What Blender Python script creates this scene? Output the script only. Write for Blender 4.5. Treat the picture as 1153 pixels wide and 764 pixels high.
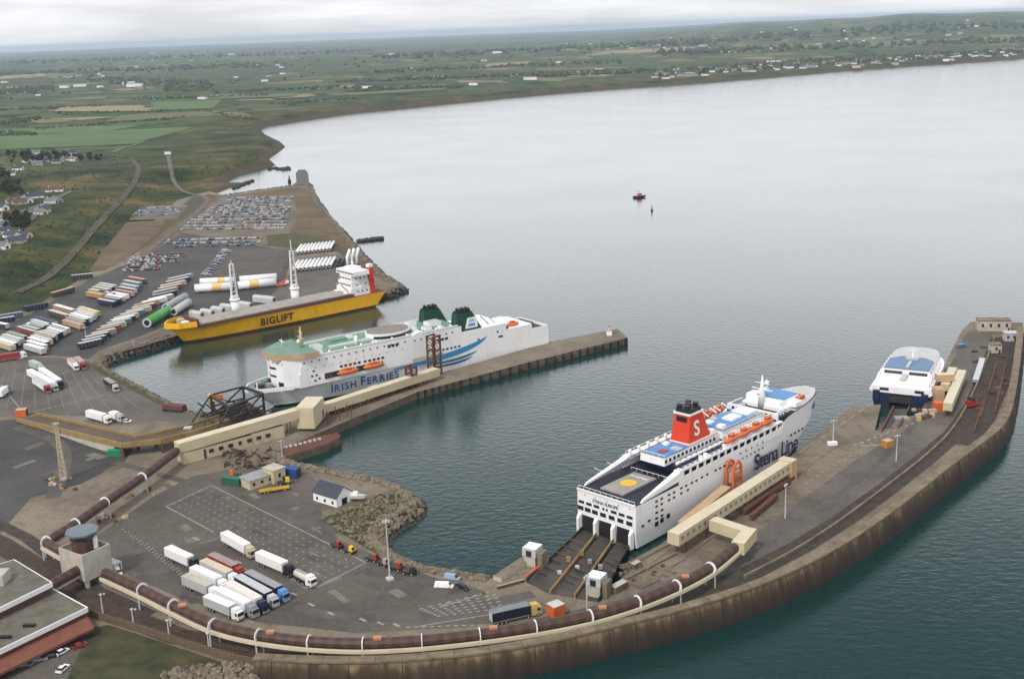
import bpy, bmesh, math, random
import numpy as np
from mathutils import Vector, Matrix
for o in list(bpy.data.objects): bpy.data.objects.remove(o)
scene = bpy.context.scene
col = scene.collection
R = math.radians
rnd = random.Random(7)

# ------------------------------------------------------------------ camera
CAM_H, FPX, CX, CY = 180.0, 1300.0, 576.5, 382.0
ROLL, PITCH = R(-2.1476), R(15.0016)
_cr, _sr, _cp, _sp = math.cos(ROLL), math.sin(ROLL), math.cos(PITCH), math.sin(PITCH)
cd = bpy.data.cameras.new("camera"); cam = bpy.data.objects.new("camera", cd); col.objects.link(cam)
_right = Vector((_cr, _sr*_sp, _sr*_cp)); _back = Vector((0, -_cp, _sp)); _up = _back.cross(_right)
cam.matrix_world = Matrix(((_right.x,_up.x,_back.x,0),(_right.y,_up.y,_back.y,0),(_right.z,_up.z,_back.z,CAM_H),(0,0,0,1)))
cd.sensor_width = 36; cd.lens = FPX/1153*36; cd.clip_start = 1; cd.clip_end = 200000
scene.camera = cam

# ------------------------------------------------------------------ world, sun, exposure
SUN_EL, SUN_AZ = R(48), R(215)            # azimuth measured clockwise from +Y: behind the camera, to its left
w = bpy.data.worlds.new("World"); scene.world = w; w.use_nodes = True
nt = w.node_tree; nt.nodes.clear()
N = lambda t, **k: _node(nt, t, k)
def _node(tree, t, k):
    n = tree.nodes.new(t)
    for a, b in k.items(): setattr(n, a, b)
    return n
out = N('ShaderNodeOutputWorld'); bg = N('ShaderNodeBackground'); bg.inputs['Strength'].default_value = 0.1
sky = N('ShaderNodeTexSky', sky_type='NISHITA'); sky.sun_disc = False
sky.sun_elevation = SUN_EL; sky.sun_rotation = SUN_AZ; sky.altitude = 180; sky.dust_density = 3
tc = N('ShaderNodeTexCoord'); sep = N('ShaderNodeSeparateXYZ')
nt.links.new(tc.outputs['Generated'], sep.inputs[0])
# overcast deck: bright towards the horizon, greyer overhead, broken by long flat cloud banks
def skyramp(stops):
    r_ = N('ShaderNodeValToRGB'); e_ = r_.color_ramp.elements; e_[0].position, e_[0].color = stops[0][0], stops[0][1]+(1,); e_[1].position, e_[1].color = stops[-1][0], stops[-1][1]+(1,)
    for p_, c_ in stops[1:-1]: e_.new(p_).color = c_+(1,)
    nt.links.new(sep.outputs['Z'], r_.inputs[0]); return r_
# ahead: a bright band low over the land under a darker cloud deck; behind the camera the cloud is thin and bright
rf = skyramp([(0,(.93,.93,.95)),(.03,(.95,.95,.97)),(.07,(1.34,1.32,1.36)),(.14,(1.85,1.81,1.86)),(.27,(1.95,1.91,1.97)),(.38,(.78,.82,.87)),(.48,(.25,.31,.33)),(.70,(.55,.58,.63)),(1,(.85,.86,.89))])
rb = skyramp([(0,(.85,.86,.88)),(.3,(1.0,1.0,1.0)),(1,(.85,.86,.89))])
fb = N('ShaderNodeMapRange'); fb.interpolation_type = 'SMOOTHSTEP'; fb.inputs['From Min'].default_value = -.15; fb.inputs['From Max'].default_value = .35; nt.links.new(sep.outputs['Y'], fb.inputs[0])
ramp = N('ShaderNodeMix', data_type='RGBA'); nt.links.new(fb.outputs[0], ramp.inputs[0]); nt.links.new(rb.outputs[0], ramp.inputs[6]); nt.links.new(rf.outputs[0], ramp.inputs[7])
mp = N('ShaderNodeMapping'); mp.inputs['Scale'].default_value = (1.3,1.3,13)
nt.links.new(tc.outputs['Generated'], mp.inputs[0])
nz = N('ShaderNodeTexNoise'); nz.inputs['Scale'].default_value = 3.4; nz.inputs['Detail'].default_value = 9; nz.inputs['Roughness'].default_value = .58
nt.links.new(mp.outputs[0], nz.inputs['Vector'])
cl = N('ShaderNodeMapRange'); cl.inputs['From Min'].default_value = .38; cl.inputs['From Max'].default_value = .68
cl.inputs['To Min'].default_value = .72; cl.inputs['To Max'].default_value = 1.06
nt.links.new(nz.outputs['Fac'], cl.inputs[0])
lo = N('ShaderNodeMapRange'); lo.inputs['From Min'].default_value = .02; lo.inputs['From Max'].default_value = .09; lo.inputs['To Min'].default_value = 1.0; lo.inputs['To Max'].default_value = .22; nt.links.new(sep.outputs['Z'], lo.inputs[0])
c1 = N('ShaderNodeMath', operation='SUBTRACT'); nt.links.new(cl.outputs[0], c1.inputs[0]); c1.inputs[1].default_value = .95
c2_ = N('ShaderNodeMath', operation='MULTIPLY_ADD'); nt.links.new(c1.outputs[0], c2_.inputs[0]); nt.links.new(lo.outputs[0], c2_.inputs[1]); c2_.inputs[2].default_value = .95
mul = N('ShaderNodeVectorMath', operation='SCALE'); nt.links.new(ramp.outputs[2], mul.inputs[0]); nt.links.new(c2_.outputs[0], mul.inputs['Scale'])
k10 = N('ShaderNodeVectorMath', operation='SCALE'); k10.inputs['Scale'].default_value = 12.0; nt.links.new(mul.outputs[0], k10.inputs[0])
mx = N('ShaderNodeMix', data_type='RGBA'); mx.inputs[0].default_value = .88
nt.links.new(sky.outputs[0], mx.inputs[6]); nt.links.new(k10.outputs[0], mx.inputs[7])
nt.links.new(mx.outputs[2], bg.inputs['Color']); nt.links.new(bg.outputs[0], out.inputs['Surface'])

sl = bpy.data.lights.new("sun", 'SUN'); sl.energy = 2.2; sl.angle = R(8); sl.color = (1,.95,.88)
so = bpy.data.objects.new("sun", sl); col.objects.link(so)
_sd = Vector((math.sin(SUN_AZ)*math.cos(SUN_EL), math.cos(SUN_AZ)*math.cos(SUN_EL), math.sin(SUN_EL)))
so.rotation_euler = _sd.to_track_quat('Z','Y').to_euler()
vs = scene.view_settings; vs.view_transform = 'Standard'; vs.look = 'None'; vs.exposure = 0.1; vs.gamma = 1.0; vs.use_curve_mapping = False
scene.cycles.max_bounces = 6; scene.cycles.volume_bounces = 0; scene.cycles.transparent_max_bounces = 6

# ------------------------------------------------------------------ helpers
def P(u, v, z=0.0):
    """the place in the world, at height z, that the surveyed photo point (u, v) stands for"""
    x, y = u-CX, v-CY
    X, Y = x*_cr+y*_sr, -x*_sr+y*_cr
    d = (X, FPX*_cp-Y*_sp, -FPX*_sp-Y*_cp); t = (z-CAM_H)/d[2]
    return Vector((d[0]*t, d[1]*t, z))
def PX(pts, z=0.0): return [P(u, v, z) for u, v in pts]

MATS = {}
def mat(name, c, rough=.7, var=.12, scale=.35, metal=0.0, c2=None, bump=0.0, spec=.4):
    """one real material: base colour broken by two scales of noise"""
    if name in MATS: return MATS[name]
    m = bpy.data.materials.new(name); m.use_nodes = True; t = m.node_tree; b = t.nodes['Principled BSDF']
    b.inputs['Roughness'].default_value = rough; b.inputs['Metallic'].default_value = metal
    b.inputs['Specular IOR Level'].default_value = spec
    g = t.nodes.new('ShaderNodeNewGeometry'); n1 = t.nodes.new('ShaderNodeTexNoise'); n1.inputs['Scale'].default_value = scale
    n1.inputs['Detail'].default_value = 5; n1.inputs['Roughness'].default_value = .65
    t.links.new(g.outputs['Position'], n1.inputs['Vector'])
    r = t.nodes.new('ShaderNodeMapRange'); r.inputs['From Min'].default_value = .3; r.inputs['From Max'].default_value = .7
    t.links.new(n1.outputs['Fac'], r.inputs[0])
    mxn = t.nodes.new('ShaderNodeMix'); mxn.data_type = 'RGBA'
    if c2 is None:
        mxn.inputs[6].default_value = tuple(x*(1-var) for x in c)+(1,); mxn.inputs[7].default_value = tuple(min(1, x*(1+var)) for x in c)+(1,)
    else:
        mxn.inputs[6].default_value = tuple(c)+(1,); mxn.inputs[7].default_value = tuple(c2)+(1,)
    t.links.new(r.outputs[0], mxn.inputs[0]); t.links.new(mxn.outputs[2], b.inputs['Base Color'])
    if bump:
        bn = t.nodes.new('ShaderNodeBump'); bn.inputs['Strength'].default_value = bump; bn.inputs['Distance'].default_value = .3
        t.links.new(n1.outputs['Fac'], bn.inputs['Height']); t.links.new(bn.outputs[0], b.inputs['Normal'])
    MATS[name] = m; return m

class MB:
    """collects shapes; build() links them as ONE mesh object"""
    def __init__(s): s.v = []; s.f = []; s.m = []; s.mats = []
    def mi(s, m):
        if m not in s.mats: s.mats.append(m)
        return s.mats.index(m)
    def add(s, vs, fs, m):
        o = len(s.v); s.v += [tuple(x) for x in vs]; i = s.mi(m)
        for f in fs: s.f.append([o+k for k in f]); s.m.append(i)
    def box(s, x0, x1, y0, y1, z0, z1, m, taper=0, top=None):
        t = taper; a = [(x0,y0,z0),(x1,y0,z0),(x1,y1,z0),(x0,y1,z0),(x0+t,y0+t,z1),(x1-t,y0+t,z1),(x1-t,y1-t,z1),(x0+t,y1-t,z1)]
        s.add(a, [(3,2,1,0),(0,1,5,4),(1,2,6,5),(2,3,7,6),(3,0,4,7)], m); s.add(a[4:], [(0,1,2,3)], top or m)
    def quadbox(s, c, ax, ay, az, m):
        c, ax, ay, az = map(Vector, (c, ax, ay, az))
        a = [c+i*ax+j*ay+k*az for k in (-1,1) for i, j in ((-1,-1),(1,-1),(1,1),(-1,1))]
        s.add(a, [(3,2,1,0),(4,5,6,7),(0,1,5,4),(1,2,6,5),(2,3,7,6),(3,0,4,7)], m)
    def prism(s, poly, z0, z1, m, top=None, zt=None):
        poly = [tuple(p)[:2] for p in poly]; n = len(poly)
        A = sum(poly[i][0]*poly[(i+1) % n][1]-poly[(i+1) % n][0]*poly[i][1] for i in range(n))
        if A < 0: poly = poly[::-1]
        zt = zt or [z1]*n
        s.add([(x,y,z0) for x, y in poly]+[(x,y,z) for (x, y), z in zip(poly, zt)],
              [(i,(i+1) % n,n+(i+1) % n,n+i) for i in range(n)], m)
        s.add([(x,y,z) for (x, y), z in zip(poly, zt)], [tuple(range(n))], top or m)
    def sheet(s, poly, z, m):
        poly = [tuple(p)[:2] for p in poly]; n = len(poly)
        A = sum(poly[i][0]*poly[(i+1) % n][1]-poly[(i+1) % n][0]*poly[i][1] for i in range(n))
        if A < 0: poly = poly[::-1]
        s.add([(x,y,z) for x, y in poly], [tuple(range(n))], m)
    def bar(s, a, b, wd, m, h=None, up=(0,0,1)):
        a, b = Vector(a), Vector(b); d = b-a; L = d.length
        if L < 1e-6: return
        d.normalize(); u = Vector(up)
        if abs(d.dot(u)) > .98: u = Vector((1,0,0))
        sd = d.cross(u).normalized(); uu = sd.cross(d)
        s.quadbox((a+b)/2, d*L/2, sd*wd/2, uu*(h or wd)/2, m)
    def tube(s, path, r, m, n=8, cap=True):
        path = [Vector(p) for p in path]; rings = []
        rs = r if isinstance(r, (list, tuple)) else [r]*len(path)
        vs = []
        for i, p in enumerate(path):
            d = (path[min(i+1, len(path)-1)]-path[max(i-1, 0)]).normalized()
            u = Vector((0,0,1)) if abs(d.z) < .95 else Vector((1,0,0))
            sd = d.cross(u).normalized(); uu = sd.cross(d)
            for k in range(n):
                a = 2*math.pi*(k+.5)/n; vs.append(p+sd*math.cos(a)*rs[i]+uu*math.sin(a)*rs[i])
        fs = [(i*n+k, i*n+(k+1) % n, (i+1)*n+(k+1) % n, (i+1)*n+k) for i in range(len(path)-1) for k in range(n)]
        if cap: fs += [tuple(range(n))[::-1], tuple(range((len(path)-1)*n, len(path)*n))]
        s.add(vs, fs, m)
    def ribbon(s, pts, wd, z, m, closed=False):
        pts = [Vector((p[0], p[1], 0)) for p in pts]; L = []; Rr = []
        for i, p in enumerate(pts):
            d = (pts[min(i+1, len(pts)-1)]-pts[max(i-1, 0)]).normalized(); nn = Vector((-d.y, d.x, 0))*wd/2
            L.append((p.x+nn.x, p.y+nn.y, z)); Rr.append((p.x-nn.x, p.y-nn.y, z))
        k = len(pts); s.add(L+Rr, [(i, k+i, k+i+1, i+1) for i in range(k-1)], m)
    def wall(s, pts, th, z0, z1, m, top=None):
        pts = [Vector((p[0], p[1], 0)) for p in pts]; L = []; Rr = []
        for i, p in enumerate(pts):
            d = (pts[min(i+1, len(pts)-1)]-pts[max(i-1, 0)]).normalized(); nn = Vector((-d.y, d.x, 0))*th/2
            L.append(p+nn); Rr.append(p-nn)
        k = len(pts)
        v = [(p.x,p.y,z0) for p in L]+[(p.x,p.y,z0) for p in Rr]+[(p.x,p.y,z1) for p in L]+[(p.x,p.y,z1) for p in Rr]
        f = []
        for i in range(k-1):
            f += [(i+1,i,2*k+i,2*k+i+1), (k+i,k+i+1,3*k+i+1,3*k+i)]
        f += [(0,k,3*k,2*k), (2*k-1,k-1,3*k-1,4*k-1)]
        s.add(v, f, m); s.add(v[2*k:], [(i,k+i,k+i+1,i+1) for i in range(k-1)], top or m)
    def sphere(s, c, r, m, n=8, sq=(1,1,1)):
        vs = []; h = n//2
        for i in range(h+1):
            t = math.pi*i/h
            for k in range(n):
                a = 2*math.pi*k/n
                vs.append((c[0]+r*sq[0]*math.sin(t)*math.cos(a), c[1]+r*sq[1]*math.sin(t)*math.sin(a), c[2]+r*sq[2]*math.cos(t)))
        s.add(vs, [(i*n+k, (i+1)*n+k, (i+1)*n+(k+1) % n, i*n+(k+1) % n) for i in range(h) for k in range(n)], m)
    def mesh(s, name, smooth=False):
        me = bpy.data.meshes.new(name); me.from_pydata(s.v, [], s.f)
        for m in s.mats: me.materials.append(m)
        me.polygons.foreach_set('material_index', s.m)
        if smooth: me.polygons.foreach_set('use_smooth', [True]*len(s.f))
        me.update(); return me
    def build(s, name, parent=None, smooth=False):
        o = bpy.data.objects.new(name, s.mesh(name, smooth)); col.objects.link(o)
        if parent: o.parent = parent
        return o
def tag(o, label=None, cat=None, group=None, kind=None):
    if label: o['label'] = label
    if cat: o['category'] = cat
    if group: o['group'] = group
    if kind: o['kind'] = kind
    return o
def thing(name, label, cat, loc=(0,0,0), rz=0.0, group=None):
    o = bpy.data.objects.new(name, None); col.objects.link(o); o.location = loc; o.rotation_euler = (0,0,rz); o.empty_display_size = 1
    return tag(o, label, cat, group)
def put(name, mesh, parent=None, loc=(0,0,0), rz=0.0):
    o = bpy.data.objects.new(name, mesh); col.objects.link(o); o.location = loc; o.rotation_euler = (0,0,rz)
    if parent: o.parent = parent
    return o
def struct(mb, name): return tag(mb.build(name), kind='structure')
def kids(o): return [c for c in bpy.data.objects if c.parent == o]
def text_mesh(body, size, m, bold=0.0, spacing=1.0, extrude=.03, shear=0.0):
    cu = bpy.data.curves.new("lettering", 'FONT'); cu.body = body; cu.size = size; cu.offset = bold; cu.space_character = spacing; cu.extrude = extrude; cu.shear = shear
    cu.align_x = 'LEFT'; t = bpy.data.objects.new("lettering_source", cu)
    me = bpy.data.meshes.new_from_object(t); bpy.data.objects.remove(t); bpy.data.curves.remove(cu)
    me.materials.clear(); me.materials.append(m); return me
def put_text(me, name, parent, origin, xdir, updir):
    x = Vector(xdir).normalized(); u = Vector(updir).normalized(); n = x.cross(u); o = bpy.data.objects.new(name, me); col.objects.link(o)
    o.matrix_world = Matrix(((x.x,u.x,n.x,origin[0]),(x.y,u.y,n.y,origin[1]),(x.z,u.z,n.z,origin[2]),(0,0,0,1)))
    o.parent = parent; return o
# ------------------------------------------------------------------ materials
def ground_mat(name, c, c2, stain, big=.03, fine=.9, amt=.55):
    """worn ground: two tones in broad patches, small grain, and darker stains of their own shape"""
    m = bpy.data.materials.new(name); m.use_nodes = True; t = m.node_tree; b = t.nodes['Principled BSDF']; b.inputs['Roughness'].default_value = .88; b.inputs['Specular IOR Level'].default_value = .3
    g = t.nodes.new('ShaderNodeNewGeometry')
    def nz(sc, det, ro, lo, hi, v=(1,1,1)):
        mp_ = t.nodes.new('ShaderNodeMapping'); mp_.inputs['Scale'].default_value = v; t.links.new(g.outputs['Position'], mp_.inputs[0])
        n_ = t.nodes.new('ShaderNodeTexNoise'); n_.inputs['Scale'].default_value = sc; n_.inputs['Detail'].default_value = det; n_.inputs['Roughness'].default_value = ro; t.links.new(mp_.outputs[0], n_.inputs['Vector'])
        r_ = t.nodes.new('ShaderNodeMapRange'); r_.inputs['From Min'].default_value = lo; r_.inputs['From Max'].default_value = hi; t.links.new(n_.outputs['Fac'], r_.inputs[0]); return r_
    def mix(f, a, bb):
        x = t.nodes.new('ShaderNodeMix'); x.data_type = 'RGBA'; t.links.new(f, x.inputs[0])
        for k, q in ((6, a), (7, bb)):
            if isinstance(q, tuple): x.inputs[k].default_value = q+(1,)
            else: t.links.new(q, x.inputs[k])
        return x.outputs[2]
    base = mix(nz(big, 7, .68, .36, .64).outputs[0], c, c2)
    st = nz(big*2.3, 6, .7, .52, .70); sm = t.nodes.new('ShaderNodeMath'); sm.operation = 'MULTIPLY'; sm.inputs[1].default_value = amt; t.links.new(st.outputs[0], sm.inputs[0])
    base = mix(sm.outputs[0], base, stain)
    gr = nz(fine, 4, .7, .25, .75); gr.inputs['To Min'].default_value = .72; gr.inputs['To Max'].default_value = 1.28
    vm = t.nodes.new('ShaderNodeVectorMath'); vm.operation = 'SCALE'; t.links.new(base, vm.inputs[0]); t.links.new(gr.outputs[0], vm.inputs['Scale']); t.links.new(vm.outputs[0], b.inputs['Base Color'])
    MATS[name] = m; return m
WHITE = mat('white_paint', (.80,.80,.80), .45, .05, .25)
SHIPW = mat('ship_white', (.80,.80,.81), .4, .045, .12)
def streaks(m, tint, amt):
    """rust and dirt running down a painted hull"""
    t = m.node_tree; b = t.nodes['Principled BSDF']; src = b.inputs['Base Color'].links[0].from_socket; g = t.nodes.new('ShaderNodeNewGeometry'); mp_ = t.nodes.new('ShaderNodeMapping'); mp_.inputs['Scale'].default_value = (.55,.55,.07)
    t.links.new(g.outputs['Position'], mp_.inputs[0]); n_ = t.nodes.new('ShaderNodeTexNoise'); n_.inputs['Scale'].default_value = 1; n_.inputs['Detail'].default_value = 6; n_.inputs['Roughness'].default_value = .7; t.links.new(mp_.outputs[0], n_.inputs['Vector'])
    r_ = t.nodes.new('ShaderNodeMapRange'); r_.inputs['From Min'].default_value = .54; r_.inputs['From Max'].default_value = .74; r_.inputs['To Max'].default_value = amt; t.links.new(n_.outputs['Fac'], r_.inputs[0])
    x = t.nodes.new('ShaderNodeMix'); x.data_type = 'RGBA'; t.links.new(r_.outputs[0], x.inputs[0]); t.links.new(src, x.inputs[6]); x.inputs[7].default_value = tint+(1,); t.links.new(x.outputs[2], b.inputs['Base Color'])
streaks(SHIPW, (.42,.33,.25), .32); streaks(WHITE, (.45,.39,.32), .24)
CREAM = mat('cream_cladding', (.50,.43,.29), .6, .10, .3)
PALEC = mat('pale_concrete', (.42,.39,.33), .85, .18, .3)
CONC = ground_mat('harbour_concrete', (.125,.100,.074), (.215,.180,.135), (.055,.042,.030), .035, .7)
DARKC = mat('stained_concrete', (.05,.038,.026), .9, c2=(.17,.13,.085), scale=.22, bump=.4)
ASPH = ground_mat('asphalt', (.078,.067,.057), (.120,.104,.088), (.044,.037,.031), .022, .8)
ASPH2 = ground_mat('dark_asphalt', (.050,.048,.048), (.082,.078,.075), (.032,.030,.029), .02, .8)
PAVED = ground_mat('grey_paving', (.086,.076,.065), (.136,.121,.104), (.052,.043,.035), .03, .8)
GRAVEL = ground_mat('gravel', (.105,.083,.060), (.180,.145,.108), (.055,.043,.030), .03, .9)
EARTH = ground_mat('bare_earth', (.085,.056,.033), (.150,.105,.062), (.050,.045,.022), .025, .6)
BALLAST = mat('ballast', (.028,.022,.018), .95, c2=(.07,.055,.042), scale=.3)
SCRUB = mat('scrub_grass', (.035,.042,.016), .95, c2=(.085,.075,.030), scale=.12)
ROCK = mat('rock', (.055,.045,.034), .9, c2=(.20,.17,.13), scale=.35, bump=.4)
BLACK = mat('black', (.014,.014,.016), .5, .2)
DARKG = mat('dark_steel', (.03,.028,.03), .55, .3, .4)
TYRE = mat('tyre_rubber', (.018,.018,.018), .8, .2)
GLASS = mat('dark_glass', (.018,.022,.028), .12, .2, spec=.6)
NAVY = mat('navy_paint', (.012,.018,.06), .5, .2)
DKDECK = mat('dark_deck', (.012,.014,.026), .6, .3)
BLUE = mat('blue_paint', (.035,.10,.32), .5, .15)
LBLUE = mat('light_blue_deck', (.10,.24,.50), .6, .15)
ORANGE = mat('orange_paint', (.58,.13,.035), .5, .15)
REDOR = mat('funnel_red', (.62,.050,.018), .45, .06)
RED = mat('red_paint', (.30,.035,.025), .5, .2)
RUSTR = mat('rusty_red', (.115,.046,.030), .8, .35, .5)
YELLOW = mat('yellow_paint', (.70,.43,.03), .5, .12)
GOLD = mat('hull_yellow', (.84,.45,.010), .45, .08, .1); streaks(GOLD, (.30,.13,.02), .55)
GREEN = mat('deck_green', (.135,.245,.185), .65, .25, .3)
DGREEN = mat('funnel_green', (.006,.055,.032), .45, .15)
BGREEN = mat('bright_green', (.05,.30,.05), .5, .15)
GREY = mat('grey_paint', (.25,.26,.27), .55, .15)
LGREY = mat('light_grey', (.46,.46,.47), .55, .12)
HATCH = mat('hatch_grey', (.29,.265,.235), .6, .18, .2)
TAN = mat('tan_paint', (.46,.31,.18), .6, .15)
BEIGE = mat('beige_tarpaulin', (.55,.47,.34), .6, .12)
PINK = mat('faded_red', (.40,.27,.24), .6, .12)
TEAL = mat('teal', (.06,.20,.30), .5, .15)
SLATE = mat('roof_slate', (.045,.05,.07), .7, .2, .6)
ROOFF = mat('felt_roof', (.125,.115,.090), .9, .3, .25)
BROWN = mat('brown_cladding', (.080,.040,.030), .6, .25, .5); BROWN2 = mat('brown_cladding_dark', (.052,.027,.021), .6, .25, .5); M_OR = mat('faded_orange', (.42,.20,.10), .6, .15); M_YE = mat('faded_yellow', (.48,.36,.12), .6, .15); M_RE = mat('dull_red', (.20,.055,.045), .6, .2); M_TE = mat('dull_teal', (.10,.19,.25), .6, .15); M_BL = mat('dull_blue', (.05,.09,.20), .6, .15); LANE = mat('faint_paint', (.175,.165,.15), .8, .25, .4)
BRICKR = mat('red_tiles', (.17,.060,.038), .8, .2, .4)
LINE = mat('road_paint', (.26,.255,.24), .7, .35, .5)
PALEGR = mat('pale_green', (.38,.45,.40), .6, .1)
SILVER = mat('silver_paint', (.45,.47,.50), .35, .15, .3, metal=.3)
OCHRE = mat('ochre_steel', (.27,.18,.07), .75, .25, .25)

# ------------------------------------------------------------------ sea
sea = bpy.data.materials.new('sea_water'); sea.use_nodes = True; t = sea.node_tree; b = t.nodes['Principled BSDF']
b.inputs['Base Color'].default_value = (.006,.029,.027,1); b.inputs['Roughness'].default_value = .09; b.inputs['IOR'].default_value = 1.33
b.inputs['Specular IOR Level'].default_value = .5
g = t.nodes.new('ShaderNodeNewGeometry')
def wave(scale, sx, sy, rot, det):
    m_ = t.nodes.new('ShaderNodeMapping'); m_.inputs['Scale'].default_value = (sx, sy, 1); m_.inputs['Rotation'].default_value = (0,0,rot)
    t.links.new(g.outputs['Position'], m_.inputs[0]); n_ = t.nodes.new('ShaderNodeTexNoise'); n_.inputs['Scale'].default_value = scale
    n_.inputs['Detail'].default_value = det; n_.inputs['Roughness'].default_value = .55; t.links.new(m_.outputs[0], n_.inputs['Vector']); return n_
w1 = wave(.22, 1, 1.8, R(25), 2); w2 = wave(.9, 1, 1.6, R(-15), 3); w3 = wave(.006, 1, 1.2, R(30), 2)
# calm and ruffled patches: wave height varies across the bay
pm = t.nodes.new('ShaderNodeMapRange'); pm.inputs['From Min'].default_value = .38; pm.inputs['From Max'].default_value = .66; pm.inputs['To Min'].default_value = .72; pm.inputs['To Max'].default_value = 1.0
t.links.new(w3.outputs['Fac'], pm.inputs[0])
ad = t.nodes.new('ShaderNodeMath'); ad.operation = 'MULTIPLY_ADD'; ad.inputs[1].default_value = .28
t.links.new(w2.outputs['Fac'], ad.inputs[0]); t.links.new(w1.outputs['Fac'], ad.inputs[2])
bp = t.nodes.new('ShaderNodeBump'); bp.inputs['Distance'].default_value = .36; bp.inputs['Strength'].default_value = .4
ms = t.nodes.new('ShaderNodeMath'); ms.operation = 'MULTIPLY'; ms.inputs[1].default_value = .5; t.links.new(pm.outputs[0], ms.inputs[0])
t.links.new(ms.outputs[0], bp.inputs['Strength']); t.links.new(ad.outputs[0], bp.inputs['Height']); t.links.new(bp.outputs[0], b.inputs['Normal'])
mb = MB(); mb.sheet([(-60000,-3000),(60000,-3000),(60000,60000),(-60000,60000)], 0, sea); struct(mb, 'sea')

# ------------------------------------------------------------------ land
COAST = PX([(1900,4),(1600,28),(1400,45),(1250,57),(1153,66),(1050,73),(960,79),(880,86),(800,92.5),(720,98),(650,103),(580,109),(520,115),(460,121),(400,127),(350,134),(315,140),
            (298,146),(304,152),(320,159),(327,165),(320,171),(309,179),(317,186),(303,189),(288,193),(274,199),(262,206),(285,202.5),(284,204.5),(262,213),(240,222),(215,262),(150,335),(80,405),(40,500),(40,600),(40,764)])
LAND = [Vector((30000,30000,0)), Vector((60000,60000,0))] + []
LAND = [p.xy for p in COAST] + [Vector((-150,120)), Vector((-900,60)), Vector((-60000,-3000)), Vector((-60000,60000)), Vector((60000,60000))]
FLAT = [p.xy for p in PX([(262,206),(236,207),(222,203),(205,222),(172,244),(150,250),(110,300),(55,325),(0,352),(-60,380)], 4)] + [Vector((-420,560)), Vector((-420,60)), Vector((400,60)), Vector((400,1000)), Vector((0,1500))]
def poly_sd(x, y, poly):
    """signed distance, positive inside"""
    x = x.astype(np.float64); y = y.astype(np.float64); d2 = np.full(x.shape, 1e18); ins = np.zeros(x.shape, bool); n = len(poly)
    for i in range(n):
        ax, ay = poly[i]; bx, by = poly[(i+1) % n]; ex, ey = bx-ax, by-ay; l2 = ex*ex+ey*ey+1e-9
        tt = np.clip(((x-ax)*ex+(y-ay)*ey)/l2, 0, 1); d2 = np.minimum(d2, (x-ax-tt*ex)**2+(y-ay-tt*ey)**2)
        c_ = ((ay > y) != (by > y)) & (x < (bx-ax)*(y-ay)/(by-ay+1e-12)+ax); ins ^= c_
    return np.where(ins, 1, -1)*np.sqrt(d2)
def sstep(a, b, x): q = np.clip((x-a)/(b-a), 0, 1); return q*q*(3-2*q)
def wob(x, y, s, ph=0): return np.sin(x/s+1.7*np.sin(y/s*.73+ph)+ph)*np.cos(y/s*1.13+1.3*np.sin(x/s*.61-ph))
def land_height(x, y):
    dc = poly_sd(x, y, LAND); dfl = -poly_sd(x, y, FLAT)            # dfl > 0 outside the flat harbour ground
    far = np.sqrt(x*x+y*y); az = np.arctan2(x, y)
    plateau = 13+9*sstep(60, 420, dc)+3.0*wob(x, y, 90)*sstep(20, 150, dc)+6*wob(x, y, 700, 1.2)*sstep(300, 1500, dc)
    plateau += sstep(3500, 12500, far)*(12+10*wob(x, y, 1900, .4))
    plateau += sstep(R(3), R(17), az)*sstep(5200, 14000, far)*(128+14*np.sin(az*42)+10*np.sin(az*97+1))
    h = -4+np.clip(dc/10, 0, 1)*5.0+sstep(0, 1, (dc-8)/26)*(plateau-1)
    hh = 3.4+sstep(6, 105, dfl)*(plateau-3.4+4)
    h = np.where(dc > 14, np.minimum(h, hh), h)
    return np.where(dc < 0, np.clip(dc*.4, -6, 0)-.6, h), dc, dfl
na, nr = 560, 640
az = np.radians(np.linspace(-50, 50, na)); rr = np.exp(np.linspace(np.log(260), np.log(48000), nr))
A_, R_ = np.meshgrid(az, rr); X_, Y_ = R_*np.sin(A_), R_*np.cos(A_)
H_, DC_, DF_ = land_height(X_, Y_)
vs_ = np.stack([X_, Y_, H_], -1).reshape(-1, 3).astype(np.float32)
i_ = np.arange((nr-1)*(na-1)); r_, c_ = i_//(na-1), i_ % (na-1); a0 = r_*na+c_
keep = (DC_.reshape(-1)[a0] > -60) | (DC_.reshape(-1)[a0+na+1] > -60)
a0 = a0[keep]
fs_ = np.stack([a0, a0+1, a0+na+1, a0+na], -1).astype(np.int32)
me = bpy.data.meshes.new('terrain'); me.vertices.add(len(vs_)); me.vertices.foreach_set('co', vs_.ravel())
me.loops.add(fs_.size); me.loops.foreach_set('vertex_index', fs_.ravel()); me.polygons.add(len(fs_))
me.polygons.foreach_set('loop_start', np.arange(0, fs_.size, 4, dtype=np.int32)); me.polygons.foreach_set('loop_total', np.full(len(fs_), 4, np.int32))
me.polygons.foreach_set('use_smooth', np.ones(len(fs_), bool)); me.update(); me.validate()
for nm, arr in (('shore', np.clip(1-(DC_-6)/70, 0, 1)), ('wild', np.maximum(sstep(330, 60, DF_.clip(0))*sstep(900,1500,Y_+0*X_)+sstep(230, 90, DF_.clip(0)), sstep(260, 60, DC_)))):
    at_ = me.attributes.new(nm, 'FLOAT', 'POINT'); at_.data.foreach_set('value', np.clip(arr, 0, 1).astype(np.float32).ravel())
land = bpy.data.materials.new('fields_and_scrub'); land.use_nodes = True; t = land.node_tree; b = t.nodes['Principled BSDF']; b.inputs['Roughness'].default_value = .95; b.inputs['Specular IOR Level'].default_value = .1
g = t.nodes.new('ShaderNodeNewGeometry')
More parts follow.
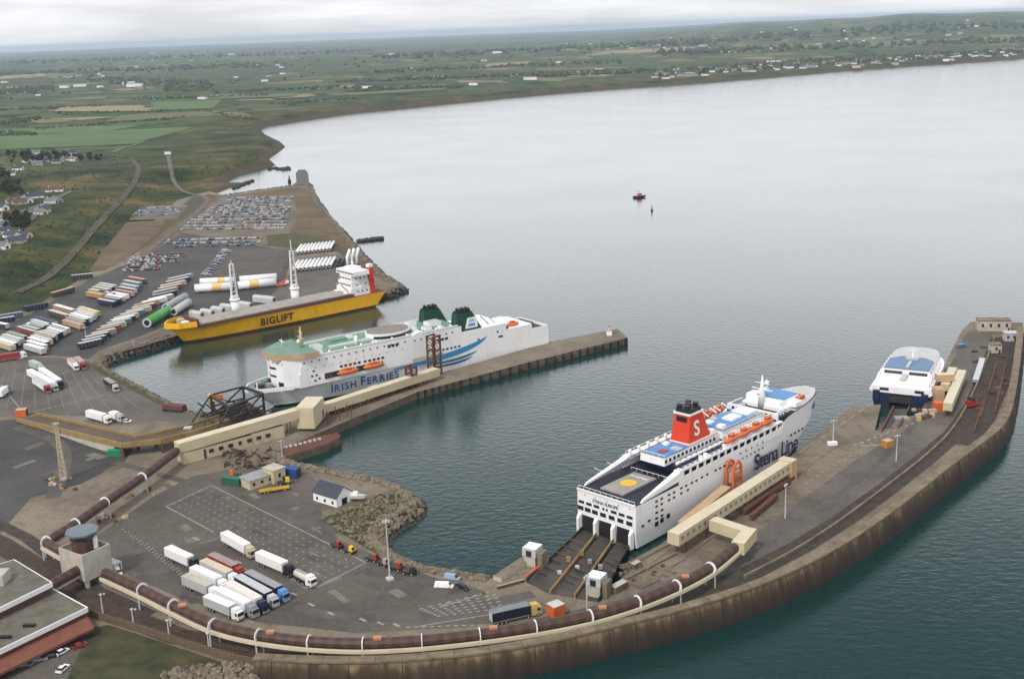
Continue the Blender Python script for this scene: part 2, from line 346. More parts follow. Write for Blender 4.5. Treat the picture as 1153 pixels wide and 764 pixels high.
def nd(k, **kw):
    n_ = t.nodes.new(k)
    for a, c in kw.items(): setattr(n_, a, c)
    return n_
def lk(a, c): t.links.new(a, c)
wn = nd('ShaderNodeTexNoise'); wn.inputs['Scale'].default_value = .004; wn.inputs['Detail'].default_value = 2; lk(g.outputs['Position'], wn.inputs['Vector'])
wv = nd('ShaderNodeVectorMath', operation='SCALE'); wv.inputs['Scale'].default_value = 90; lk(wn.outputs['Color'], wv.inputs[0])
wa = nd('ShaderNodeVectorMath', operation='ADD'); lk(g.outputs['Position'], wa.inputs[0]); lk(wv.outputs[0], wa.inputs[1])
mp = nd('ShaderNodeMapping'); mp.inputs['Rotation'].default_value = (0,0,R(24)); mp.inputs['Scale'].default_value = (.0068,.0088,0.0); lk(wa.outputs[0], mp.inputs[0])
vo = nd('ShaderNodeTexVoronoi', distance='CHEBYCHEV', voronoi_dimensions='2D'); vo.inputs['Scale'].default_value = 1; vo.inputs['Randomness'].default_value = .82; lk(mp.outputs[0], vo.inputs['Vector'])
ve = nd('ShaderNodeTexVoronoi', distance='CHEBYCHEV', voronoi_dimensions='2D', feature='F2'); ve.inputs['Scale'].default_value = 1; ve.inputs['Randomness'].default_value = .82; lk(mp.outputs[0], ve.inputs['Vector'])
sb = nd('ShaderNodeMath', operation='SUBTRACT'); lk(ve.outputs['Distance'], sb.inputs[0]); lk(vo.outputs['Distance'], sb.inputs[1])
hg = nd('ShaderNodeMapRange'); hg.inputs['From Min'].default_value = .03; hg.inputs['From Max'].default_value = .095; hg.inputs['To Min'].default_value = 1; hg.inputs['To Max'].default_value = 0; lk(sb.outputs[0], hg.inputs[0])
sc_ = nd('ShaderNodeSeparateColor'); lk(vo.outputs['Color'], sc_.inputs[0])
fr = nd('ShaderNodeValToRGB'); fr.color_ramp.interpolation = 'CONSTANT'; el = fr.color_ramp.elements
el[0].position = 0; el[0].color = (.050,.080,.028,1); el[1].position = .2; el[1].color = (.070,.098,.038,1)
for p_, c_ in ((.34,(.050,.066,.030,1)),(.46,(.088,.104,.044,1)),(.56,(.068,.080,.038,1)),(.66,(.17,.150,.075,1)),(.74,(.070,.098,.038,1)),(.86,(.25,.20,.11,1)),(.92,(.080,.095,.043,1))):
    e = el.new(p_); e.color = c_
lk(sc_.outputs[0], fr.inputs[0])
gn = nd('ShaderNodeTexNoise'); gn.inputs['Scale'].default_value = .03; gn.inputs['Detail'].default_value = 8; gn.inputs['Roughness'].default_value = .7; lk(g.outputs['Position'], gn.inputs['Vector'])
gm = nd('ShaderNodeMapRange'); gm.inputs['From Min'].default_value = .3; gm.inputs['From Max'].default_value = .7; gm.inputs['To Min'].default_value = .7; gm.inputs['To Max'].default_value = 1.25; lk(gn.outputs['Fac'], gm.inputs[0])
m1 = nd('ShaderNodeVectorMath', operation='SCALE'); lk(fr.outputs[0], m1.inputs[0]); lk(gm.outputs[0], m1.inputs['Scale'])
mh = nd('ShaderNodeMix', data_type='RGBA'); lk(hg.outputs[0], mh.inputs[0]); lk(m1.outputs[0], mh.inputs[6]); mh.inputs[7].default_value = (.014,.022,.012,1)
# copses and woods
cn = nd('ShaderNodeTexNoise'); cn.inputs['Scale'].default_value = .0035; cn.inputs['Detail'].default_value = 6; cn.inputs['Roughness'].default_value = .62; lk(g.outputs['Position'], cn.inputs['Vector'])
cm = nd('ShaderNodeMapRange'); cm.inputs['From Min'].default_value = .60; cm.inputs['From Max'].default_value = .64; lk(cn.outputs['Fac'], cm.inputs[0])
mw = nd('ShaderNodeMix', data_type='RGBA'); lk(cm.outputs[0], mw.inputs[0]); lk(mh.outputs[2], mw.inputs[6]); mw.inputs[7].default_value = (.018,.028,.016,1)
# rough ground towards the shore and the harbour
sn = nd('ShaderNodeTexNoise'); sn.inputs['Scale'].default_value = .012; sn.inputs['Detail'].default_value = 10; sn.inputs['Roughness'].default_value = .70; lk(g.outputs['Position'], sn.inputs['Vector'])
sr = nd('ShaderNodeValToRGB'); el = sr.color_ramp.elements; el[0].position = .38; el[0].color = (.013,.024,.009,1); el[1].position = .63; el[1].color = (.150,.098,.045,1)
for p_, c_ in ((.46,(.034,.048,.016,1)),(.54,(.066,.066,.024,1))):
    e = el.new(p_); e.color = c_
lk(sn.outputs['Fac'], sr.inputs[0])
aw = nd('ShaderNodeAttribute', attribute_name='wild'); ash = nd('ShaderNodeAttribute', attribute_name='shore')
ms_ = nd('ShaderNodeMix', data_type='RGBA'); lk(aw.outputs['Fac'], ms_.inputs[0]); lk(mw.outputs[2], ms_.inputs[6]); lk(sr.outputs[0], ms_.inputs[7])
cf = nd('ShaderNodeMapRange'); cf.inputs['From Min'].default_value = .66; cf.inputs['From Max'].default_value = .92; lk(ash.outputs['Fac'], cf.inputs[0])
cliffc = nd('ShaderNodeMix', data_type='RGBA'); cliffc.inputs[6].default_value = (.045,.035,.026,1); cliffc.inputs[7].default_value = (.12,.088,.062,1); lk(gn.outputs['Fac'], cliffc.inputs[0])
mc = nd('ShaderNodeMix', data_type='RGBA'); lk(cf.outputs[0], mc.inputs[0]); lk(ms_.outputs[2], mc.inputs[6]); lk(cliffc.outputs[2], mc.inputs[7])
lk(mc.outputs[2], b.inputs['Base Color'])
me.materials.append(land); ter = put('terrain', me); tag(ter, kind='structure')
def ground(u, v, it=6):
    """photo point on the terrain"""
    z = 4.0
    for _ in range(it):
        p = P(u, v, z); h, _a, _b = land_height(np.array([p.x]), np.array([p.y])); z = .5*z+.5*float(max(h[0], 0))
    return P(u, v, z)
def drape(name, bl, br, tl, tr, m, nx=22, ny=6, lift=.9):
    """a field laid on the terrain"""
    mb = MB(); vs = []
    for j in range(ny+1):
        for i in range(nx+1):
            a, c = i/nx, j/ny; u = (bl[0]*(1-a)+br[0]*a)*(1-c)+(tl[0]*(1-a)+tr[0]*a)*c; v = (bl[1]*(1-a)+br[1]*a)*(1-c)+(tl[1]*(1-a)+tr[1]*a)*c
            p = ground(u, v, 5); h, _a, _b = land_height(np.array([p.x]), np.array([p.y])); vs.append((p.x, p.y, float(h[0])+lift*(1 if v > 130 else 2)))
    mb.add(vs, [(j*(nx+1)+i, j*(nx+1)+i+1, (j+1)*(nx+1)+i+1, (j+1)*(nx+1)+i) for j in range(ny) for i in range(nx)], m); return struct(mb, name)
FG = mat('pasture', (.060,.105,.032), .95, c2=(.085,.135,.045), scale=.02); FT = mat('stubble', (.20,.165,.08), .95, c2=(.27,.22,.11), scale=.02); FO = mat('rough_pasture', (.085,.098,.038), .95, c2=(.13,.125,.055), scale=.015)
for q in (((0,169),(148,163),(0,154.5),(222,143),FG),((0,152),(120,149.5),(0,146),(160,141),FG),((58,127),(170,126),(70,121),(160,120),FT),((118,137.5),(240,131),(140,130.5),(250,126),FO),((176,125),(240,123),(170,116),(250,113.5),FG),
    ((240,113),(330,109),(250,108.5),(340,105),FG),((655,63),(770,58),(690,57.5),(785,53),FT),((860,57.5),(1150,46.5),(870,51),(1150,41),FO),((400,108),(500,102),(410,104.5),(505,99),FG),((545,76),(600,72.5),(550,72.5),(598,69.5),FT),((0,90),(52,86),(0,86.5),(50,83),FT)): drape('field', *q)
# haze: one closed box of thin air
hz = bpy.data.materials.new('thin_haze'); hz.use_nodes = True; t = hz.node_tree; t.nodes.clear()
o_ = t.nodes.new('ShaderNodeOutputMaterial'); pv = t.nodes.new('ShaderNodeVolumePrincipled'); pv.inputs['Color'].default_value = (.70,.85,1.0,1); pv.inputs['Density'].default_value = 3.8e-5; pv.inputs['Anisotropy'].default_value = .2
t.links.new(pv.outputs[0], o_.inputs['Volume'])
mb = MB(); mb.box(-55000, 55000, -400, 52000, -9, 245, hz); tag(mb.build('haze'), kind='stuff')
# ------------------------------------------------------------------ quays, yards, roads (structure)
QZ = 4.0
OUT = [(285,741),(340,744),(400,745),(460,742),(520,737),(570,730),(620,721),(660,712),(700,702),(740,693),(780,682),(830,667),(870,652),(910,634),(950,612),(990,586),(1030,556),(1066,527),(1100,502),(1122,486),(1136,470),(1143,440),(1148,405),(1152,368)]
WZ = 9.0
outer = [p.xy for p in PX(OUT, WZ)]
QPOLY = [(1152,363),(1093,362),(1083,372),(1066,405),(1058,430),(1050,447),(1042,466),(1010,470),(1003,482),(985,484),(992,455),(960,457),(925,486),(890,513),(850,540),(800,575),(752,606),(728,626),(704,646),(676,676),(622,668),(594,656),(612,636),(601,619),(556,651),
         (552,649),(520,645),(490,640),(468,635),(442,624),(428,612),(423,601),(428,592),(442,582),(458,574),(467,566),(464,557),(445,546),(420,538),(395,534),(365,528),(340,523),(322,518),(312,508),
         (380,478),(470,441),(590,409),(707,380),(695,370),(618,385),(506,417),(420,440),(340,462),(290,472),(262,470),(217,464),(200,458),(160,436),(128,420),(112,409),(120,401),(160,388),(192,378),
         (300,354),(430,329),(453,322),(426,305),(406,285),(386,262),(366,240),(350,216),(346,205),(334,206),(330,209),(290,214),(252,220),(235,215),(200,225),(150,270),(105,305),(40,345),(0,362),(-60,385)]
qp = [p.xy for p in PX(QPOLY, QZ)] + [Vector((-520,560)), Vector((-420,120))] + [Vector((-60,150))] + [P(284,760,QZ).xy] + [Vector(p) for p in outer]
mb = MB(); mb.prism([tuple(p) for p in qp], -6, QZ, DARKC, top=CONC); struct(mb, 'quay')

mb = MB()   # asphalt yards
mb.sheet([p.xy for p in PX([(40,622),(96,612),(128,590),(170,560),(216,536),(300,520),(345,530),(360,545),(362,580),(380,606),(430,628),(490,650),(545,665),(560,700),(520,706),(400,712),(290,700),(200,672),(130,640),(70,628)], QZ)], QZ+.02, ASPH)
mb.sheet([p.xy for p in PX([(-60,478),(40,470),(60,480),(150,505),(140,520),(90,545),(35,560),(0,600),(-80,640)], QZ)], QZ+.03, ASPH2)
mb.sheet([p.xy for p in PX([(-60,405),(40,350),(100,315),(160,290),(205,262),(300,278),(330,283),(320,318),(292,345),(215,355),(160,378),(112,394),(100,404),(60,400),(0,402)], QZ)], QZ+.03, ASPH2)
mb.sheet([p.xy for p in PX([(-60,402),(0,404),(60,402),(100,406),(112,416),(150,438),(195,462),(240,470),(222,478),(150,470),(40,466),(-60,474)], QZ)], QZ+.05, PAVED)
mb.sheet([p.xy for p in PX([(257,281),(331,280),(316,308),(228,311)], QZ)], QZ+.07, PAVED)
mb.sheet([p.xy for p in PX([(420,330),(300,352),(292,345),(320,318),(335,292),(380,286),(408,305)], QZ)], QZ+.06, PAVED)
struct(mb, 'yard')
mb = MB()   # car park surface, earth and rough ground
mb.sheet([p.xy for p in PX([(252,222),(290,216),(330,211),(346,212),(362,240),(384,265),(404,288),(422,305),(440,320),(405,304),(380,284),(300,277),(205,262),(160,288),(152,275),(200,232),(235,218)], QZ)], QZ+.015, EARTH)
mb.sheet([p.xy for p in PX([(250,222),(330,222),(336,240),(326,262),(300,276),(205,262),(212,256),(236,232)], QZ)], QZ+.09, GRAVEL)
mb.sheet([p.xy for p in PX([(345,212),(352,222),(378,258),(410,293),(430,312),(436,312),(408,285),(384,256),(360,228),(352,210)], QZ)], QZ+.12, GRAVEL)
mb.sheet([p.xy for p in PX([(100,406),(160,390),(192,380),(240,368),(300,354),(430,330),(426,325),(292,347),(215,357),(160,380),(112,396)], QZ)], QZ+.14, GRAVEL)
struct(mb, 'gravel_ground')
mb = MB()
mb.sheet([p.xy for p in PX([(143,250),(186,248),(178,262),(152,284),(118,304),(100,306),(118,280)], 4)], 4.2, EARTH); struct(mb, 'dirt_field')
mb = MB()   # scrub on the harbour banks
mb.sheet([p.xy for p in PX([(300,265),(332,262),(372,270),(404,288),(380,283),(330,279),(302,277)], QZ)], QZ+.13, SCRUB)
mb.sheet([p.xy for p in PX([(190,255),(236,226),(222,218),(170,258),(130,292),(150,287)], QZ)], QZ+.16, SCRUB)
mb.sheet([p.xy for p in PX([(100,410),(112,411),(128,421),(160,437),(200,460),(196,464),(150,440),(112,420)], QZ)], QZ+.16, SCRUB)
struct(mb, 'scrub_bank')

# breakwater: road deck, sunken strip, parapet
road = [(560,712),(640,705),(700,688),(760,668),(830,640),(880,612),(930,580),(985,540),(1020,500),(1048,462),(1072,420),(1090,385),(1098,368)]
mb = MB()
mb.sheet([p.xy for p in PX([(560,704),(640,690),(700,676),(745,655),(790,640),(838,610),(862,592),(915,553),(960,520),(1000,495),(1030,478),(1050,455),(1070,415),(1086,378),(1094,372),(1118,374),(1104,410),(1086,450),(1070,482),(1040,510),(1000,543),(950,578),(900,610),(850,636),(800,657),(740,676),(700,688),(640,705),(560,715)], QZ)], QZ+.05, PAVED)
struct(mb, 'breakwater_road')
strip = [(0,612),(60,650),(120,690),(200,722),(285,737),(400,738),(520,729),(620,713),(700,695),(780,674),(840,654),(900,624),(950,594),(1000,557),(1040,525),(1080,492),(1100,455),(1112,420),(1124,378)]
mb = MB()
mb.ribbon([p.xy for p in PX([(-40,592),(0,612),(60,650),(120,686),(200,716),(285,731),(400,733),(520,724),(620,707),(700,690),(780,668),(840,647),(900,616),(950,585),(1000,549),(1040,518),(1076,487),(1098,455),(1112,420),(1126,380)], QZ)], 9, QZ+.08, BALLAST)
mb.ribbon([p.xy for p in PX([(-40,568),(0,590),(30,605),(60,628),(110,665),(170,692)], QZ)], 5, QZ+.09, BALLAST)
mb.ribbon([p.xy for p in PX([(1080,500),(1105,470),(1122,430),(1138,380)], QZ)], 12, QZ+.11, BALLAST)
struct(mb, 'railway_ballast')
def rails(path, offs, z):
    pts = [Vector((p.x, p.y, 0)) for p in path]
    for o_ in offs:
        q = []
        for i, p in enumerate(pts):
            d = (pts[min(i+1, len(pts)-1)]-pts[max(i-1, 0)]).normalized(); q.append(p+Vector((-d.y, d.x, 0))*o_)
        yield q
t_ = thing('railway_track', 'rusty double railway track curving along the dark ballast behind the harbour wall', 'railway track', P(120,688,QZ))
mb = MB()
pth = PX([(-40,592),(0,612),(60,650),(120,686),(200,716),(285,731),(400,733),(520,724),(620,707),(700,690)], QZ)
for q in rails(pth, (-3.1,-1.6,1.6,3.1), 0): mb.wall([p.xy for p in q], .16, QZ+.1, QZ+.32, RUSTR)
o = mb.build('rail'); o.parent = t_; o.matrix_parent_inverse = Matrix.Translation(t_.location).inverted()

t_ = thing('sea_wall', 'tall brown stained harbour sea wall curving along the outer side of the breakwater', 'sea wall', (outer[5].x, outer[5].y, 0))
inv = Matrix.Translation(t_.location).inverted()
# the wall leans outwards towards its foot
def offset(path, d):
    pts = [Vector((p[0], p[1])) for p in path]; q = []
    for i, p in enumerate(pts):
        e = (pts[min(i+1, len(pts)-1)]-pts[max(i-1, 0)]).normalized(); q.append(p+Vector((e.y, -e.x))*d)
    return q
def smooth(path, n=2):
    p = [Vector(q) for q in path]
    for _ in range(n):
        q = [p[0]]
        for a, c in zip(p, p[1:]): q += [a*.75+c*.25, a*.25+c*.75]
        p = q+[p[-1]]
    return p
osm = smooth(outer)
TOPW = mat('wall_coping', (.10,.075,.048), .9, c2=(.24,.19,.13), scale=.25)
wallm = bpy.data.materials.new('weathered_wall'); wallm.use_nodes = True; t = wallm.node_tree; b = t.nodes['Principled BSDF']; b.inputs['Roughness'].default_value = .9
g = t.nodes.new('ShaderNodeNewGeometry'); sx = t.nodes.new('ShaderNodeSeparateXYZ'); lk(g.outputs['Position'], sx.inputs[0])
mpn = t.nodes.new('ShaderNodeMapping'); mpn.inputs['Scale'].default_value = (.35,.35,.06); lk(g.outputs['Position'], mpn.inputs[0])
n1 = t.nodes.new('ShaderNodeTexNoise'); n1.inputs['Scale'].default_value = 1; n1.inputs['Detail'].default_value = 6; lk(mpn.outputs[0], n1.inputs['Vector'])
# tide and rust stains: height plus streak noise
ma = t.nodes.new('ShaderNodeMath'); ma.operation = 'MULTIPLY_ADD'; ma.inputs[1].default_value = 9.0; lk(n1.outputs['Fac'], ma.inputs[0]); lk(sx.outputs['Z'], ma.inputs[2])
rm = t.nodes.new('ShaderNodeMapRange'); rm.inputs['From Min'].default_value = 3.5; rm.inputs['From Max'].default_value = 14; lk(ma.outputs[0], rm.inputs[0])
rc = t.nodes.new('ShaderNodeValToRGB'); el = rc.color_ramp.elements; el[0].position = .05; el[0].color = (.010,.008,.006,1); el[1].position = .95; el[1].color = (.21,.155,.085,1)
for p_, c_ in ((.25,(.018,.011,.007,1)),(.48,(.034,.021,.012,1)),(.72,(.066,.043,.024,1))):
    e = el.new(p_); e.color = c_
lk(rm.outputs[0], rc.inputs[0]); lk(rc.outputs[0], b.inputs['Base Color'])
mb = MB(); foot = offset(osm, 3.2); n = len(osm)
mb.add([(p.x,p.y,-5) for p in foot]+[(p.x,p.y,WZ-.4) for p in osm], [(i,i+1,n+i+1,n+i) for i in range(n-1)], wallm)
inn = offset(osm, -2.4)
mb.add([(p.x,p.y,QZ-1) for p in inn]+[(p.x,p.y,WZ-.4) for p in inn], [(i+1,i,n+i,n+i+1) for i in range(n-1)], wallm)
o = mb.build('wall_face'); o.parent = t_; o.matrix_parent_inverse = inv
mb = MB(); out2 = offset(osm, .5); in2 = offset(osm, -2.8)
v = [(p.x,p.y,z) for z in (WZ-.4, WZ+.25) for p in out2]+[(p.x,p.y,z) for z in (WZ-.4, WZ+.25) for p in in2]
mb.add(v, [(i,i+1,n+i+1,n+i) for i in range(n-1)]+[(n+i,n+i+1,3*n+i+1,3*n+i) for i in range(n-1)]+[(2*n+i+1,2*n+i,3*n+i,3*n+i+1) for i in range(n-1)]+[(i+1,i,2*n+i,2*n+i+1) for i in range(n-1)], TOPW)
o = mb.build('coping'); o.parent = t_; o.matrix_parent_inverse = inv
jm = mat('wall_joint_dark', (.028,.020,.013), .9, .4); mb = MB(); acc = 0; jn_ = 9
for a_, b_, fa, fb_ in zip(osm, osm[1:], foot, foot[1:]):
    acc += (b_-a_).length
    if acc > jn_: acc = 0; jn_ = rnd.uniform(7,16); nn_ = (fa-a_).normalized()*.06; mb.bar((a_.x+nn_.x,a_.y+nn_.y,WZ-.6),(fa.x+nn_.x,fa.y+nn_.y,-4.9), .17, jm, .2)
o = mb.build('wall_joint'); o.parent = t_; o.matrix_parent_inverse = inv; o['kind'] = 'stuff'
mb = MB(); acc = 0
for a_, b_ in zip(out2, out2[1:]):
    acc += (b_-a_).length
    if acc > 7: acc = 0; d_ = (b_-a_).normalized(); n_ = Vector((-d_.y,d_.x)); q0, q1 = a_-n_*-.05, a_+n_*3.2; mb.bar((q0.x,q0.y,WZ+.26),(q1.x,q1.y,WZ+.26), .14, jm, .03)
o = mb.build('coping_joint'); o.parent = t_; o.matrix_parent_inverse = inv; o['kind'] = 'stuff'
# low inner kerb wall beside the road
mb = MB(); mb.wall(smooth([p.xy for p in PX([(838,651),(880,630),(920,606),(960,578),(1000,548),(1040,517),(1072,487),(1092,452),(1108,415),(1120,380)], QZ)], 2), .8, QZ, QZ+1.3, TOPW)
tag(mb.build('parapet_wall'), 'low concrete parapet between the breakwater road and the sunken rusty strip', 'parapet')

# road markings
mb = MB()
def line(a, b_, wd=.5, z=QZ, m=None): mb.ribbon([P(*a, z).xy, P(*b_, z).xy], wd, z+.075, m or LINE)
def dashed(a, b_, n, fill=.4, wd=.5):
    A, B = P(*a, QZ), P(*b_, QZ)
    for i in range(n):
        p = A.lerp(B, (i+.2)/n); q = A.lerp(B, (i+.2+fill)/n); mb.ribbon([p.xy, q.xy], wd, QZ+.075, LINE)
line((187,570),(357,661)); line((238,546),(412,633)); line((357,661),(412,633)); line((187,570),(238,546))
for k in range(1, 7):
    f_ = k/7; a = (187+(238-187)*f_, 570+(546-570)*f_); b_ = (357+(412-357)*f_, 661+(633-661)*f_)
    dashed(a, b_, 24, .13, .7)
for u, v in ((220,606),(196,614),(243,600),(268,632),(330,668),(350,680),(372,690),(408,697),(428,701),(446,703),(275,640)): line((u-3,v-1.4),(u+4,v+2), .9)
for k in range(9): dashed((130+k*9, 590+k*7.2), (178+k*9, 620+k*7.5), 7, .16, .6)
for k in range(6): dashed((470+k*4,686+k*1.5),(560+k*2,664+k*4), 9, .45, .6)
line((500,682),(585,655)); line((470,705),(560,690))
dashed((455,706),(545,703), 10, .6, .6)
for k in range(11):  # trailer lanes of the upper yard
    line((8+k*10.5,412+k*1.2),(-10+k*16.5,462-k*.3), .35, QZ, LANE)
line((30,465),(120,444), .5); line((0,432),(26,464), .5)
dashed((885,520),(985,452), 9, .5, .5); dashed((960,502),(1045,470), 12, .45, 1.0); dashed((905,545),(1000,487), 16, .4, .4)
line((1000,500),(970,502), 1.0)
dashed((700,684),(860,612), 14, .4, .4)
for k in range(24):  # ribbed storage field
    f_ = k/23; line((257+74*f_,281.3-f_),(229+87*f_,310.5-2.5*f_), .9, QZ, BALLAST)
struct(mb, 'lane_marking')
mb = MB()   # worn patches and tyre marks
WORN = mat('worn_asphalt', (.082,.073,.064), .8, .35, .12)
for wi, (pts, wd) in enumerate(((((110,628),(200,650),(330,690),(470,698),(600,668)), 5), (((210,560),(300,605),(380,640),(520,660)), 3), (((130,520),(200,540),(280,560),(350,600)), 4), (((600,700),(760,664),(900,588),(1010,510),(1080,400)), 3), (((20,480),(80,500),(60,560)), 6), (((300,545),(340,565),(380,600)), 4))):
    mb.ribbon(smooth([p.xy for p in PX(pts, QZ)], 3), wd, QZ+.058+wi*.002, WORN)
struct(mb, 'worn_road')

# patch repairs, trench scars and slab joints in the ground
PATCH = [mat('patch_dark', (.058,.052,.047), .8, .2, .3), mat('patch_light', (.150,.135,.117), .85, .2, .3), mat('patch_brown', (.115,.090,.066), .9, .2, .3)]
mb = MB(); pr = random.Random(21); zi = 0
def patch(u, v, L_, wd, ang, m):
    global zi
    c_ = P(u, v, QZ)
    if poly_sd(np.array([c_.x]), np.array([c_.y]), [tuple(p) for p in qp])[0] < 12: return
    d = Vector((math.cos(ang), math.sin(ang)))*L_/2; n_ = Vector((-math.sin(ang), math.cos(ang)))*wd/2; zi += 1
    mb.sheet([c_.xy-d-n_, c_.xy+d-n_, c_.xy+d+n_, c_.xy-d+n_], QZ+.034+.0004*zi, m)
for _ in range(38): patch(pr.uniform(150,520), pr.uniform(590,690), pr.uniform(2,11), pr.uniform(1,4), R(-52)+pr.choice((0,R(90))), pr.choice(PATCH[:2]))
for _ in range(24): patch(pr.uniform(170,400), pr.uniform(545,600), pr.uniform(2,9), pr.uniform(1,3), R(-52)+pr.choice((0,R(90))), pr.choice(PATCH))
for _ in range(16): patch(pr.uniform(20,150), pr.uniform(500,560), pr.uniform(3,12), pr.uniform(1.2,5), R(-35)+pr.choice((0,R(90))), pr.choice(PATCH))
struct(mb, 'patch_repair')
mb = MB()
for (a, b_), (c, d), n in ((((700,655),(905,505)),((760,672),(975,505)),9), (((905,505),(975,458)),((960,522),(1000,490)),6)):
    for k in range(n):
        f_ = (k+.5)/n; p = P(a[0]+(b_[0]-a[0])*f_, a[1]+(b_[1]-a[1])*f_, QZ); q = P(c[0]+(d[0]-c[0])*f_, c[1]+(d[1]-c[1])*f_, QZ); mb.ribbon([p.xy, q.xy], .28, QZ+.012, PATCH[0])
for a, b_ in (((712,650),(920,497)),((735,655),(945,500))): mb.ribbon([P(*a,QZ).xy, P(*b_,QZ).xy], .4, QZ+.014, RUSTR)
for a, b_ in (((392,472),(700,383)),): mb.ribbon(smooth([p.xy for p in PX(((392,472),(470,447),(590,413),(698,383)),QZ)],2), .5, QZ+.014, PATCH[0])
for k in range(18):
    f_ = k/17; p = P(360+f_*330, 470-f_*92, QZ); q = P(384+f_*322, 478-f_*98, QZ); mb.ribbon([p.xy, q.xy], .3, QZ+.012, PATCH[0])
struct(mb, 'slab_joint')

# country roads, railway cutting and tracks on the land
RD = mat('country_road', (.115,.10,.082), .9, .25, .1); RD2 = mat('earth_track', (.068,.056,.038), .95, .35, .06)
def track(name, pts, wd, m, lift=.5, sub=3):
    g_ = [ground(u, v) for u, v in pts]; q = smooth([p.xy for p in g_], sub); mb = MB(); L = []; Rr = []
    for i, p in enumerate(q):
        d = (q[min(i+1, len(q)-1)]-q[max(i-1, 0)]).normalized(); nn = Vector((-d.y, d.x))*wd/2
        for s_, lst in ((1, L), (-1, Rr)):
            e = p+nn*s_; h, _a, _b = land_height(np.array([e.x]), np.array([e.y])); lst.append((e.x, e.y, max(float(h[0]), 3.6)+lift))
    k = len(q); mb.add(L+Rr, [(i, k+i, k+i+1, i+1) for i in range(k-1)], m); return struct(mb, name)
track('railway_cutting', [(148,178),(158,190),(152,207),(135,228),(110,252),(85,284),(58,312),(20,330)], 7, RD2, .8)
track('road', [(189,173),(192,190),(196,206),(206,217),(228,223),(236,228),(224,242),(196,262),(160,288)], 5.5, RD, .7)
track('road', [(128,172),(142,166),(160,160)], 9, RD, .8)
track('road', [(10,112),(22,108),(34,102),(40,96)], 9, RD, 1.2)
track('road', [(0,252),(20,240),(44,232),(66,224),(80,216)], 6, RD, .8)
track('road', [(-20,300),(5,275),(24,258),(40,242)], 6, RD, .8)
# ------------------------------------------------------------------ ships
def hull_mb(levels, mats, n=26, deck=None):
    """levels: (z or z(s), stern x, nose x, half width, fullness); bands[i] paints the strake between level i and i+1"""
    mb = MB(); rows = []
    ss = [1-(1-i/(n-1))**1.7 for i in range(n)]
    for (z, xs, xn, hw, pw) in levels:
        pts = []
        for s_ in ss:
            x = xs+(xn-xs)*s_; zz = z(s_) if callable(z) else z
            pts.append((x, hw*max(0, 1-s_**pw)**.62, zz))
        rows.append(pts)
    for side in (1, -1):
        for i in range(len(levels)-1):
            v = [(x,y*side,z) for x, y, z in rows[i]]+[(x,y*side,z) for x, y, z in rows[i+1]]
            f = [((k+1,k,n+k,n+k+1) if side > 0 else (k,k+1,n+k+1,n+k)) for k in range(n-1)]
            mb.add(v, f, mats[i])
    for i in range(len(levels)-1):     # transom
        a, b_ = rows[i][0], rows[i+1][0]; mb.add([(a[0],a[1],a[2]),(a[0],-a[1],a[2]),(b_[0],-b_[1],b_[2]),(b_[0],b_[1],b_[2])], [(0,1,2,3)], mats[i])
    top = rows[-1]; v = [(x,y,z) for x, y, z in top]+[(x,-y,z) for x, y, z in top]
    mb.add(v, [(k,n+k,n+k+1,k+1) for k in range(n-1)], deck or mats[-1])
    return mb
def win_mesh(wd, ht, m=GLASS, th=.12):
    mb = MB(); mb.box(-wd/2, wd/2, -th, th, 0, ht, m); return mb.mesh('window')
def rail_fence(mb, pts, h, m, posts=2.5):
    for a, b_ in zip(pts, pts[1:]):
        a, b_ = Vector(a), Vector(b_); mb.bar(a+Vector((0,0,h)), b_+Vector((0,0,h)), .14, m)
        k = max(1, int((b_-a).length/posts))
        for i in range(k+1): p = a.lerp(b_, i/k); mb.bar(p, p+Vector((0,0,h)), .1, m)
def lifeboat(parent, x, y, z, L, wd, m=ORANGE):
    mb = MB(); n = 9; k = 8; vs = []
    for i in range(n):
        s_ = -1+2*i/(n-1); r = max(.12, (1-abs(s_)**2.6)**.5)
        for j in range(k):
            a = 2*math.pi*j/k; vs.append((x+s_*L/2, y+math.cos(a)*wd/2*r, z+math.sin(a)*(1.45 if math.sin(a) > 0 else 1.25)*r))
    mb.add(vs, [(i*k+j, i*k+(j+1) % k, (i+1)*k+(j+1) % k, (i+1)*k+j) for i in range(n-1) for j in range(k)]+[tuple(range(k))[::-1], tuple(range((n-1)*k, n*k))], m)
    mb.box(x-L*.12, x+L*.16, y-wd*.28, y+wd*.28, z+1.2, z+2.0, m)
    o = mb.build('lifeboat', parent, True)
    for q in (-L*.33, L*.33): d = MB(); d.bar((x+q,y,z-1.5), (x+q,y,z+2.6), .35, WHITE); d.bar((x+q,y,z+2.6), (x+q,y*.72,z+1.0), .35, WHITE); d.build('davit', parent)
    return o

# ---- white ferry with a red funnel: local +x is the bow, +y port
_a, _b = P(717,617,0), P(650,602,0); FS = (_a+_b)/2; FH = R(45.6)
st = thing('ferry', 'white ferry with one red funnel, its stern at the ramp of the breakwater quay', 'ferry', (FS.x, FS.y, 0), FH)
shz = lambda s_: 17.2+5.6*float(sstep(.58,.74,s_))-.6*float(sstep(.9,1,s_))
hull_mb([(-4,2,124,12.6,3.2),(.9,1,130,13.2,3.0),(1.5,1,130.5,13.2,3.0),(7,0,135,13.4,4.2),(12,0,139.5,13.5,5.4),(shz,0,143.5,13.5,6.6)], [NAVY,WHITE,SHIPW,SHIPW,SHIPW], deck=DKDECK).build('hull', st)
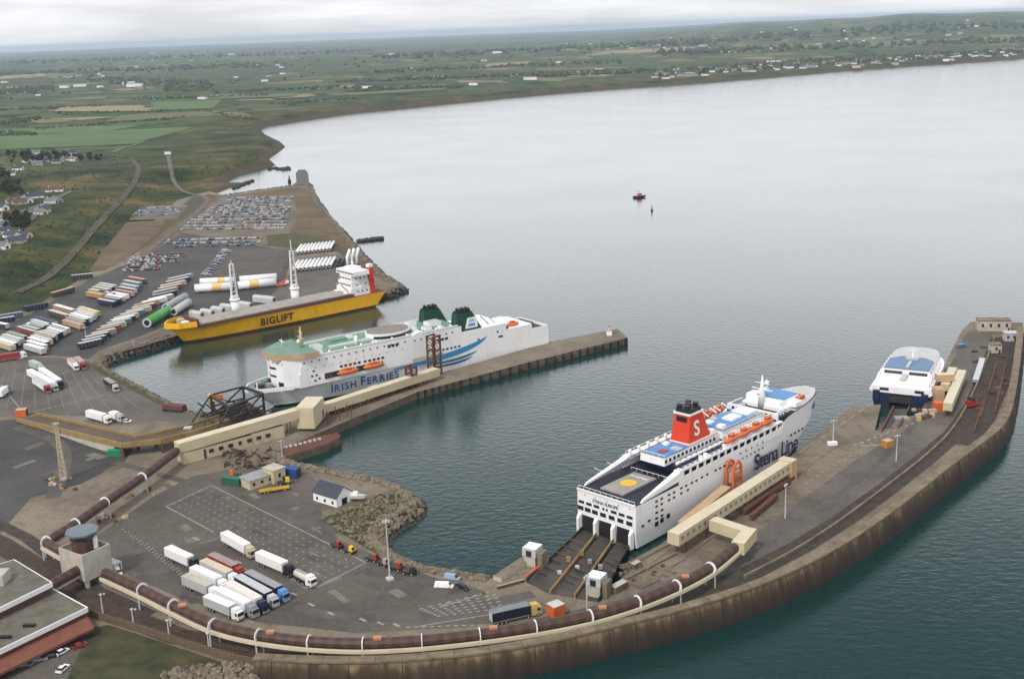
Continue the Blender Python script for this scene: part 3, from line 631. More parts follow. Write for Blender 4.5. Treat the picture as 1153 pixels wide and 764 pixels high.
# stern: door openings, pillars and ramps
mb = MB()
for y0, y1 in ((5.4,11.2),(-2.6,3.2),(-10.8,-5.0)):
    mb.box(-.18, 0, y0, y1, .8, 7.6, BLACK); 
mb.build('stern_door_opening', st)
for y in (12.2,4.3,-3.8,-11.9):
    m_ = MB(); m_.prism([(-.3,y-.8),(-1.8,y-.5),(-1.8,y+.5),(-.3,y+.8)], 1.0, 8.2, SHIPW, zt=[8.2,6.4,6.4,8.2]); m_.build('stern_pillar', st)
wm = win_mesh(2.6, 1.5); wm2 = win_mesh(2.5, 1.0); 
for y in (12,8.6,5.2,1.4,-2.6,-6.6,-10.6): put('window', wm, st, (-.06,y,9.3), R(90))
for y in (11.6,8.0,4.4,-3.6,-7.2,-10.8): put('window', wm2, st, (-.06,y,12.0), R(90))
wm3 = win_mesh(.8, .9)
for y in (1.2,-.4): put('window', wm3, st, (-.06,y,12.0), R(90))
for y in (9.8,4.9,-.6,-5.8,-11.0): put('floodlight', win_mesh(.5,.4,TAN), st, (-.1,y,15.6), R(90))
put_text(text_mesh('STENA EUROPE', 1.7, NAVY, .01), 'ship_name', st, (-.12,6.6,13.8), (0,-1,0), (0,0,1)).matrix_world = Matrix.Identity(4)
_tn = bpy.data.objects['ship_name']; _tn.matrix_world = Matrix(((0,0,-1,-.14),(-1,0,0,6.2),(0,1,0,13.9),(0,0,0,1)))
mb = MB(); mb.box(-.35,.1,-13.5,13.5,17.0,17.6, SHIPW); mb.build('stern_bulwark', st)
# starboard windows and big lettering
sq = win_mesh(1.9, 1.7); sm = win_mesh(1.5, .8); dot = win_mesh(.7, .6)
for x in (12,15.2,19.0): put('window', sq, st, (x,-13.45,4.6+.1*x))
put('window', sm, st, (7.6,-13.45,9.0)); put('window', sm, st, (4,-13.48,8.2), 0)
for r_, z in enumerate((15.0,13.0,10.6,8.4)):
    for x in (12,15,19.5,22.5) if r_ < 2 else (12,15.2) : put('window', sm, st, (x,-13.45,z))
for x in (27,30,33.5,36.5): put('window', sm, st, (x,-13.45,15.2)); 
for x in (27,31): put('window', sm, st, (x,-13.45,13.2))
for x in (40,43.5,49,52,55): put('window', sm, st, (x,-13.45,15.4))
for i in range(9): put('porthole', dot, st, (59+i*2.9,-13.5,14.6+.03*i))
for i in range(5): put('porthole', dot, st, (66+i*4.0,-13.5,17.3))
for i in range(4): put('window', sm, st, (104.5+i*3.3,-13.05+i*.16,13.6), R(2))

big = text_mesh('Stena Line', 9.0, NAVY, .17, .9); tx = put_text(big, 'lettering', st, (0,0,0), (1,0,0), (0,0,1))
tx.matrix_world = Matrix(((1,0,0,76.0),(0,0,-1,-13.62),(0,1,0,7.3),(0,0,0,1)))
# decks and houses
mb = MB(); mb.box(4.6,24.5,-4.2,6.4,17.3,17.9, GREY, .05, HATCH); mb.build('raised_deck', st)
mb = MB(); mb.tube([(14.5,1.2,17.9),(14.5,1.2,17.98)], 3.1, YELLOW, 20); mb.build('yellow_circle', st)
mb = MB(); mb.box(20.4,21.8,-2.8,5.4,17.9,17.98, LGREY); mb.build('deck_marking', st)
mb = MB()
for sgn in (-1, 1):
    v = [(3.5,sgn*13.4,17.3),(3.5,sgn*12.6,17.3),(28,sgn*13.4,18.6),(28,sgn*12.6,18.6),(5,sgn*13.3,18.3),(5,sgn*12.6,18.3),(28,sgn*13.4,22.0),(28,sgn*10.6,22.0)]
    mb.add(v, [(0,2,6,4),(1,5,7,3),(4,6,7,5),(2,3,7,6),(0,4,5,1)], SHIPW)
mb.build('quarter_bulwark', st)
for sgn in (-1, 1):
    mb = MB(); y1 = sgn*13.42; y0 = sgn*12.9
    mb.box(26,97,min(y0,y1),max(y0,y1),17.0,19.6, SHIPW)
    mb.box(26,97,min(sgn*10.8,y1),max(sgn*10.8,y1),21.6,22.3, SHIPW)
    for x in np.arange(28, 97, 4.6): mb.box(x,x+1.0,min(y0,y1-sgn*.02),max(y0,y1-sgn*.02),19.6,21.6, SHIPW)
    mb.build('promenade_side', st)
mb = MB(); mb.box(33,112,-9.6,9.6,17.6,21.6, NAVY, 0, DKDECK); mb.build('promenade_house', st)
mb = MB(); mb.box(28,64,-5.2,6.2,21.6,24.6, SHIPW, .2, HATCH); mb.build('deckhouse', st)
mb = MB(); mb.box(29,44,-4.4,5.2,24.62,25.0, LBLUE); mb.box(31.5,35,-2,1,25.0,25.3, RED); mb.box(37,40,-5,-1,25.0,25.5, LGREY); mb.build('blue_roof', st)
mb = MB(); mb.box(64.1,94,-6.6,6.6,22.3,25.2, SHIPW, .2, HATCH); mb.box(66,90,-5.6,5.6,25.22,25.6, LBLUE); mb.box(76,83,-3,2,25.6,26.4, WHITE); mb.box(68,71,2,5,25.6,26.2, WHITE); mb.build('forward_house', st)
wd2 = win_mesh(1.2, 1.2)
for x in np.arange(29, 62, 2.6): put('window', wd2, st, (float(x),-5.1,22.7))
mb = MB(); mb.box(94.1,106,-11.6,11.6,22.3,23.0, DKDECK); mb.build('dark_deck', st)
mb = MB(); mb.box(95,96,-12,12,22.6,25.4, SHIPW); mb.build('screen', st)
for y in np.arange(-9, 10, 2.0): put('window', wd2, st, (94.9,float(y),23.5), R(90))
mb = MB(); mb.box(104,122,-9.6,10.6,22,24.6, SHIPW, .1); mb.box(105,120,-7.6,9.6,24.6,26.8, SHIPW, .3); mb.box(110,116,-11.6,12.6,24.2,26.0, SHIPW, .2); mb.build('bridge', st)
mb = MB(); mb.box(108.5,119.5,-6.8,6.0,26.82,27.2, LBLUE); mb.build('bridge_roof', st)
mb = MB(); mb.box(119.75,120.05,-7.0,8.8,25.2,26.2, GLASS); mb.build('bridge_window', st)
mb = MB(); q_ = [(143.0*s_, 12.9*max(0,1-s_**6.6)**.62) for s_ in (.77,.82,.86,.9,.93,.955,.975,.99)]; mb.prism(q_+[(x,-y) for x, y in q_[::-1]], 22.3, 23.3, SHIPW, top=LGREY); mb.build('foredeck', st); mb = MB(); mb.box(124,127,-6,-2,23.3,24.4, DKDECK); mb.build('winch', st); mb = MB(); mb.box(124,127,2,6,23.3,24.4, DKDECK); mb.build('winch', st); mb = MB(); mb.box(121.6,122.6,-8.6,8.6,23.3,23.9, CREAM); mb.build('breakwater_rail', st); mb = MB(); mb.box(117.5,121.5,-9.2,-7.2,24.6,26.4, ORANGE); mb.build('rescue_craft', st)
mb = MB(); mb.tube([(105,1.5,23.6),(105,1.5,31.0),(105,1.5,37)], [1.9,1.0,.25], WHITE, 8); mb.bar((105,-3.4,31),(105,6.4,31), .5, WHITE); mb.bar((105,-2,33.6),(105,5,33.6), .35, WHITE); mb.sphere((105,1.5,32.4), 1.0, WHITE); mb.build('mast', st, True); mb = MB(); mb.tube([(116,6,26.8),(116,6,30)], .25, WHITE); mb.sphere((116,6,30.4), 1.1, WHITE); mb.build('radar_dome', st, True)
for i, (x0,x1,y0,y1,h) in enumerate(((66,69,-5,-2,1.6),(72,74,2.5,5,1.4),(86,92,-4,4,1.2),(47,49,5.6,6.1,1.2),(60.5,63,-4,-1,1.8),(60.5,62.5,2,4.6,2.4),(39,41.5,2,4.4,1.2))): mb = MB(); mb.box(x0,x1,y0,y1,24.6 if x0 < 64 else 25.2,(24.6 if x0 < 64 else 25.2)+h, (WHITE,LGREY,WHITE,GREY)[i % 4], .1); mb.build('ventilator', st)
for i in range(6): mb = MB(); mb.tube([(28+i*5.6,11.0,22.3),(28+i*5.6,11.0,23.9)], .55, WHITE, 8); mb.sphere((28+i*5.6,11.0,24.1), .75, WHITE); mb.build('ventilator', st)
for sgn in (-1,1):
    mb = MB(); mb.box(30,60,min(sgn*6.6,sgn*9.4),max(sgn*6.6,sgn*9.4),21.62,21.75, DKDECK); mb.build('side_deck', st)
    for i in range(8): mb = MB(); x = 98+i*.9; mb.box(96.2+i*.95,96.9+i*.95,min(sgn*8,sgn*10.6),max(sgn*8,sgn*10.6),23.0,23.8, (WHITE,BLUE)[i % 2]); mb.build('deck_seat', st)
mb = MB(); mb.bar((95.5,-11.4,25.4),(104,-9.6,25.8), .35, WHITE); mb.build('stay', st); mb = MB(); mb.bar((95.5,11.4,25.4),(104,10.4,25.8), .35, WHITE); mb.build('stay', st)
# bow logo
mb = MB(); mb.tube([(132.45,-6.9,18.6),(132.62,-7.4,18.6)], 1.5, BLUE, 12); mb.build('bow_emblem', st)
# funnel
mb = MB(); fx0, fx1 = 45.5, 59.5
v = [(fx0,-3.8,24.6),(fx1,-3.8,24.6),(fx1,5.0,24.6),(fx0,5.0,24.6),(fx0+1.6,-2.9,35.6),(fx1-4.2,-2.9,35.6),(fx1-4.2,4.1,35.6),(fx0+1.6,4.1,35.6)]
mb.add(v, [(0,1,5,4),(1,2,6,5),(2,3,7,6),(3,0,4,7),(4,5,6,7)], REDOR)
fun = mb.build('funnel', st)
mb = MB(); mb.box(fx0-.3,fx1+.3,-4.1,5.3,24.3,25.0, WHITE); mb.box(fx0+1.2,fx1-3.8,-3.3,4.5,35.6,36.3, WHITE); mb.build('white_band', fun)
mb = MB(); mb.box(fx0+1.8,fx1-4.6,-2.8,4.0,36.3,37.9, BLACK, .3); 
for x, y in ((48,-1),(48,2.6),(51,.6),(53.5,-1),(53.5,2.4)): mb.tube([(x,y,37.7),(x,y,39.3)], 1.1, BLACK, 8)
mb.build('funnel_top', fun)
mb = MB(); mb.box(fx0+1.15,fx0+1.5,-1.8,3.0,32.8,34.8, BLACK); mb.build('exhaust_grille', fun)
sl_ = text_mesh('S', 8.2, WHITE, .13); so_ = bpy.data.objects.new('funnel_letter', sl_); col.objects.link(so_); so_.parent = fun
so_.matrix_world = Matrix.Identity(4)
tilt = math.atan2(.9, 11.0); so_.matrix_parent_inverse = Matrix.Identity(4)
so_.location = (49.2,-3.62,27.2); so_.rotation_euler = (R(90)-tilt, 0, 0)
for sgn in (-1, 1):
    for i in range(4): lifeboat(st, 62+i*8.6, sgn*11.8, 24.2, 8.6, 3.2)
mb = MB()
for x in np.arange(30, 62, 3.4): mb.tube([(x,-9.2,23.2),(x+2.0,-9.2,23.2)], .65, WHITE, 8); 
mb.build('liferaft_canister', st)
mb = MB()
for x in np.arange(14, 62, 7.5): mb.bar((x,13.2,19.5),(x-1,16.2,20.6), .3, LGREY)
mb.build('boat_boom', st)
for a_, b_ in (((28,-13.2,22.3),(62,-13.2,22.3)),((28,13.2,22.3),(62,13.2,22.3)),((0,-13,17.6),(0,13,17.6)),((28.2,-5,24.6),(28.2,6,24.6)),((64.4,-6.4,25.2),(94,-6.4,25.2)),((26,-9,17.6),(26,9,17.6))): mb = MB(); rail_fence(mb, [a_, b_], 1.1, WHITE); mb.build('railing', st)
mb = MB()
for x in np.arange(29, 62, 3.1): mb.box(x,x+1.3,-12.4,-10.9,22.3,23.3, NAVY if rnd.random() < .6 else WHITE)
mb.build('deck_locker', st); mb = MB()
for x in np.arange(66, 94, 2.9): mb.box(x,x+1.1,-9.2,-7.4,22.3,23.6, WHITE if rnd.random() < .7 else BLUE)
mb.build('deck_locker', st); mb = MB(); mb.box(96.5,101,-3,3,23.0,24.0, DKDECK); mb.build('hatch', st)

# ---- white ferry with green funnels, bow to the left
FH2 = R(215.8); _s = P(618,386,4); _d = Vector((math.cos(FH2), math.sin(FH2),0)); _n = Vector((-_d.y,_d.x,0))
FS2 = _s-_n*13.6; FS2.z = 0
ir = thing('ferry', 'white ferry with two green funnels and a blue hull swoosh, moored along the long pier', 'ferry', FS2, FH2)
hull_mb([(-4,4,160,12.5,2.6),(.8,1,168,13.4,3.6),(1.6,1,168.5,13.5,3.6),(6,0,174,13.6,3.7),(10.5,0,180,13.6,3.7)], [DGREEN,WHITE,SHIPW,SHIPW], deck=GREEN).build('hull', ir)
mb = MB(); mb.prism([(0,-13.55),(0,13.55),(24,13.55),(24,-13.55)], 10.4, 13.4, SHIPW, top=DARKG); mb.build('aft_deck', ir)
mb = MB()
for a in ((0,.4,-13.57,13.57),(0,24,13.1,13.57),(0,24,-13.57,-13.1)): mb.box(*a, 13.4, 14.8, SHIPW)
mb.box(6,12,6,13.0,13.4,14.0, RUSTR); mb.box(3,9,-9,3,13.4,15.2, DARKG); mb.box(11,14,-12,12.4,13.4,17.4, SHIPW); mb.build('stern_bulwark', ir)
mb = MB(); mb.box(14,158,-13.58,13.58,10.45,17.6, SHIPW); mb.build('lower_superstructure', ir)
mb = MB(); mb.box(30,157,-13.58,13.58,17.6,21.4, SHIPW); mb.box(60,156,-13.56,13.56,21.4,25.0, SHIPW, 0, GREEN); mb.build('upper_superstructure', ir)
mb = MB(); mb.prism([(155.9,-13.5),(155.9,13.5),(164.5,9.5),(167,0),(164.5,-9.5)], 10.5, 25.5, SHIPW); mb.build('front_bulkhead', ir)
mb = MB(); mb.prism([(147,-15.8),(147,15.8),(155,15.8),(163,10.6),(168,7),(168,-7),(163,-10.6),(155,-15.8)], 25.5, 28.2, TAN, top=GREEN); mb.build('bridge', ir)
mb = MB(); mb.prism([(156,-12.4),(164.6,-8.7),(167.1,0),(164.6,8.7),(156,12.4)], 19.6, 20.8, GLASS); mb.prism([(156,-12.4),(164.6,-8.7),(167.1,0),(164.6,8.7),(156,12.4)], 15.6, 16.7, GLASS); mb.build('front_window', ir)
mb = MB(); mb.box(62,147,-12.6,12.6,25.02,25.12, GREEN); mb.box(112,136,3.4,8.0,25.1,26.4, PALEGR); mb.box(86,100,-9,-2,25.1,26.0, LGREY); mb.box(120,130,-10,-5,25.1,26.2, GREEN); mb.build('top_deck', ir)
mb = MB(); mb.box(165.4,167.4,-4.6,-1.2,11,13.6, BLACK); mb.box(164.6,165.6,5.2,9.2,11,13.6, BLACK); mb.build('mooring_recess', ir)
for (x0,x1,y0,y1,h) in ((66,74,-3,3,2.2),(76,80,4,9,1.6),(77,82,-10,-5,1.8),(84,85.6,3,7,2.6),(138,143,-4,2,1.8),(116,119,-9,-6,1.4),(70,72,8,11.6,1.5),(112,114,9.6,12,1.2),(142,145,6,10,1.5)): mb = MB(); mb.box(x0,x1,y0,y1,25.1,25.1+h, SHIPW, .1, LGREY); mb.build('deck_house', ir)
for k in range(9): mb = MB(); x = 66+k*9.2; mb.tube([(x,12.0,25.1),(x,12.0,26.5)], .6, WHITE, 8); mb.build('liferaft', ir, True)
for y in (12.6,-12.6): mb = MB(); mb.box(62,147,min(y,y*1.03),max(y,y*1.03),25.1,25.7, SHIPW); mb.build('deck_edge', ir)
# oval lounge
mb = MB(); el_ = [(100+12.8*math.cos(a), 3.0+9.2*math.sin(a)) for a in np.linspace(0, 2*math.pi, 25)[:-1]]
mb.prism(el_, 25.0, 28.4, SHIPW); mb.prism([(100+12.2*math.cos(a), 3.0+8.7*math.sin(a)) for a in np.linspace(0, 2*math.pi, 25)[:-1]], 28.4, 28.7, HATCH, top=mat('lounge_roof', (.20,.165,.15), .7, .15)); lo = mb.build('lounge', ir)
mb = MB(); mb.wall([(100+12.95*math.cos(a), 3.0+9.35*math.sin(a)) for a in np.linspace(R(30), R(150), 14)], .2, 26, 27.3, BLACK); mb.build('lounge_window', lo)
mb = MB(); v = [(82,13.6,17.6),(89,13.6,17.6),(94,13.6,24),(86,13.6,27),(82,10,17.6),(89,10,17.6),(94,10,24),(86,10,27)]; mb.add(v, [(0,1,2,3),(7,6,5,4),(3,2,6,7),(0,3,7,4),(1,5,6,2)], SHIPW); mb.build('side_house', ir)
# mast and gear
mb = MB(); mb.tube([(150,2,28.2),(150,2,34),(150,2,39)], [1.2,.7,.2], CREAM, 8); mb.bar((150,-2,33),(150,6,33), .4, CREAM); mb.bar((150,-.6,36),(150,4.4,36), .3, CREAM); mb.sphere((148,-5,29.4), 1.2, WHITE); mb.tube([(122,8,25),(122,8,30)], .9, WHITE, 8); mb.bar((157,-6,28.2),(157,-6,32), .4, WHITE); mb.bar((157,-9,31),(157,-3,31), .3, WHITE); mb.build('mast', ir, True)
# funnels, twin
for y, fx in ((9.6, 0), (-9.4, 9)):
    mb = MB(); hw = 3.4
    v = [(45+fx,y-hw,19.5),(63+fx,y-hw,19.5),(63+fx,y+hw,19.5),(45+fx,y+hw,19.5),(51.5+fx,y-hw*.7,31.6),(61.5+fx,y-hw*.7,31.6),(61.5+fx,y+hw*.7,31.6),(51.5+fx,y+hw*.7,31.6)]
    mb.add(v, [(0,1,5,4),(1,2,6,5),(2,3,7,6),(3,0,4,7),(4,5,6,7)], DGREEN); f_ = mb.build('funnel', ir)
    mb = MB()
    for x in (53.4+fx,56+fx,58.8+fx):
        for q in (-1.4,1.4): mb.tube([(x,y+q,31.4),(x,y+q,33.8)], .95, BLACK, 8)
    mb.box(52.2+fx,60.8+fx,y-2.4,y+2.4,31.6,32.4, BLACK); mb.build('exhaust_pipe', f_)
    mb = MB(); mb.box(42+fx,65+fx,y-4.0,y+3.96,18.9,20.0, SHIPW); mb.build('funnel_base', f_)
    if y > 0:
        mb = MB(); zz = lambda z: y+hw+.06-(z-19.5)/12.1*hw*.3
        mb.add([(48.6,zz(22.6),22.6),(57,zz(22.6),22.6),(55,zz(28.4),28.4),(48.6,zz(28.4),28.4)], [(0,1,2,3)], WHITE)
        mb.add([(50.2,zz(23.6)+.04,23.6),(55.4,zz(23.6)+.04,23.6),(54,zz(25.2)+.04,25.2),(50.2,zz(25)+.04,25)], [(0,1,2,3)], LBLUE)
        mb.add([(50,zz(26)+.04,26),(54.6,zz(26)+.04,26),(53.4,zz(27.6)+.04,27.6),(51,zz(27.4)+.04,27.4)], [(0,1,2,3)], PALEGR); mb.build('funnel_emblem', f_)
mb = MB(); mb.box(28,43,-12,12.8,17.6,18.8, DARKG); mb.bar((36,9,18.8),(44,9,27), .5, GREY); mb.bar((32,9,18.8),(38,9,25), .4, GREY); mb.box(33,40,-9,-2,18.8,21, RUSTR); mb.build('engine_casing', ir)
# port side: windows, boats, lettering, swoosh
wsm = win_mesh(1.1,.9); wdt = win_mesh(.8,.7)
for x in np.arange(96, 155, 4.2): put('window', wdt, ir, (float(x),13.62,22.6))
for x in np.arange(98, 154, 4.6): put('porthole', win_mesh(.6,.55,TAN), ir, (float(x),13.62,19.2))
for x in (101,103.4,105.8): put('window', win_mesh(1.7,1.5), ir, (x,13.62,21.6))
for x in np.arange(62, 74, 2.6): put('window', win_mesh(1.5,.9), ir, (float(x),13.62,13.6))
for x in (70,72.6,75.2,77.8): put('window', win_mesh(1.9,1.3), ir, (x,13.62,19.3))
for x in np.arange(66, 92, 4): put('porthole', wdt, ir, (float(x),13.62,22.2))
for x in np.arange(110, 121, 2.6): put('window', win_mesh(1.6,1.2), ir, (float(x),13.62,16.4))
for x in np.arange(124, 136, 2.6): put('window', win_mesh(1.6,1.2), ir, (float(x),13.62,16.6))
for x, z in ((150,17.5),(148.5,15),(151,15),(149.5,12.4),(147,13)): put('window', wsm, ir, (x,13.62,z))
for x, z in ((49,15),(35,14),(34,14),(33,13.8),(36,17)): put('window', wsm, ir, (x,13.62,z))
for q in (-9,-5.5,-2,2,5.5,9): put('porthole', win_mesh(1.0,.9,TAN), ir, (167.05-abs(q)*.268,q,22.8), R(90))
mb = MB(); mb.box(110,144,12.9,13.64,12.4,15.4, DARKG); mb.build('lifeboat_recess', ir)
lifeboat(ir, 131, 14.4, 13.9, 13, 3.9); lifeboat(ir, 116, 14.4, 14.0, 13, 3.9)
mb = MB()
for x in (140,142.2): mb.box(x,x+1.5,13.6,14.1,12.6,14.4, RUSTR)
mb.build('liferaft_canister', ir)
lifeboat(ir, 22.5, 9.4, 18.6, 9, 3.2)
mb = MB(); mb.box(15,29,6,13.5,13.4,16.6, SHIPW); mb.build('boat_platform', ir)
lx = 141.0
for word in ('IRISH','FERRIES'):
    for i, ch in enumerate(word):
        s_ = 6.7 if i == 0 else 5.3
        me_ = text_mesh(ch, s_, mat('letter_blue', (.02,.055,.19), .5, .1), .12); wch = max(v.co.x for v in me_.vertices)-min(v.co.x for v in me_.vertices)
        o = bpy.data.objects.new('lettering', me_); col.objects.link(o); o.parent = ir; o.location = (lx+min(v.co.x for v in me_.vertices), 13.7, 4.6); o.rotation_euler = (R(90),0,R(180)); lx -= wch+1.0
    lx -= 1.9
BL2 = mat('swoosh_blue', (.03,.22,.47), .4, .05); TL2 = mat('swoosh_teal', (.02,.16,.20), .4, .05); DB2 = mat('swoosh_navy', (.02,.04,.18), .4, .05)
def swoosh(pts_t, pts_b, m, nm):
    mb = MB(); n = 14
    def bez(p, s_): return [(1-s_)**2*p[0][k]+2*s_*(1-s_)*p[1][k]+s_*s_*p[2][k] for k in (0,1)]
    a = [bez(pts_t, i/n) for i in range(n+1)]; b_ = [bez(pts_b, i/n) for i in range(n+1)]
    mb.add([(x,13.66,z) for x, z in a]+[(x,13.66,z) for x, z in b_], [(i,i+1,n+2+i,n+1+i) for i in range(n)], m); mb.build(nm, ir)
swoosh([(43,16.4),(56,11.8),(104,9.4)], [(43,16.4),(51,6.4),(104,8.9)], BL2, 'hull_stripe'); swoosh([(50,9.6),(60,7.2),(84,7.6)], [(50,9.6),(57,4.6),(84,7.1)], TL2, 'hull_stripe'); swoosh([(53,7.0),(62,4.9),(80,5.8)], [(53,7.0),(60,3.0),(80,5.2)], DB2, 'hull_stripe')
mb = MB(); mb.box(72,92,13.6,13.66,10.8,12.8, BEIGE); mb.build('faded_panel', ir)
# foredeck gear
mb = MB(); mb.box(167.2,174,-6,6,10.5,11.4, DARKG); mb.box(168,170,-5.6,-2,11.4,13.4, GREEN); mb.box(168.4,171,1,5,11.4,13.2, GREY); mb.box(172,174,-1.5,1.5,11.4,12.6, DARKG); mb.tube([(175,0,10.5),(175,0,14)], .4, WHITE, 6); mb.build('foredeck_winch', ir)
mb = MB(); mb.prism([(161,-13.2),(161,-12.6),(176,-7.0),(181.5,0),(176,7.0),(161,12.6),(161,13.2),(176.4,7.5),(182.2,0),(176.4,-7.5)], 10.4, 12.4, SHIPW); mb.build('bow_bulwark', ir)
for y in (13.4,-13.4): mb = MB(); rail_fence(mb, [(62,y,25),(146,y,25)], 1.1, WHITE); mb.build('railing', ir)

# ---- yellow heavy lift ship
FH3 = R(220); _s = P(425,344,0); _d = Vector((math.cos(FH3), math.sin(FH3),0)); _n = Vector((-_d.y,_d.x,0)); FS3 = _s-_n*9.5
bl = thing('cargo_ship', 'yellow heavy lift cargo ship with two white crane masts, moored at the storage quay', 'cargo ship', (FS3.x,FS3.y,0), FH3)
GOLDR = mat('boot_red', (.16,.035,.022), .6, .2)
hull_mb([(-3,6,134,10,2.4),(.5,2,138,11,2.4),(1.3,1,138.5,11.2,2.5),(7.5,-4,143,11.6,3.0),(lambda s_: 9.6+(3.2*max(0,(s_-.80)/.2)) ,-7,149,11.8,3.4)], [GOLDR,GOLDR,GOLD,GOLD], n=34, deck=RUSTR).build('hull', bl)
mb = MB(); mb.box(18,130,-9.6,9.6,9.6,11.6, RUSTR, .2, HATCH)
hb = mb.build('hatch_coaming', bl)
for i in range(13):
    mb = MB(); x = 21+i*8.3; mb.box(x,x+8.0,-9.0,9.0,11.62,12.1, HATCH); mb.build('hatch_cover', bl)
for x, top in ((96,42),(52,44)):
    mb = MB(); y = -10.2
    mb.tube([(x,y,9),(x,y,18)], 2.8, WHITE, 12); mb.tube([(x,y,18),(x,y,19)], [3.4,3.4], WHITE, 12)
    c_ = mb.build('crane', bl, True)
    mb = MB()
    for q in (-2.0, 2.0): mb.bar((x+q,y,18),(x+q*.5,y,top), .9, WHITE)
    for z in np.arange(20, top, 3.6):
        f_ = (z-18)/(top-18); hw = 2.0*(1-.5*f_); mb.bar((x-hw,y,z),(x+hw,y,z), .5, WHITE)
    mb.box(x-2.2,x+2.2,y-1.4,y+1.4,18,21, WHITE); mb.tube([(x,y,top),(x,y,top+ (7 if x < 80 else 2))], .3, WHITE, 6); mb.build('crane_jib', c_)
    mb = MB()
    for q in (-.9,.9): mb.bar((x+q*.6,y+.8,top-1),(x+q,y+1.6,19), .12, DARKG)
    mb.build('cable', c_)
mb = MB(); mb.box(3,20,-9.2,9.2,9.6,15, WHITE, .1); mb.box(4,19,-8.4,8.4,15,19, WHITE, .1); mb.box(5,18,-7.4,7.4,19,23.5, WHITE, .1); mb.box(6,18,-11.6,11.6,23.5,26.5, WHITE, .2); mb.box(8,15,-5,5,26.5,28.4, WHITE); mb.build('accommodation', bl)
mb = MB()
for z, y1 in ((16.4,8),(20.4,7),(24.4,10.4)):
    for y in np.arange(-y1, y1, 2.0): mb.box(18.85 if z < 18 else 17.85,19.1 if z < 18 else 18.1,y,y+1.2,z,z+1.0, GLASS)
mb.build('window_band', bl)
for z in (11,15.5,19.5):
    for x in (7.5,11,14.5): put('window', win_mesh(1.2,1.0), bl, (x,9.15 if z < 12 else (8.35 if z < 16 else 7.35),z+1))
mb = MB(); mb.box(1,5,5.6,9.4,9.6,27.5, REDOR, .2); mb.box(1.2,4.8,5.8,9.2,27.5,29.4, WHITE); mb.bar((3.5,7,17),(3.5,12,21), .8, REDOR); mb.build('funnel', bl)
mb = MB(); mb.tube([(12,0,28.4),(12,0,36)], [.8,.2], WHITE, 6); mb.bar((12,-3,31),(12,3,31), .3, WHITE); mb.build('mast', bl)
lifeboat(bl, 0, 4.0, 12.5, 7.5, 3.0)
mb = MB(); mb.box(133,141,-8,8,11.0,12.2, RUSTR); mb.box(135,139,-5,-1,12.2,14.6, CREAM); mb.box(135,139,1,5,12.2,14, WHITE); mb.bar((131.5,0,10.5),(131.5,0,20), .6, CREAM); mb.box(130.2,132.5,-8,8,9.6,14.8, RUSTR); mb.build('foredeck_gear', bl)
mb = MB(); mb.prism([(133,-11.0),(133,-10.5),(143,-7.3),(148.6,0),(143,7.3),(133,10.5),(133,11.0),(143.6,7.7),(149.4,0),(143.6,-7.7)], 11.0, 14.4, GOLD); mb.build('bow_bulwark', bl)
big = text_mesh('BIGLIFT', 6.2, BLACK, .2, 1.16); o = bpy.data.objects.new('lettering', big); col.objects.link(o); o.parent = bl; o.location = (90.5,11.75,3.6); o.rotation_euler = (R(90),0,R(180))

mb = MB(); rail_fence(mb, [(18,11.3,9.8),(128,11.3,9.8)], 1.1, RUSTR, 4); mb.build('railing', bl)

for z, x1, y1 in ((15,20,9.2),(19,19,8.4),(23.5,18,7.4)):
    for sg in (-1,1): mb = MB(); rail_fence(mb, [(3.5,sg*y1,z),(x1,sg*y1,z)], 1.1, WHITE); mb.build('railing', bl)
for (x0,x1,y0,y1,z0,z1) in ((20.2,24,5,9,9.6,13),(20.2,23,-9,-4,9.6,12.4),(-2,2.6,-6,-2,9.8,13),(9,12,8.2,9.4,15,17.2)): mb = MB(); mb.box(x0,x1,y0,y1,z0,z1, WHITE if x0 > 5 else CREAM, .2); mb.build('deck_locker', bl)
mb = MB(); mb.bar((21,7,13),(27,8,19), .5, REDOR); mb.build('provision_crane', bl)

# ---- fast catamaran, stern towards the viewer at the breakwater
ca = P(1013,458,0); FH4 = R(62)
ct = thing('catamaran', 'white fast catamaran ferry with a blue roof, stern in its dock on the breakwater', 'catamaran', (ca.x,ca.y,0), FH4)
for y in (-8.6,8.6):
    hull_mb([(-2,0,54,3.2,2.2),(3,0,58,3.8,2.2),(6.5,0,62,4.2,2.4)], [NAVY,NAVY]).build('hull', ct); h_ = [c for c in kids(ct) if c.name.startswith('hull')][-1]; h_.location = (0,y,0)
def plan(L, w0, nose, k=14):
    a = [(0,-w0)]
    for i in range(k+1):
        s_ = i/k; x = L*(1-.42)+L*.42*math.sin(s_*math.pi/2); a.append((x, -w0*max(.10,(1-s_**2.2))**.6))
    return a+[(x,-y) for x, y in a[::-1]]
mb = MB(); mb.prism(plan(63,13.6,0), 6.4, 9.6, SHIPW); mb.build('main_deck', ct)
mb = MB(); mb.prism([(x+3.5,y*.93) for x, y in plan(56,13,0)], 9.6, 11.6, SHIPW); mb.build('cabin', ct)
mb = MB(); mb.prism([(x+13,y*.86) for x, y in plan(44,13,0)], 11.6, 14.6, SHIPW, top=LGREY); mb.build('upper_cabin', ct)
mb = MB(); mb.prism([(14.5,-10.4),(14.5,10.4),(31,10.4),(36,6),(37,0),(36,-6),(31,-10.4)], 14.6, 15.0, mat('roof_blue', (.10,.18,.31), .5, .12)); mb.box(16,27,-.7,.7,15.0,15.5, LGREY); mb.box(30,34,-3,3,15.0,16.0, LGREY); mb.build('blue_roof', ct)
mb = MB()
for y0, y1 in ((-10,-1.6),(1.6,10)): mb = MB(); mb.box(12.8,13.05,y0,y1,12.5,13.9, GLASS); mb.build('stern_window', ct)
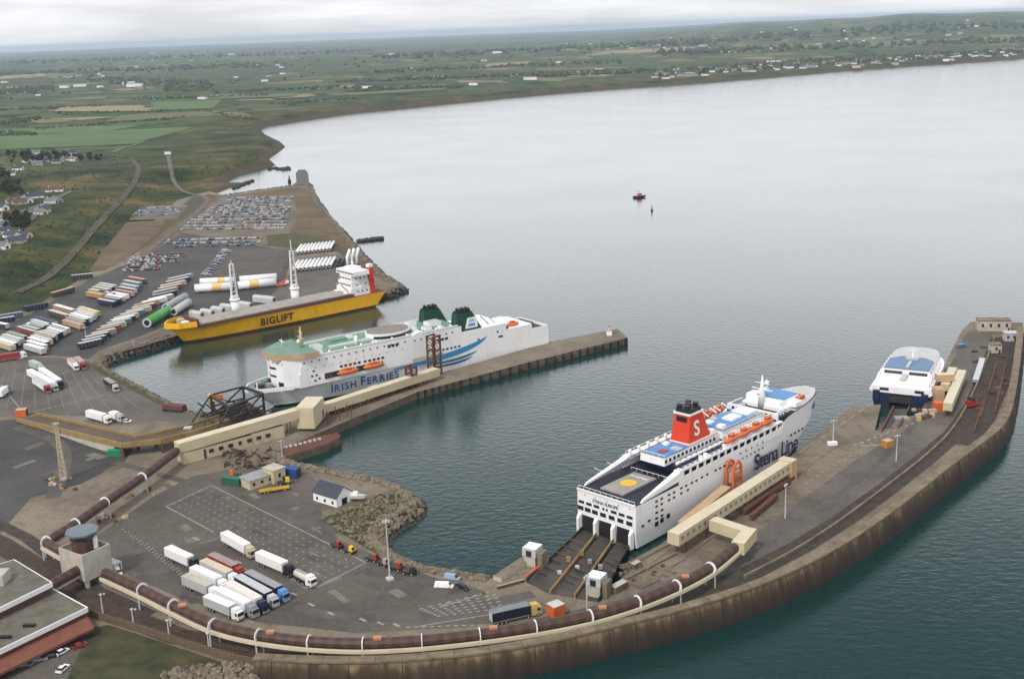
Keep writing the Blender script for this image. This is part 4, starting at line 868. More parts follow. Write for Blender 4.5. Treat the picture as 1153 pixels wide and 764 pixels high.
for y0, y1 in ((-10.6,-6.4),(5.4,9.6)): mb = MB(); mb.box(-.12,.2,y0,y1,7.6,8.9, GLASS); mb.build('stern_window', ct)
mb = MB(); mb.box(4,12.7,-1.2,1.2,11.6,12.8, LGREY); mb.build('exhaust_casing', ct)
for sgn in (-1,1):
    mb = MB(); mb.wall([(17,sgn*11.2),(36,sgn*11.1)], .2, 12.6, 13.7, GLASS); mb.build('side_window', ct)
    mb = MB()
    for x in np.arange(6, 38, 5.2): mb.bar((x,sgn*12.8,9.6),(x+1.2,sgn*11.4,14.4), .5, WHITE)
    mb.build('side_frame', ct)
    mb = MB(); mb.box(-1.5,3,sgn*11-1.5,sgn*11+1.5,2.5,7.6, NAVY); mb.box(0,5,min(sgn*12.6,sgn*14.4),max(sgn*12.6,sgn*14.4),7,8.6, WHITE, .3); mb.build('stern_pod', ct)
mb = MB(); mb.box(-.3,.1,-5.0,5.0,2.0,5.6, DARKG); mb.build('stern_door', ct)
mb = MB(); mb.tube([(33,0,16),(33,0,21)], [.6,.15], WHITE, 6); mb.bar((33,-2.4,19.4),(33,2.4,19.4), .25, WHITE); mb.build('mast', ct)

# ---- small craft
p = P(714,223,0); lb = thing('rescue_boat', 'small orange and dark boat crossing the open bay', 'boat', (p.x,p.y,0), R(20))
hull_mb([(-.6,0,12,2.0,2.2),(.8,-.5,13.5,2.4,2.4),(2.0,-.5,15,2.7,2.6)], [NAVY,NAVY], 12, RUSTR).build('hull', lb)
mb = MB(); mb.box(4,9,-1.6,1.6,2,4.6, ORANGE, .3); mb.box(4.6,8.4,-1.7,1.7,3.4,4.1, GLASS); mb.build('wheelhouse', lb)
mb = MB(); mb.bar((5.5,0,4.6),(5.5,0,8), .25, DARKG); mb.bar((5.5,-1,7),(5.5,1,7), .2, DARKG); mb.build('mast', lb)
p = P(734,237.5,0); by = thing('buoy', 'dark channel buoy floating in the open bay', 'buoy', (p.x,p.y,0))
mb = MB(); mb.tube([(0,0,-.6),(0,0,.8)], 1.3, DARKG, 10); mb.build('float', by); mb = MB(); mb.tube([(0,0,.8),(0,0,4.2)], [.9,.35], DARKG, 6); mb.sphere((0,0,4.6), .6, DARKG); mb.build('marker', by)
p = P(148,398,0); q = P(166,390,0); wb = thing('workboat', 'small pale grey workboat moored under the rocky bank of the inner basin', 'boat', (p.x,p.y,0), math.atan2(q.y-p.y,q.x-p.x))
hull_mb([(-.5,0,12,1.9,2.4),(1.0,0,13.5,2.3,2.6)], [LGREY], 12, LGREY).build('hull', wb)
mb = MB(); mb.box(1,5.5,-1.6,1.6,1,4.2, WHITE, .2); mb.box(2,5.2,-1.65,1.65,2.6,3.4, GLASS); mb.bar((3,0,4),(3,0,7.5), .2, LGREY); mb.build('wheelhouse', wb)
# ------------------------------------------------------------------ galleries, walkways, ramps, buildings, masts
def fin(mb, name, t, smooth_=False):
    """link a shape made in world coordinates as a part of thing t"""
    o = mb.build(name, t, smooth_); o.matrix_parent_inverse = (Matrix.Translation(t.location) @ Matrix.Rotation(t.rotation_euler.z, 4, 'Z')).inverted(); return o
def subpart(o, parent): 
    t = parent; o.parent = parent; return o
def boxrun(mb, a, b_, wd, z0, z1, m, top=None, ext=0):
    a, b_ = Vector((a[0],a[1],0)), Vector((b_[0],b_[1],0)); d = (b_-a).normalized(); a = a-d*ext; b_ = b_+d*ext; n = Vector((-d.y,d.x,0))*wd/2
    mb.prism([(a-n).xy,(b_-n).xy,(b_+n).xy,(a+n).xy], z0, z1, m, top)
def slope_box(mb, a, za, b_, zb, wd, h, m, top=None):
    a, b_ = Vector((a[0],a[1],0)), Vector((b_[0],b_[1],0)); d = (b_-a).normalized(); n = Vector((-d.y,d.x,0))*wd/2
    v = [(*(p+s*n).xy, z+k) for k in (0,h) for p, z, s in ((a,za,-1),(b_,zb,-1),(b_,zb,1),(a,za,1))]
    mb.add(v, [(3,2,1,0),(0,1,5,4),(1,2,6,5),(2,3,7,6),(3,0,4,7)], m); mb.add(v[4:], [(0,1,2,3)], top or m)
CREAMW = mat('cream_gallery', (.46,.39,.25), .6, .12, .15, c2=(.56,.485,.335)); CREAMR = mat('cream_roof', (.58,.51,.37), .6, .1, .2)
# passenger gallery on the long pier
a0, a1, a2, a3 = P(201,521,QZ), P(349,481,QZ), P(356,473,QZ), P(492,427,QZ)
t = thing('passenger_gallery', 'long cream passenger gallery stepping along the pier beside the white ferry', 'gallery', (a0.x,a0.y,QZ))
mb = MB(); slope_box(mb, a0, 9.0, a1, 10.5, 5.0, 4.4, CREAMW, CREAMR); fin(mb, 'gallery_span', t)
mb = MB(); boxrun(mb, a1.lerp(a2,-.5), a2, 8.5, 5.5, 15.6, CREAMW, CREAMR, 1); fin(mb, 'stair_tower', t)
mb = MB(); slope_box(mb, a2, 7.0, a3, 6.4, 4.6, 4.0, CREAMW, CREAMR); fin(mb, 'gallery_span', t)
dd = (a1-a0).normalized(); nn_ = Vector((dd.y,-dd.x,0))
mb = MB(); q0 = a0+dd*1+nn_*.3; q1 = a0+dd*34; boxrun(mb, q0, q1, 6.4, QZ, 8.9, CREAM, ROOFF); boxrun(mb, a0+dd*34.2, a0+dd*50, 6.0, QZ, 9.4, CREAM, ROOFF); fin(mb, 'lower_building', t)
for k in range(7):
    c_ = a0+dd*(14+k*4.6)+nn_*3.42; mb = MB(); mb.quadbox((c_.x,c_.y,QZ+2.9), dd*(1.1 if k != 3 else .7), nn_*.2, Vector((0,0,.8)), GLASS); fin(mb, 'window', t)
mb = MB(); c_ = a0+dd*11+nn_*3.4; mb.quadbox((c_.x,c_.y,QZ+2.2), dd*.5, nn_*.2, Vector((0,0,2.2)), DARKG); fin(mb, 'door', t)
for k in range(6):
    p = a0+dd*(54+k*6.5)
    for s_ in (-1.8,1.8): mb = MB(); mb.bar(p+nn_*s_, p+nn_*s_+Vector((0,0,6.4)), .4, RUSTR); fin(mb, 'support_leg', t)
d2 = (a3-a2).normalized(); n2 = Vector((d2.y,-d2.x,0))
for k in range(9):
    p = a2+d2*(5+k*8.4)
    for s_ in (-1.6,1.6): mb = MB(); mb.bar(p+n2*s_, p+n2*s_+Vector((0,0,2.9)), .4, RUSTR); fin(mb, 'support_leg', t)
# boarding gantries on the pier
def gantry(name, label, base, h, wd, m, n=2):
    t = thing(name, label, 'gantry', (base.x,base.y,QZ), math.atan2(d2.y,d2.x))
    for sx in (-wd/2, wd/2):
        mb = MB()
        for sy in (-2.2,2.2): mb.bar((sx,sy,0),(sx,sy,h), .75, m)
        for k in range(int(h//3.4)+1): mb.bar((sx,-2.2,k*3.4),(sx,2.2,k*3.4), .4, m); mb.bar((sx,-2.2,k*3.4),(sx,2.2,min(h,k*3.4+3.4)), .28, m)
        mb.build('gantry_leg', t)
    mb = MB()
    for z in ((h-.4, h*.62, h*.3) if n > 1 else (h-.4,)):
        for sy in (-2.2,2.2): mb.bar((-wd/2,sy,z),(wd/2,sy,z), .7, m)
    mb.build('cross_beam', t); return t
gantry('boarding_gantry', 'tall rusty red boarding gantry standing against the swoosh of the white ferry', P(490,422,QZ), 22, 5.4, RUSTR)
gantry('boarding_gantry', 'shorter rusty red boarding gantry beside the lettering of the white ferry', P(464,436,QZ), 11.5, 3.4, RUSTR)
t = thing('gangway', 'cream enclosed gangway lying along the pier between the two rusty gantries', 'gangway', P(440,441,QZ)); p, q = P(424,446,QZ), P(462,437,QZ)
mb = MB(); slope_box(mb, p, QZ+1.4, q, QZ+2.2, 3.0, 2.8, CREAMW, CREAMR); fin(mb, 'gangway_body', t); mb = MB(); boxrun(mb, p-d2*3, p+d2*1.5, 4.5, QZ+.4, QZ+5.4, CREAMW, CREAMR); fin(mb, 'end_tower', t)
mb = MB()
for k in range(4): c_ = p.lerp(q, k/3); mb.bar((c_.x,c_.y,QZ),(c_.x,c_.y,QZ+1.6), .5, RUSTR)
fin(mb, 'trestle', t)
mb = MB()
p0, p1 = P(372,466,QZ), P(470,434,QZ)
for k in range(30):
    c_ = p0.lerp(p1, k/29); mb.bar((c_.x,c_.y,QZ),(c_.x,c_.y,QZ+rnd.uniform(.8,2.4)), rnd.uniform(.6,1.6), RUSTR)
tag(mb.build('scrap_pile'), 'row of rusty steel fenders and scrap along the foot of the pier gallery', 'scrap', kind='stuff')

# fenders on the pier face
nf0, nf1 = P(384,477,QZ), P(704,381,QZ); df = (nf1-nf0).normalized(); nf = Vector((df.y,-df.x,0))
gm_ = MB(); gm_.box(-.45,.45,-.35,.35,-4.5,.3, BLACK); gme = gm_.mesh('fender')
edge = [(470,441),(520,428),(590,409),(650,394),(704,381)]
ep = PX(edge, QZ)
for k in range(26):
    f_ = k/25*(len(ep)-1.001); i = int(f_); c_ = ep[i].lerp(ep[i+1], f_-i); dd_ = (ep[i+1]-ep[i]).normalized()
    o = put('fender', gme, None, (c_.x+dd_.y*.5, c_.y-dd_.x*.5, QZ), math.atan2(dd_.y,dd_.x)); tag(o, 'black vertical timber fender on the near face of the long pier', 'fender', 'fenders along the pier face')
c_ = P(686,377,QZ); t = thing('pier_light', 'small white and orange light hut near the outer end of the long pier', 'light', c_); mb = MB(); mb.box(-1.6,1.6,-1.6,1.6,0,2.6, WHITE, .15, ORANGE); mb.build('hut', t); mb = MB(); mb.tube([(0,0,2.6),(0,0,5)], .2, WHITE, 6); mb.sphere((0,0,5.2), .5, RED); mb.build('lamp', t)

# low linkspan with white marks under the pier root
t = thing('linkspan', 'low brown ramp with white dashes reaching into the water beside the pier', 'ramp', P(345,502,3))
mb = MB(); mb.prism([p.xy for p in PX([(312,502),(345,493),(380,487),(384,491),(370,499),(324,513)], 3.6)], -3, 3.6, DARKC, top=RUSTR); fin(mb, 'ramp_deck', t)
mb = MB()
for k in range(8):
    c_ = P(322+k*5.4,504-k*1.35,3.6); mb.box(c_.x-.7,c_.x+.7,c_.y-.5,c_.y+.5,3.6,4.3, LGREY)
fin(mb, 'white_post', t)

# bow ramp at the white ferry with black lifting frames
t = thing('linkspan', 'dark steel vehicle ramp with black lifting frames at the bow of the white ferry', 'ramp', P(262,474,QZ))
mb = MB(); mb.prism([p.xy for p in PX([(224,472),(262,486),(300,468),(276,450)], 5.6)], 4.6, 5.6, DARKG, top=RUSTR); fin(mb, 'ramp_deck', t)
def pole(mb, a, b_, wd, m): mb.bar(a, b_, wd, m)
for (u0, v0), (u1, v1) in (((240,470),(276,458)), ((262,484),(298,466))):
    A, B = P(u0,v0,QZ), P(u1,v1,QZ); up = Vector((0,0,11.5)); mb = MB()
    mb.bar(A, A+up*1.0, 1.0, DARKG); mb.bar(B, B+up*.92, 1.0, DARKG); mb.bar(A+up, B+up*.92, .8, DARKG); mb.bar(A+up*.1, B+up*.92, .6, DARKG); mb.bar(A+up*.92, B+up*.1, .5, DARKG); mb.bar(A+up, A+(A-B)*.7, .6, DARKG); mb.bar(A+up*.5, B+up*.4, .7, DARKG); fin(mb, 'lifting_frame', t)
mb = MB(); A, B = P(262,484,QZ), P(240,470,QZ); mb.bar(A+Vector((0,0,11.2)), B+Vector((0,0,11.2)), 1.2, DARKG); A, B = P(298,466,QZ), P(276,458,QZ); mb.bar(A+Vector((0,0,10.4)), B+Vector((0,0,10.4)), 1.2, DARKG); fin(mb, 'cross_beam', t)
mb = MB()
for k in range(9): A, B = P(226+k*4.6,470+k*1.7,5.7), P(276+k*3.2,451+k*2.1,5.7); mb.bar(A+Vector((0,0,.6)), B+Vector((0,0,.6)), .8, DARKG if k % 3 else BALLAST)
fin(mb, 'girder', t)
for k in range(34):
    mb = MB(); p = P(rnd.uniform(228,300), rnd.uniform(458,484), 6); q = p+Vector((rnd.uniform(-5,5),rnd.uniform(-5,5),rnd.uniform(-.5,5))); mb.bar(p, q, rnd.uniform(.25,.6), DARKG if k % 4 else RUSTR); fin(mb, 'bracing', t)
for u, v in ((262,497),(213,493)):
    c_ = P(u,v,QZ); mb = MB(); mb.box(c_.x-1.8,c_.x+1.8,c_.y-1.6,c_.y+1.6,QZ,QZ+5.4, PALEC, 0, LGREY); fin(mb, 'machine_house', t)
c_ = P(241,462,QZ); t = thing('work_cabin', 'yellow and orange crane cab raised beside the black lifting frames', 'cabin', c_, R(20)); mb = MB(); mb.box(-2.2,1,-1.6,1.6,5.2,8.6, YELLOW, .2); mb.box(-2.25,-1.2,-1.2,1.2,6.6,7.8, GLASS); mb.build('cab', t); mb = MB(); mb.box(1.05,5,-1.6,1.6,5.4,8.2, ORANGE, .2); mb.build('engine_box', t); mb = MB(); mb.tube([(0,0,0),(0,0,5.2)], .8, DARKG, 8); mb.build('pedestal', t)

# elevated ochre road ramp
rp = [(30,470,4.3),(70,479,6.0),(112,489,8.2),(146,497,9.4),(178,493,9.4),(215,484,8.6),(256,471,7.0)]
t = thing('elevated_ramp', 'raised ochre edged vehicle ramp bending from the yard towards the ferry bow', 'ramp', P(146,500,QZ))
pts = [P(u,v,z) for u, v, z in rp]; mb = MB(); L = []; Rr = []
for i, p in enumerate(pts):
    d_ = (pts[min(i+1,6)]-pts[max(i-1,0)]); d_.z = 0; d_.normalize(); n_ = Vector((-d_.y,d_.x,0))*5.2; L.append(p+n_); Rr.append(p-n_)
k = len(pts)
mb.add(L+Rr, [(i,k+i,k+i+1,i+1) for i in range(k-1)], mat('ramp_deck', (.10,.075,.05), .85, .3, .1)); mb.add([p-Vector((0,0,1.2)) for p in L+Rr], [(i+1,k+i+1,k+i,i) for i in range(k-1)], DARKG); fin(mb, 'ramp_deck', t)
for lst in (L, Rr):
    mb = MB()
    for a, b_ in zip(lst, lst[1:]): mb.bar(a+Vector((0,0,.1)), b_+Vector((0,0,.1)), .7, OCHRE, 2.4)
    fin(mb, 'parapet', t)
mb = MB()
for a, b_ in ((Rr[0],Rr[1]),(Rr[1],Rr[2]),(Rr[2],Rr[2].lerp(Rr[3],.75))):
    mb.add([(a.x,a.y,QZ),(b_.x,b_.y,QZ),(b_.x,b_.y,b_.z-1.1),(a.x,a.y,a.z-1.1)], [(0,1,2,3)], PALEC)
e = Rr[2].lerp(Rr[3],.75); f_ = L[2].lerp(L[3],.75); mb.add([(e.x,e.y,QZ),(f_.x,f_.y,QZ),(f_.x,f_.y,f_.z-1.1),(e.x,e.y,e.z-1.1)], [(0,1,2,3)], PALEC); fin(mb, 'retaining_wall', t)
for i in (3,4,5,6):
    mb = MB()
    for q in (L[i], Rr[i]): mb.bar((q.x,q.y,QZ),(q.x,q.y,q.z-.8), 1.1, RUSTR)
    fin(mb, 'column', t)

# brown tube walkway on white hoops
def tube_walk(name, label, path, first=0):
    pts = [P(u, v, 10.6) for u, v in path]; t = thing(name, label, 'walkway', (pts[0].x,pts[0].y,QZ))
    sm = smooth([p.xy for p in pts], 2); c3 = [Vector((p.x,p.y,10.6)) for p in sm]
    mb = MB(); q = [c3[0]]
    for a, b_ in zip(c3, c3[1:]):
        n_ = max(1, round((b_-a).length/2.2)); q += [a.lerp(b_, (i+1)/n_) for i in range(n_)]
    mb.tube(q, 1.6, BROWN, 10); i2_ = mb.mi(BROWN2); mb.m = [i2_ if ((f[0]//10) % 2 and len(f) == 4) else m_ for f, m_ in zip(mb.f, mb.m)]
    fin(mb, 'tube_roof', t, False)
    mb = MB(); o2 = [Vector((p.x,p.y,9.0)) for p in offset([c.xy for c in c3], 2.0)]
    for a, b_ in zip(o2, o2[1:]): mb.bar(a, b_, .7, CREAMR, 1.1)
    o3 = [Vector((p.x,p.y,8.75)) for p in sm]
    for a, b_ in zip(o3, o3[1:]): mb.bar(a, b_, 3.0, PALEC, .4)
    fin(mb, 'floor_girder', t)
    return t, pts, c3
def hoop(t, p, d_):
    n_ = Vector((-d_.y,d_.x,0)); mb = MB(); R0 = 1.72
    ring = [p+n_*math.cos(a)*R0+Vector((0,0,math.sin(a)*R0)) for a in np.linspace(R(-40), R(220), 12)]
    for a, b_ in zip(ring, ring[1:]): mb.bar(a, b_, .9, WHITE, .25, up=d_)
    for s_ in (-1,1): mb.bar(p+n_*s_*1.62-Vector((0,0,.6)), Vector((p.x,p.y,QZ))+n_*s_*1.75, .4, LGREY)
    mb.bar(p+n_*1.9-Vector((0,0,1.9)), p-n_*1.9-Vector((0,0,1.9)), .5, LGREY)
    fin(mb, 'hoop_support', t)
main = [(118,644),(160,663),(195,681),(240,703),(291,715),(348,722),(409,724.5),(475,721),(540,714),(603,705),(665,693),(718,677),(762,659),(800,639),(830,613)]
t, pts, c3 = tube_walk('covered_walkway', 'long curving brown tube walkway on white hoops along the seaward side of the truck apron', main)
for i in range(1, len(pts)-1): hoop(t, pts[i], (pts[i+1]-pts[i-1]).normalized())
mb = MB()
for i in (2,4,6,8,10,12):
    p = pts[i].lerp(pts[i+1],.25); mb.box(p.x-1.2,p.x+1.2,p.y-.8,p.y+.8,12.0,12.7, M_OR)
fin(mb, 'roof_hatch', t)
t, pts, c3 = tube_walk('covered_walkway', 'straight brown tube walkway from the cream pier gallery down to the control tower corner', [(199,507),(160,537),(118,565),(85,589),(53,609)])
for i in range(1, len(pts)): hoop(t, pts[i], (pts[min(i+1,4)]-pts[i-1]).normalized())
t, pts, c3 = tube_walk('covered_walkway', 'short brown tube walkway between the white corner hoop and the control tower', [(52,610),(70,620),(88,631)])
hoop(t, pts[0], (pts[1]-pts[0]).normalized())
t, pts, c3 = tube_walk('covered_walkway', 'short brown tube walkway leading from the control tower to the terminal roof', [(90,640),(72,650),(52,661)])

# cream L shaped gallery by the ferry with the red funnel
t = thing('passenger_gallery', 'cream elevated L shaped passenger gallery beside the ferry with the red funnel', 'gallery', P(800,605,QZ))
A, B = P(758,606,10.5), P(885,524,10.5); mb = MB(); boxrun(mb, A, B, 4.6, 8.2, 12.6, CREAMW, CREAMR); fin(mb, 'gallery_span', t)
dg = (B-A).normalized(); ng = Vector((dg.y,-dg.x,0))
C0 = P(801,588,10.5); C1 = P(843,602,10.5); C2 = P(833,614,10.5)
mb = MB(); boxrun(mb, C0+(C1-C0).normalized()*.6, C1, 4.2, 8.3, 12.4, CREAMW, CREAMR); boxrun(mb, C1, C2, 4.4, 8.25, 12.5, CREAMW, CREAMR, 2); fin(mb, 'gallery_arm', t)
for k in range(6):
    p = A.lerp(B, (k+.4)/6)
    for s_ in (-1.8,1.8): mb = MB(); mb.bar((p+ng*s_).xy.to_3d()+Vector((0,0,QZ)), (p+ng*s_).xy.to_3d()+Vector((0,0,8.2)), .5, RUSTR); fin(mb, 'support_leg', t)
for k in range(22):
    p = A.lerp(B, (k+.6)/22.5)+ng*2.34; mb = MB(); mb.quadbox((p.x,p.y,10.7), dg*.7, ng*.08, Vector((0,0,.6)), mat('gallery_glass', (.20,.18,.13), .3, .2)); fin(mb, 'window', t)
mb = MB(); boxrun(mb, B-dg*1, B+dg*3.5, 6, QZ, 12.9, TAN, CREAMR); fin(mb, 'stair_tower', t)
mb = MB(); A2, B2 = P(768,588,8), P(818,556,8); slope_box(mb, A2, 5.4, B2, 8.6, 3.6, 2.8, TAN, TAN); fin(mb, 'boarding_corridor', t)
t = thing('boarding_gantry', 'orange arched boarding gantry against the side of the ferry with the red funnel', 'gantry', P(826,556,QZ), R(45))
mb = MB()
for y in (-1.6,1.6):
    for x in (-2.4,2.4): mb.bar((x,y,0),(x,y,11), .8, ORANGE)
    arch = [(2.4*math.cos(a), y, 11+2.6*math.sin(a)) for a in np.linspace(0, math.pi, 8)]
    for a, b_ in zip(arch, arch[1:]): mb.bar(a, b_, .8, ORANGE)
mb.build('arch_frame', t)
mb = MB()
for z in (4,7.5,11): mb.bar((-2.4,-1.6,z),(2.4,-1.6,z), .5, ORANGE); mb.bar((-2.4,1.6,z),(2.4,1.6,z), .5, ORANGE)
mb.box(-1.7,1.7,-1.2,1.2,5,9, TAN); mb.build('lift_car', t)
for i, (a, b_, lab) in enumerate((((838,580),(893,541),'long rusty red steel beam lying on the quay beside the cream gallery'),((846,586),(874,562),'shorter rusty red steel beam lying on the quay in front of the longer one'))):
    p, q = P(*a,QZ), P(*b_,QZ); t = thing('steel_beam', lab, 'beam', p.lerp(q,.5)); mb = MB(); boxrun(mb, p, q, 1.6, QZ+.9, QZ+2.5, RUSTR); fin(mb, 'girder', t); mb = MB()
    for k in range(5): c_ = p.lerp(q, (k+.3)/4.6); mb.bar((c_.x,c_.y,QZ),(c_.x,c_.y,QZ+.9), .9, DARKG)
    fin(mb, 'foot', t)

# stern ramp of the ferry with the red funnel
t = thing('linkspan', 'dark multi lane vehicle ramp between the truck apron and the open ferry stern', 'ramp', P(650,648,QZ))
RDK = mat('ramp_steel', (.030,.026,.023), .6, c2=(.075,.062,.05), scale=.25)
def stern_pt(y, z): return Vector((FS.x+math.cos(FH)*-.4-math.sin(FH)*y, FS.y+math.sin(FH)*-.4+math.cos(FH)*y, z))
for q0, q1, y0, y1 in (((592,654),(618,668),11.0,5.6),((620,668),(646,672),3.0,-2.4),((648,673),(674,677),-5.2,-10.6)):
    mb = MB(); a = [P(*q0,4.1), P(*q1,4.1), stern_pt(y1,1.7), stern_pt(y0,1.7)]
    mb.add([p for p in a]+[p-Vector((0,0,.9)) for p in a], [(0,1,2,3),(7,6,5,4),(0,4,5,1),(1,5,6,2),(2,6,7,3),(3,7,4,0)], RDK); fin(mb, 'ramp_deck', t)
for q0, y0, m_ in (((593,654),11.1,DARKG),((619,668),4.2,OCHRE),((647,672),-3.7,OCHRE),((674,677),-10.8,DARKG)):
    mb = MB(); mb.bar(P(*q0,4.1)+Vector((0,0,.5)), stern_pt(y0,1.7)+Vector((0,0,.5)), .5, m_, 1.2); fin(mb, 'side_girder', t)
for u, v, k in ((650,640,0),(664,634,1),(640,632,2),(630,646,3),(676,640,4),(655,625,5)):
    p = P(u,v,3.2); mb = MB(); mb.box(p.x-.7,p.x+.7,p.y-.6,p.y+.6,3.3,4.4+.3*(k % 3), (LGREY,GREY,OCHRE)[k % 3]); fin(mb, 'control_box', t)
for (u0,v0),(u1,v1) in (((610,646),(652,606)),((640,655),(672,619)),((668,657),(694,626))):
    for k in range(6):
        f_ = k/5.5; p = P(u0+(u1-u0)*f_-6, v0+(v1-v0)*f_-2.6, 3.6); q = P(u0+(u1-u0)*f_+6, v0+(v1-v0)*f_+2.6, 3.6); mb = MB(); mb.bar(p+Vector((0,0,.15)), q+Vector((0,0,.15)), .5, RUSTR if k % 2 else DARKG, .3); fin(mb, 'deck_rib', t)
def winch_tower(label, u, v, h, rz, top):
    c_ = P(u,v,QZ); t = thing('winch_tower', label, 'tower', c_, rz); mb = MB(); mb.box(-2.2,2.2,-2.4,2.4,-5,h, PALEC); mb.build('tower_base', t)
    mb = MB(); mb.box(-2.6,2.6,-2.7,2.7,h,h+3.0, top, .1, WHITE); mb.build('cabin', t); mb = MB(); mb.box(-1,1,-2.85,-2.55,h+.2,h+2.2, GLASS); mb.build('door', t)
    mb = MB(); mb.box(2.9,4.6,-2,2,-5,h+1.6, CONC); mb.build('buttress', t); return t
winch_tower('grey white winch tower with a flat cabin at the corner of the small jetty', 600,634,3.6,R(-30),LGREY)
winch_tower('grey white winch tower with a cabin on the quay between ferry ramp and tube walkway', 672,668,3.8,R(-30),LGREY)
t = thing('jetty_walkway', 'narrow concrete walkway with orange edge leading to the winch tower', 'walkway', P(575,640,QZ)); mb = MB(); boxrun(mb, P(560,654,QZ), P(596,630,QZ), 3.4, QZ, QZ+1.6, PALEC, CONC); fin(mb, 'deck', t); mb = MB(); A, B = P(592,652,QZ), P(617,632,QZ); mb.bar(A+Vector((0,0,.6)), B+Vector((0,0,.6)), .6, ORANGE, 1.2); fin(mb, 'orange_kerb', t)
c_ = P(700,648,QZ)
mb = MB()
for k in range(22):
    p = P(rnd.uniform(690,760), rnd.uniform(636,664), QZ); 
    if p: mb.box(p.x-.6,p.x+.6,p.y-.5,p.y+.5,QZ,QZ+rnd.uniform(.4,1.2), RUSTR if rnd.random() < .3 else CONC)
for (u0,v0,u1,v1,wd,h) in ((700,640,752,612,2.2,.5),(705,652,760,624,1.4,.8),(716,660,738,650,5,.35),(742,640,768,627,4,.3),(600,676,640,690,1.2,.7),(690,668,704,660,2.5,2.4),(712,640,720,636,2,1.8),(560,663,590,655,.5,1.1)):
    boxrun(mb, P(u0,v0,QZ), P(u1,v1,QZ), wd, QZ, QZ+h, CONC if wd > 1 else RUSTR, PALEC if h > 1 else CONC)
tag(mb.build('debris'), kind='stuff')

# terminal at the near corner
t = thing('terminal_building', 'flat roofed ferry terminal in two steps with white fascias and a red window wall', 'building', P(40,690,QZ))
def roof_block(polypx, ztop, zb, fascia, name):
    poly = [p.xy for p in PX(polypx, ztop)]
    mb = MB(); mb.prism(poly, ztop-1.6, ztop, WHITE if fascia else CREAM, top=WHITE); c_ = sum(poly, Vector((0,0)))/len(poly); ins = [c_+(p-c_)*.972 for p in poly]
    mb.prism(ins, ztop, ztop+.05, ROOFF); r_ = fin(mb, name, t)
    mb = MB(); mb.prism([c_+(p-c_)*.95 for p in poly], zb, ztop-1.6, BROWN); fin(mb, 'wall', t); return r_
roof_block([(16,629),(59,655),(-40,703),(-80,660)], 14, QZ, True, 'roof')
roof_block([(57,660),(99,683),(-40,750),(-80,700)], 10, QZ, True, 'roof')
A, B = P(57,664,10.6), P(-30,705,10.6); mb = MB(); mb.bar(A+Vector((0,0,.4)), B+Vector((0,0,.4)), .5, RED, 2.0); 
for k in range(14): p = A.lerp(B, (k+.5)/14); mb.bar(p-Vector((0,0,.6)), p+Vector((0,0,1.4)), 1.0, BLACK, 1.4)
fin(mb, 'window_wall', t)
c_ = P(-2,655,14); mb = MB(); mb.box(c_.x-4,c_.x+3,c_.y-3,c_.y+3,14,17.5, PALEC); fin(mb, 'plant_room', t)
for u, v in ((33,705),(6,718)): p = P(u,v,10); mb = MB(); mb.box(p.x-1.8,p.x+1.8,p.y-.5,p.y+.5,10.05,10.9, BLACK); fin(mb, 'roof_vent', t)
mb = MB(); mb.prism([p.xy for p in PX([(96,689),(106,706),(-30,772),(-50,752)], 7)], 6.2, 7.0, BRICKR); fin(mb, 'canopy', t)
mb = MB()
for k in range(6): p = P(101-k*22,700+k*11,7); mb.bar((p.x,p.y,QZ),(p.x,p.y,6.2), .5, PALEC)
fin(mb, 'canopy_column', t)

# control tower
c_ = P(100,652,QZ); t = thing('control_tower', 'cream concrete control tower with a dark glazed cabin under a blue grey polygon roof', 'tower', c_, R(-35))
mb = MB(); mb.box(-6.5,6.5,-5.5,5.5,3.0,11.5, PALEC, 0, ROOFF); mb.build('concrete_block', t)
mb = MB()
for a in ((-6.5,6.5,-5.5,-5.0),(-6.5,6.5,5.0,5.5),(-6.5,-6.0,-4.9,4.9),(6.0,6.5,-4.9,4.9)): mb.box(*a,11.5,12.6, PALEC)
mb.build('parapet', t)
for x in (-5,5):
    for y in (-4,4): mb = MB(); mb.tube([(x,y,0),(x,y,3.0)], .9, PALEC, 8); mb.build('column', t)
oc = lambda r: [(r*math.cos(a+.39), r*math.sin(a+.39)) for a in np.linspace(0, 2*math.pi, 9)[:-1]]
mb = MB(); mb.prism(oc(4.0), 11.5, 15.6, BROWN); mb.build('cabin', t); mb = MB(); mb.prism(oc(4.2), 15.6, 17.6, GLASS); mb.build('glazing', t)
mb = MB(); mb.prism(oc(5.6), 17.6, 18.3, mat('blue_grey_roof', (.13,.155,.18), .5, .12)); mb.build('roof', t); mb = MB(); mb.tube([(3.6,2,12),(3.6,2,16)], .9, WHITE, 8); mb.build('duct', t)
t = thing('canopy_shelter', 'small white framed shelter on the apron behind the control tower', 'shelter', P(128,640,QZ), R(-35)); mb = MB(); mb.box(-4,3,-1.6,1.6,2.6,3.0, LGREY); mb.build('roof', t)
mb = MB()
for x in (-3.6,2.6):
    for y in (-1.4,1.4): mb.bar((x,y,0),(x,y,2.6), .25, WHITE)
mb.build('leg', t)

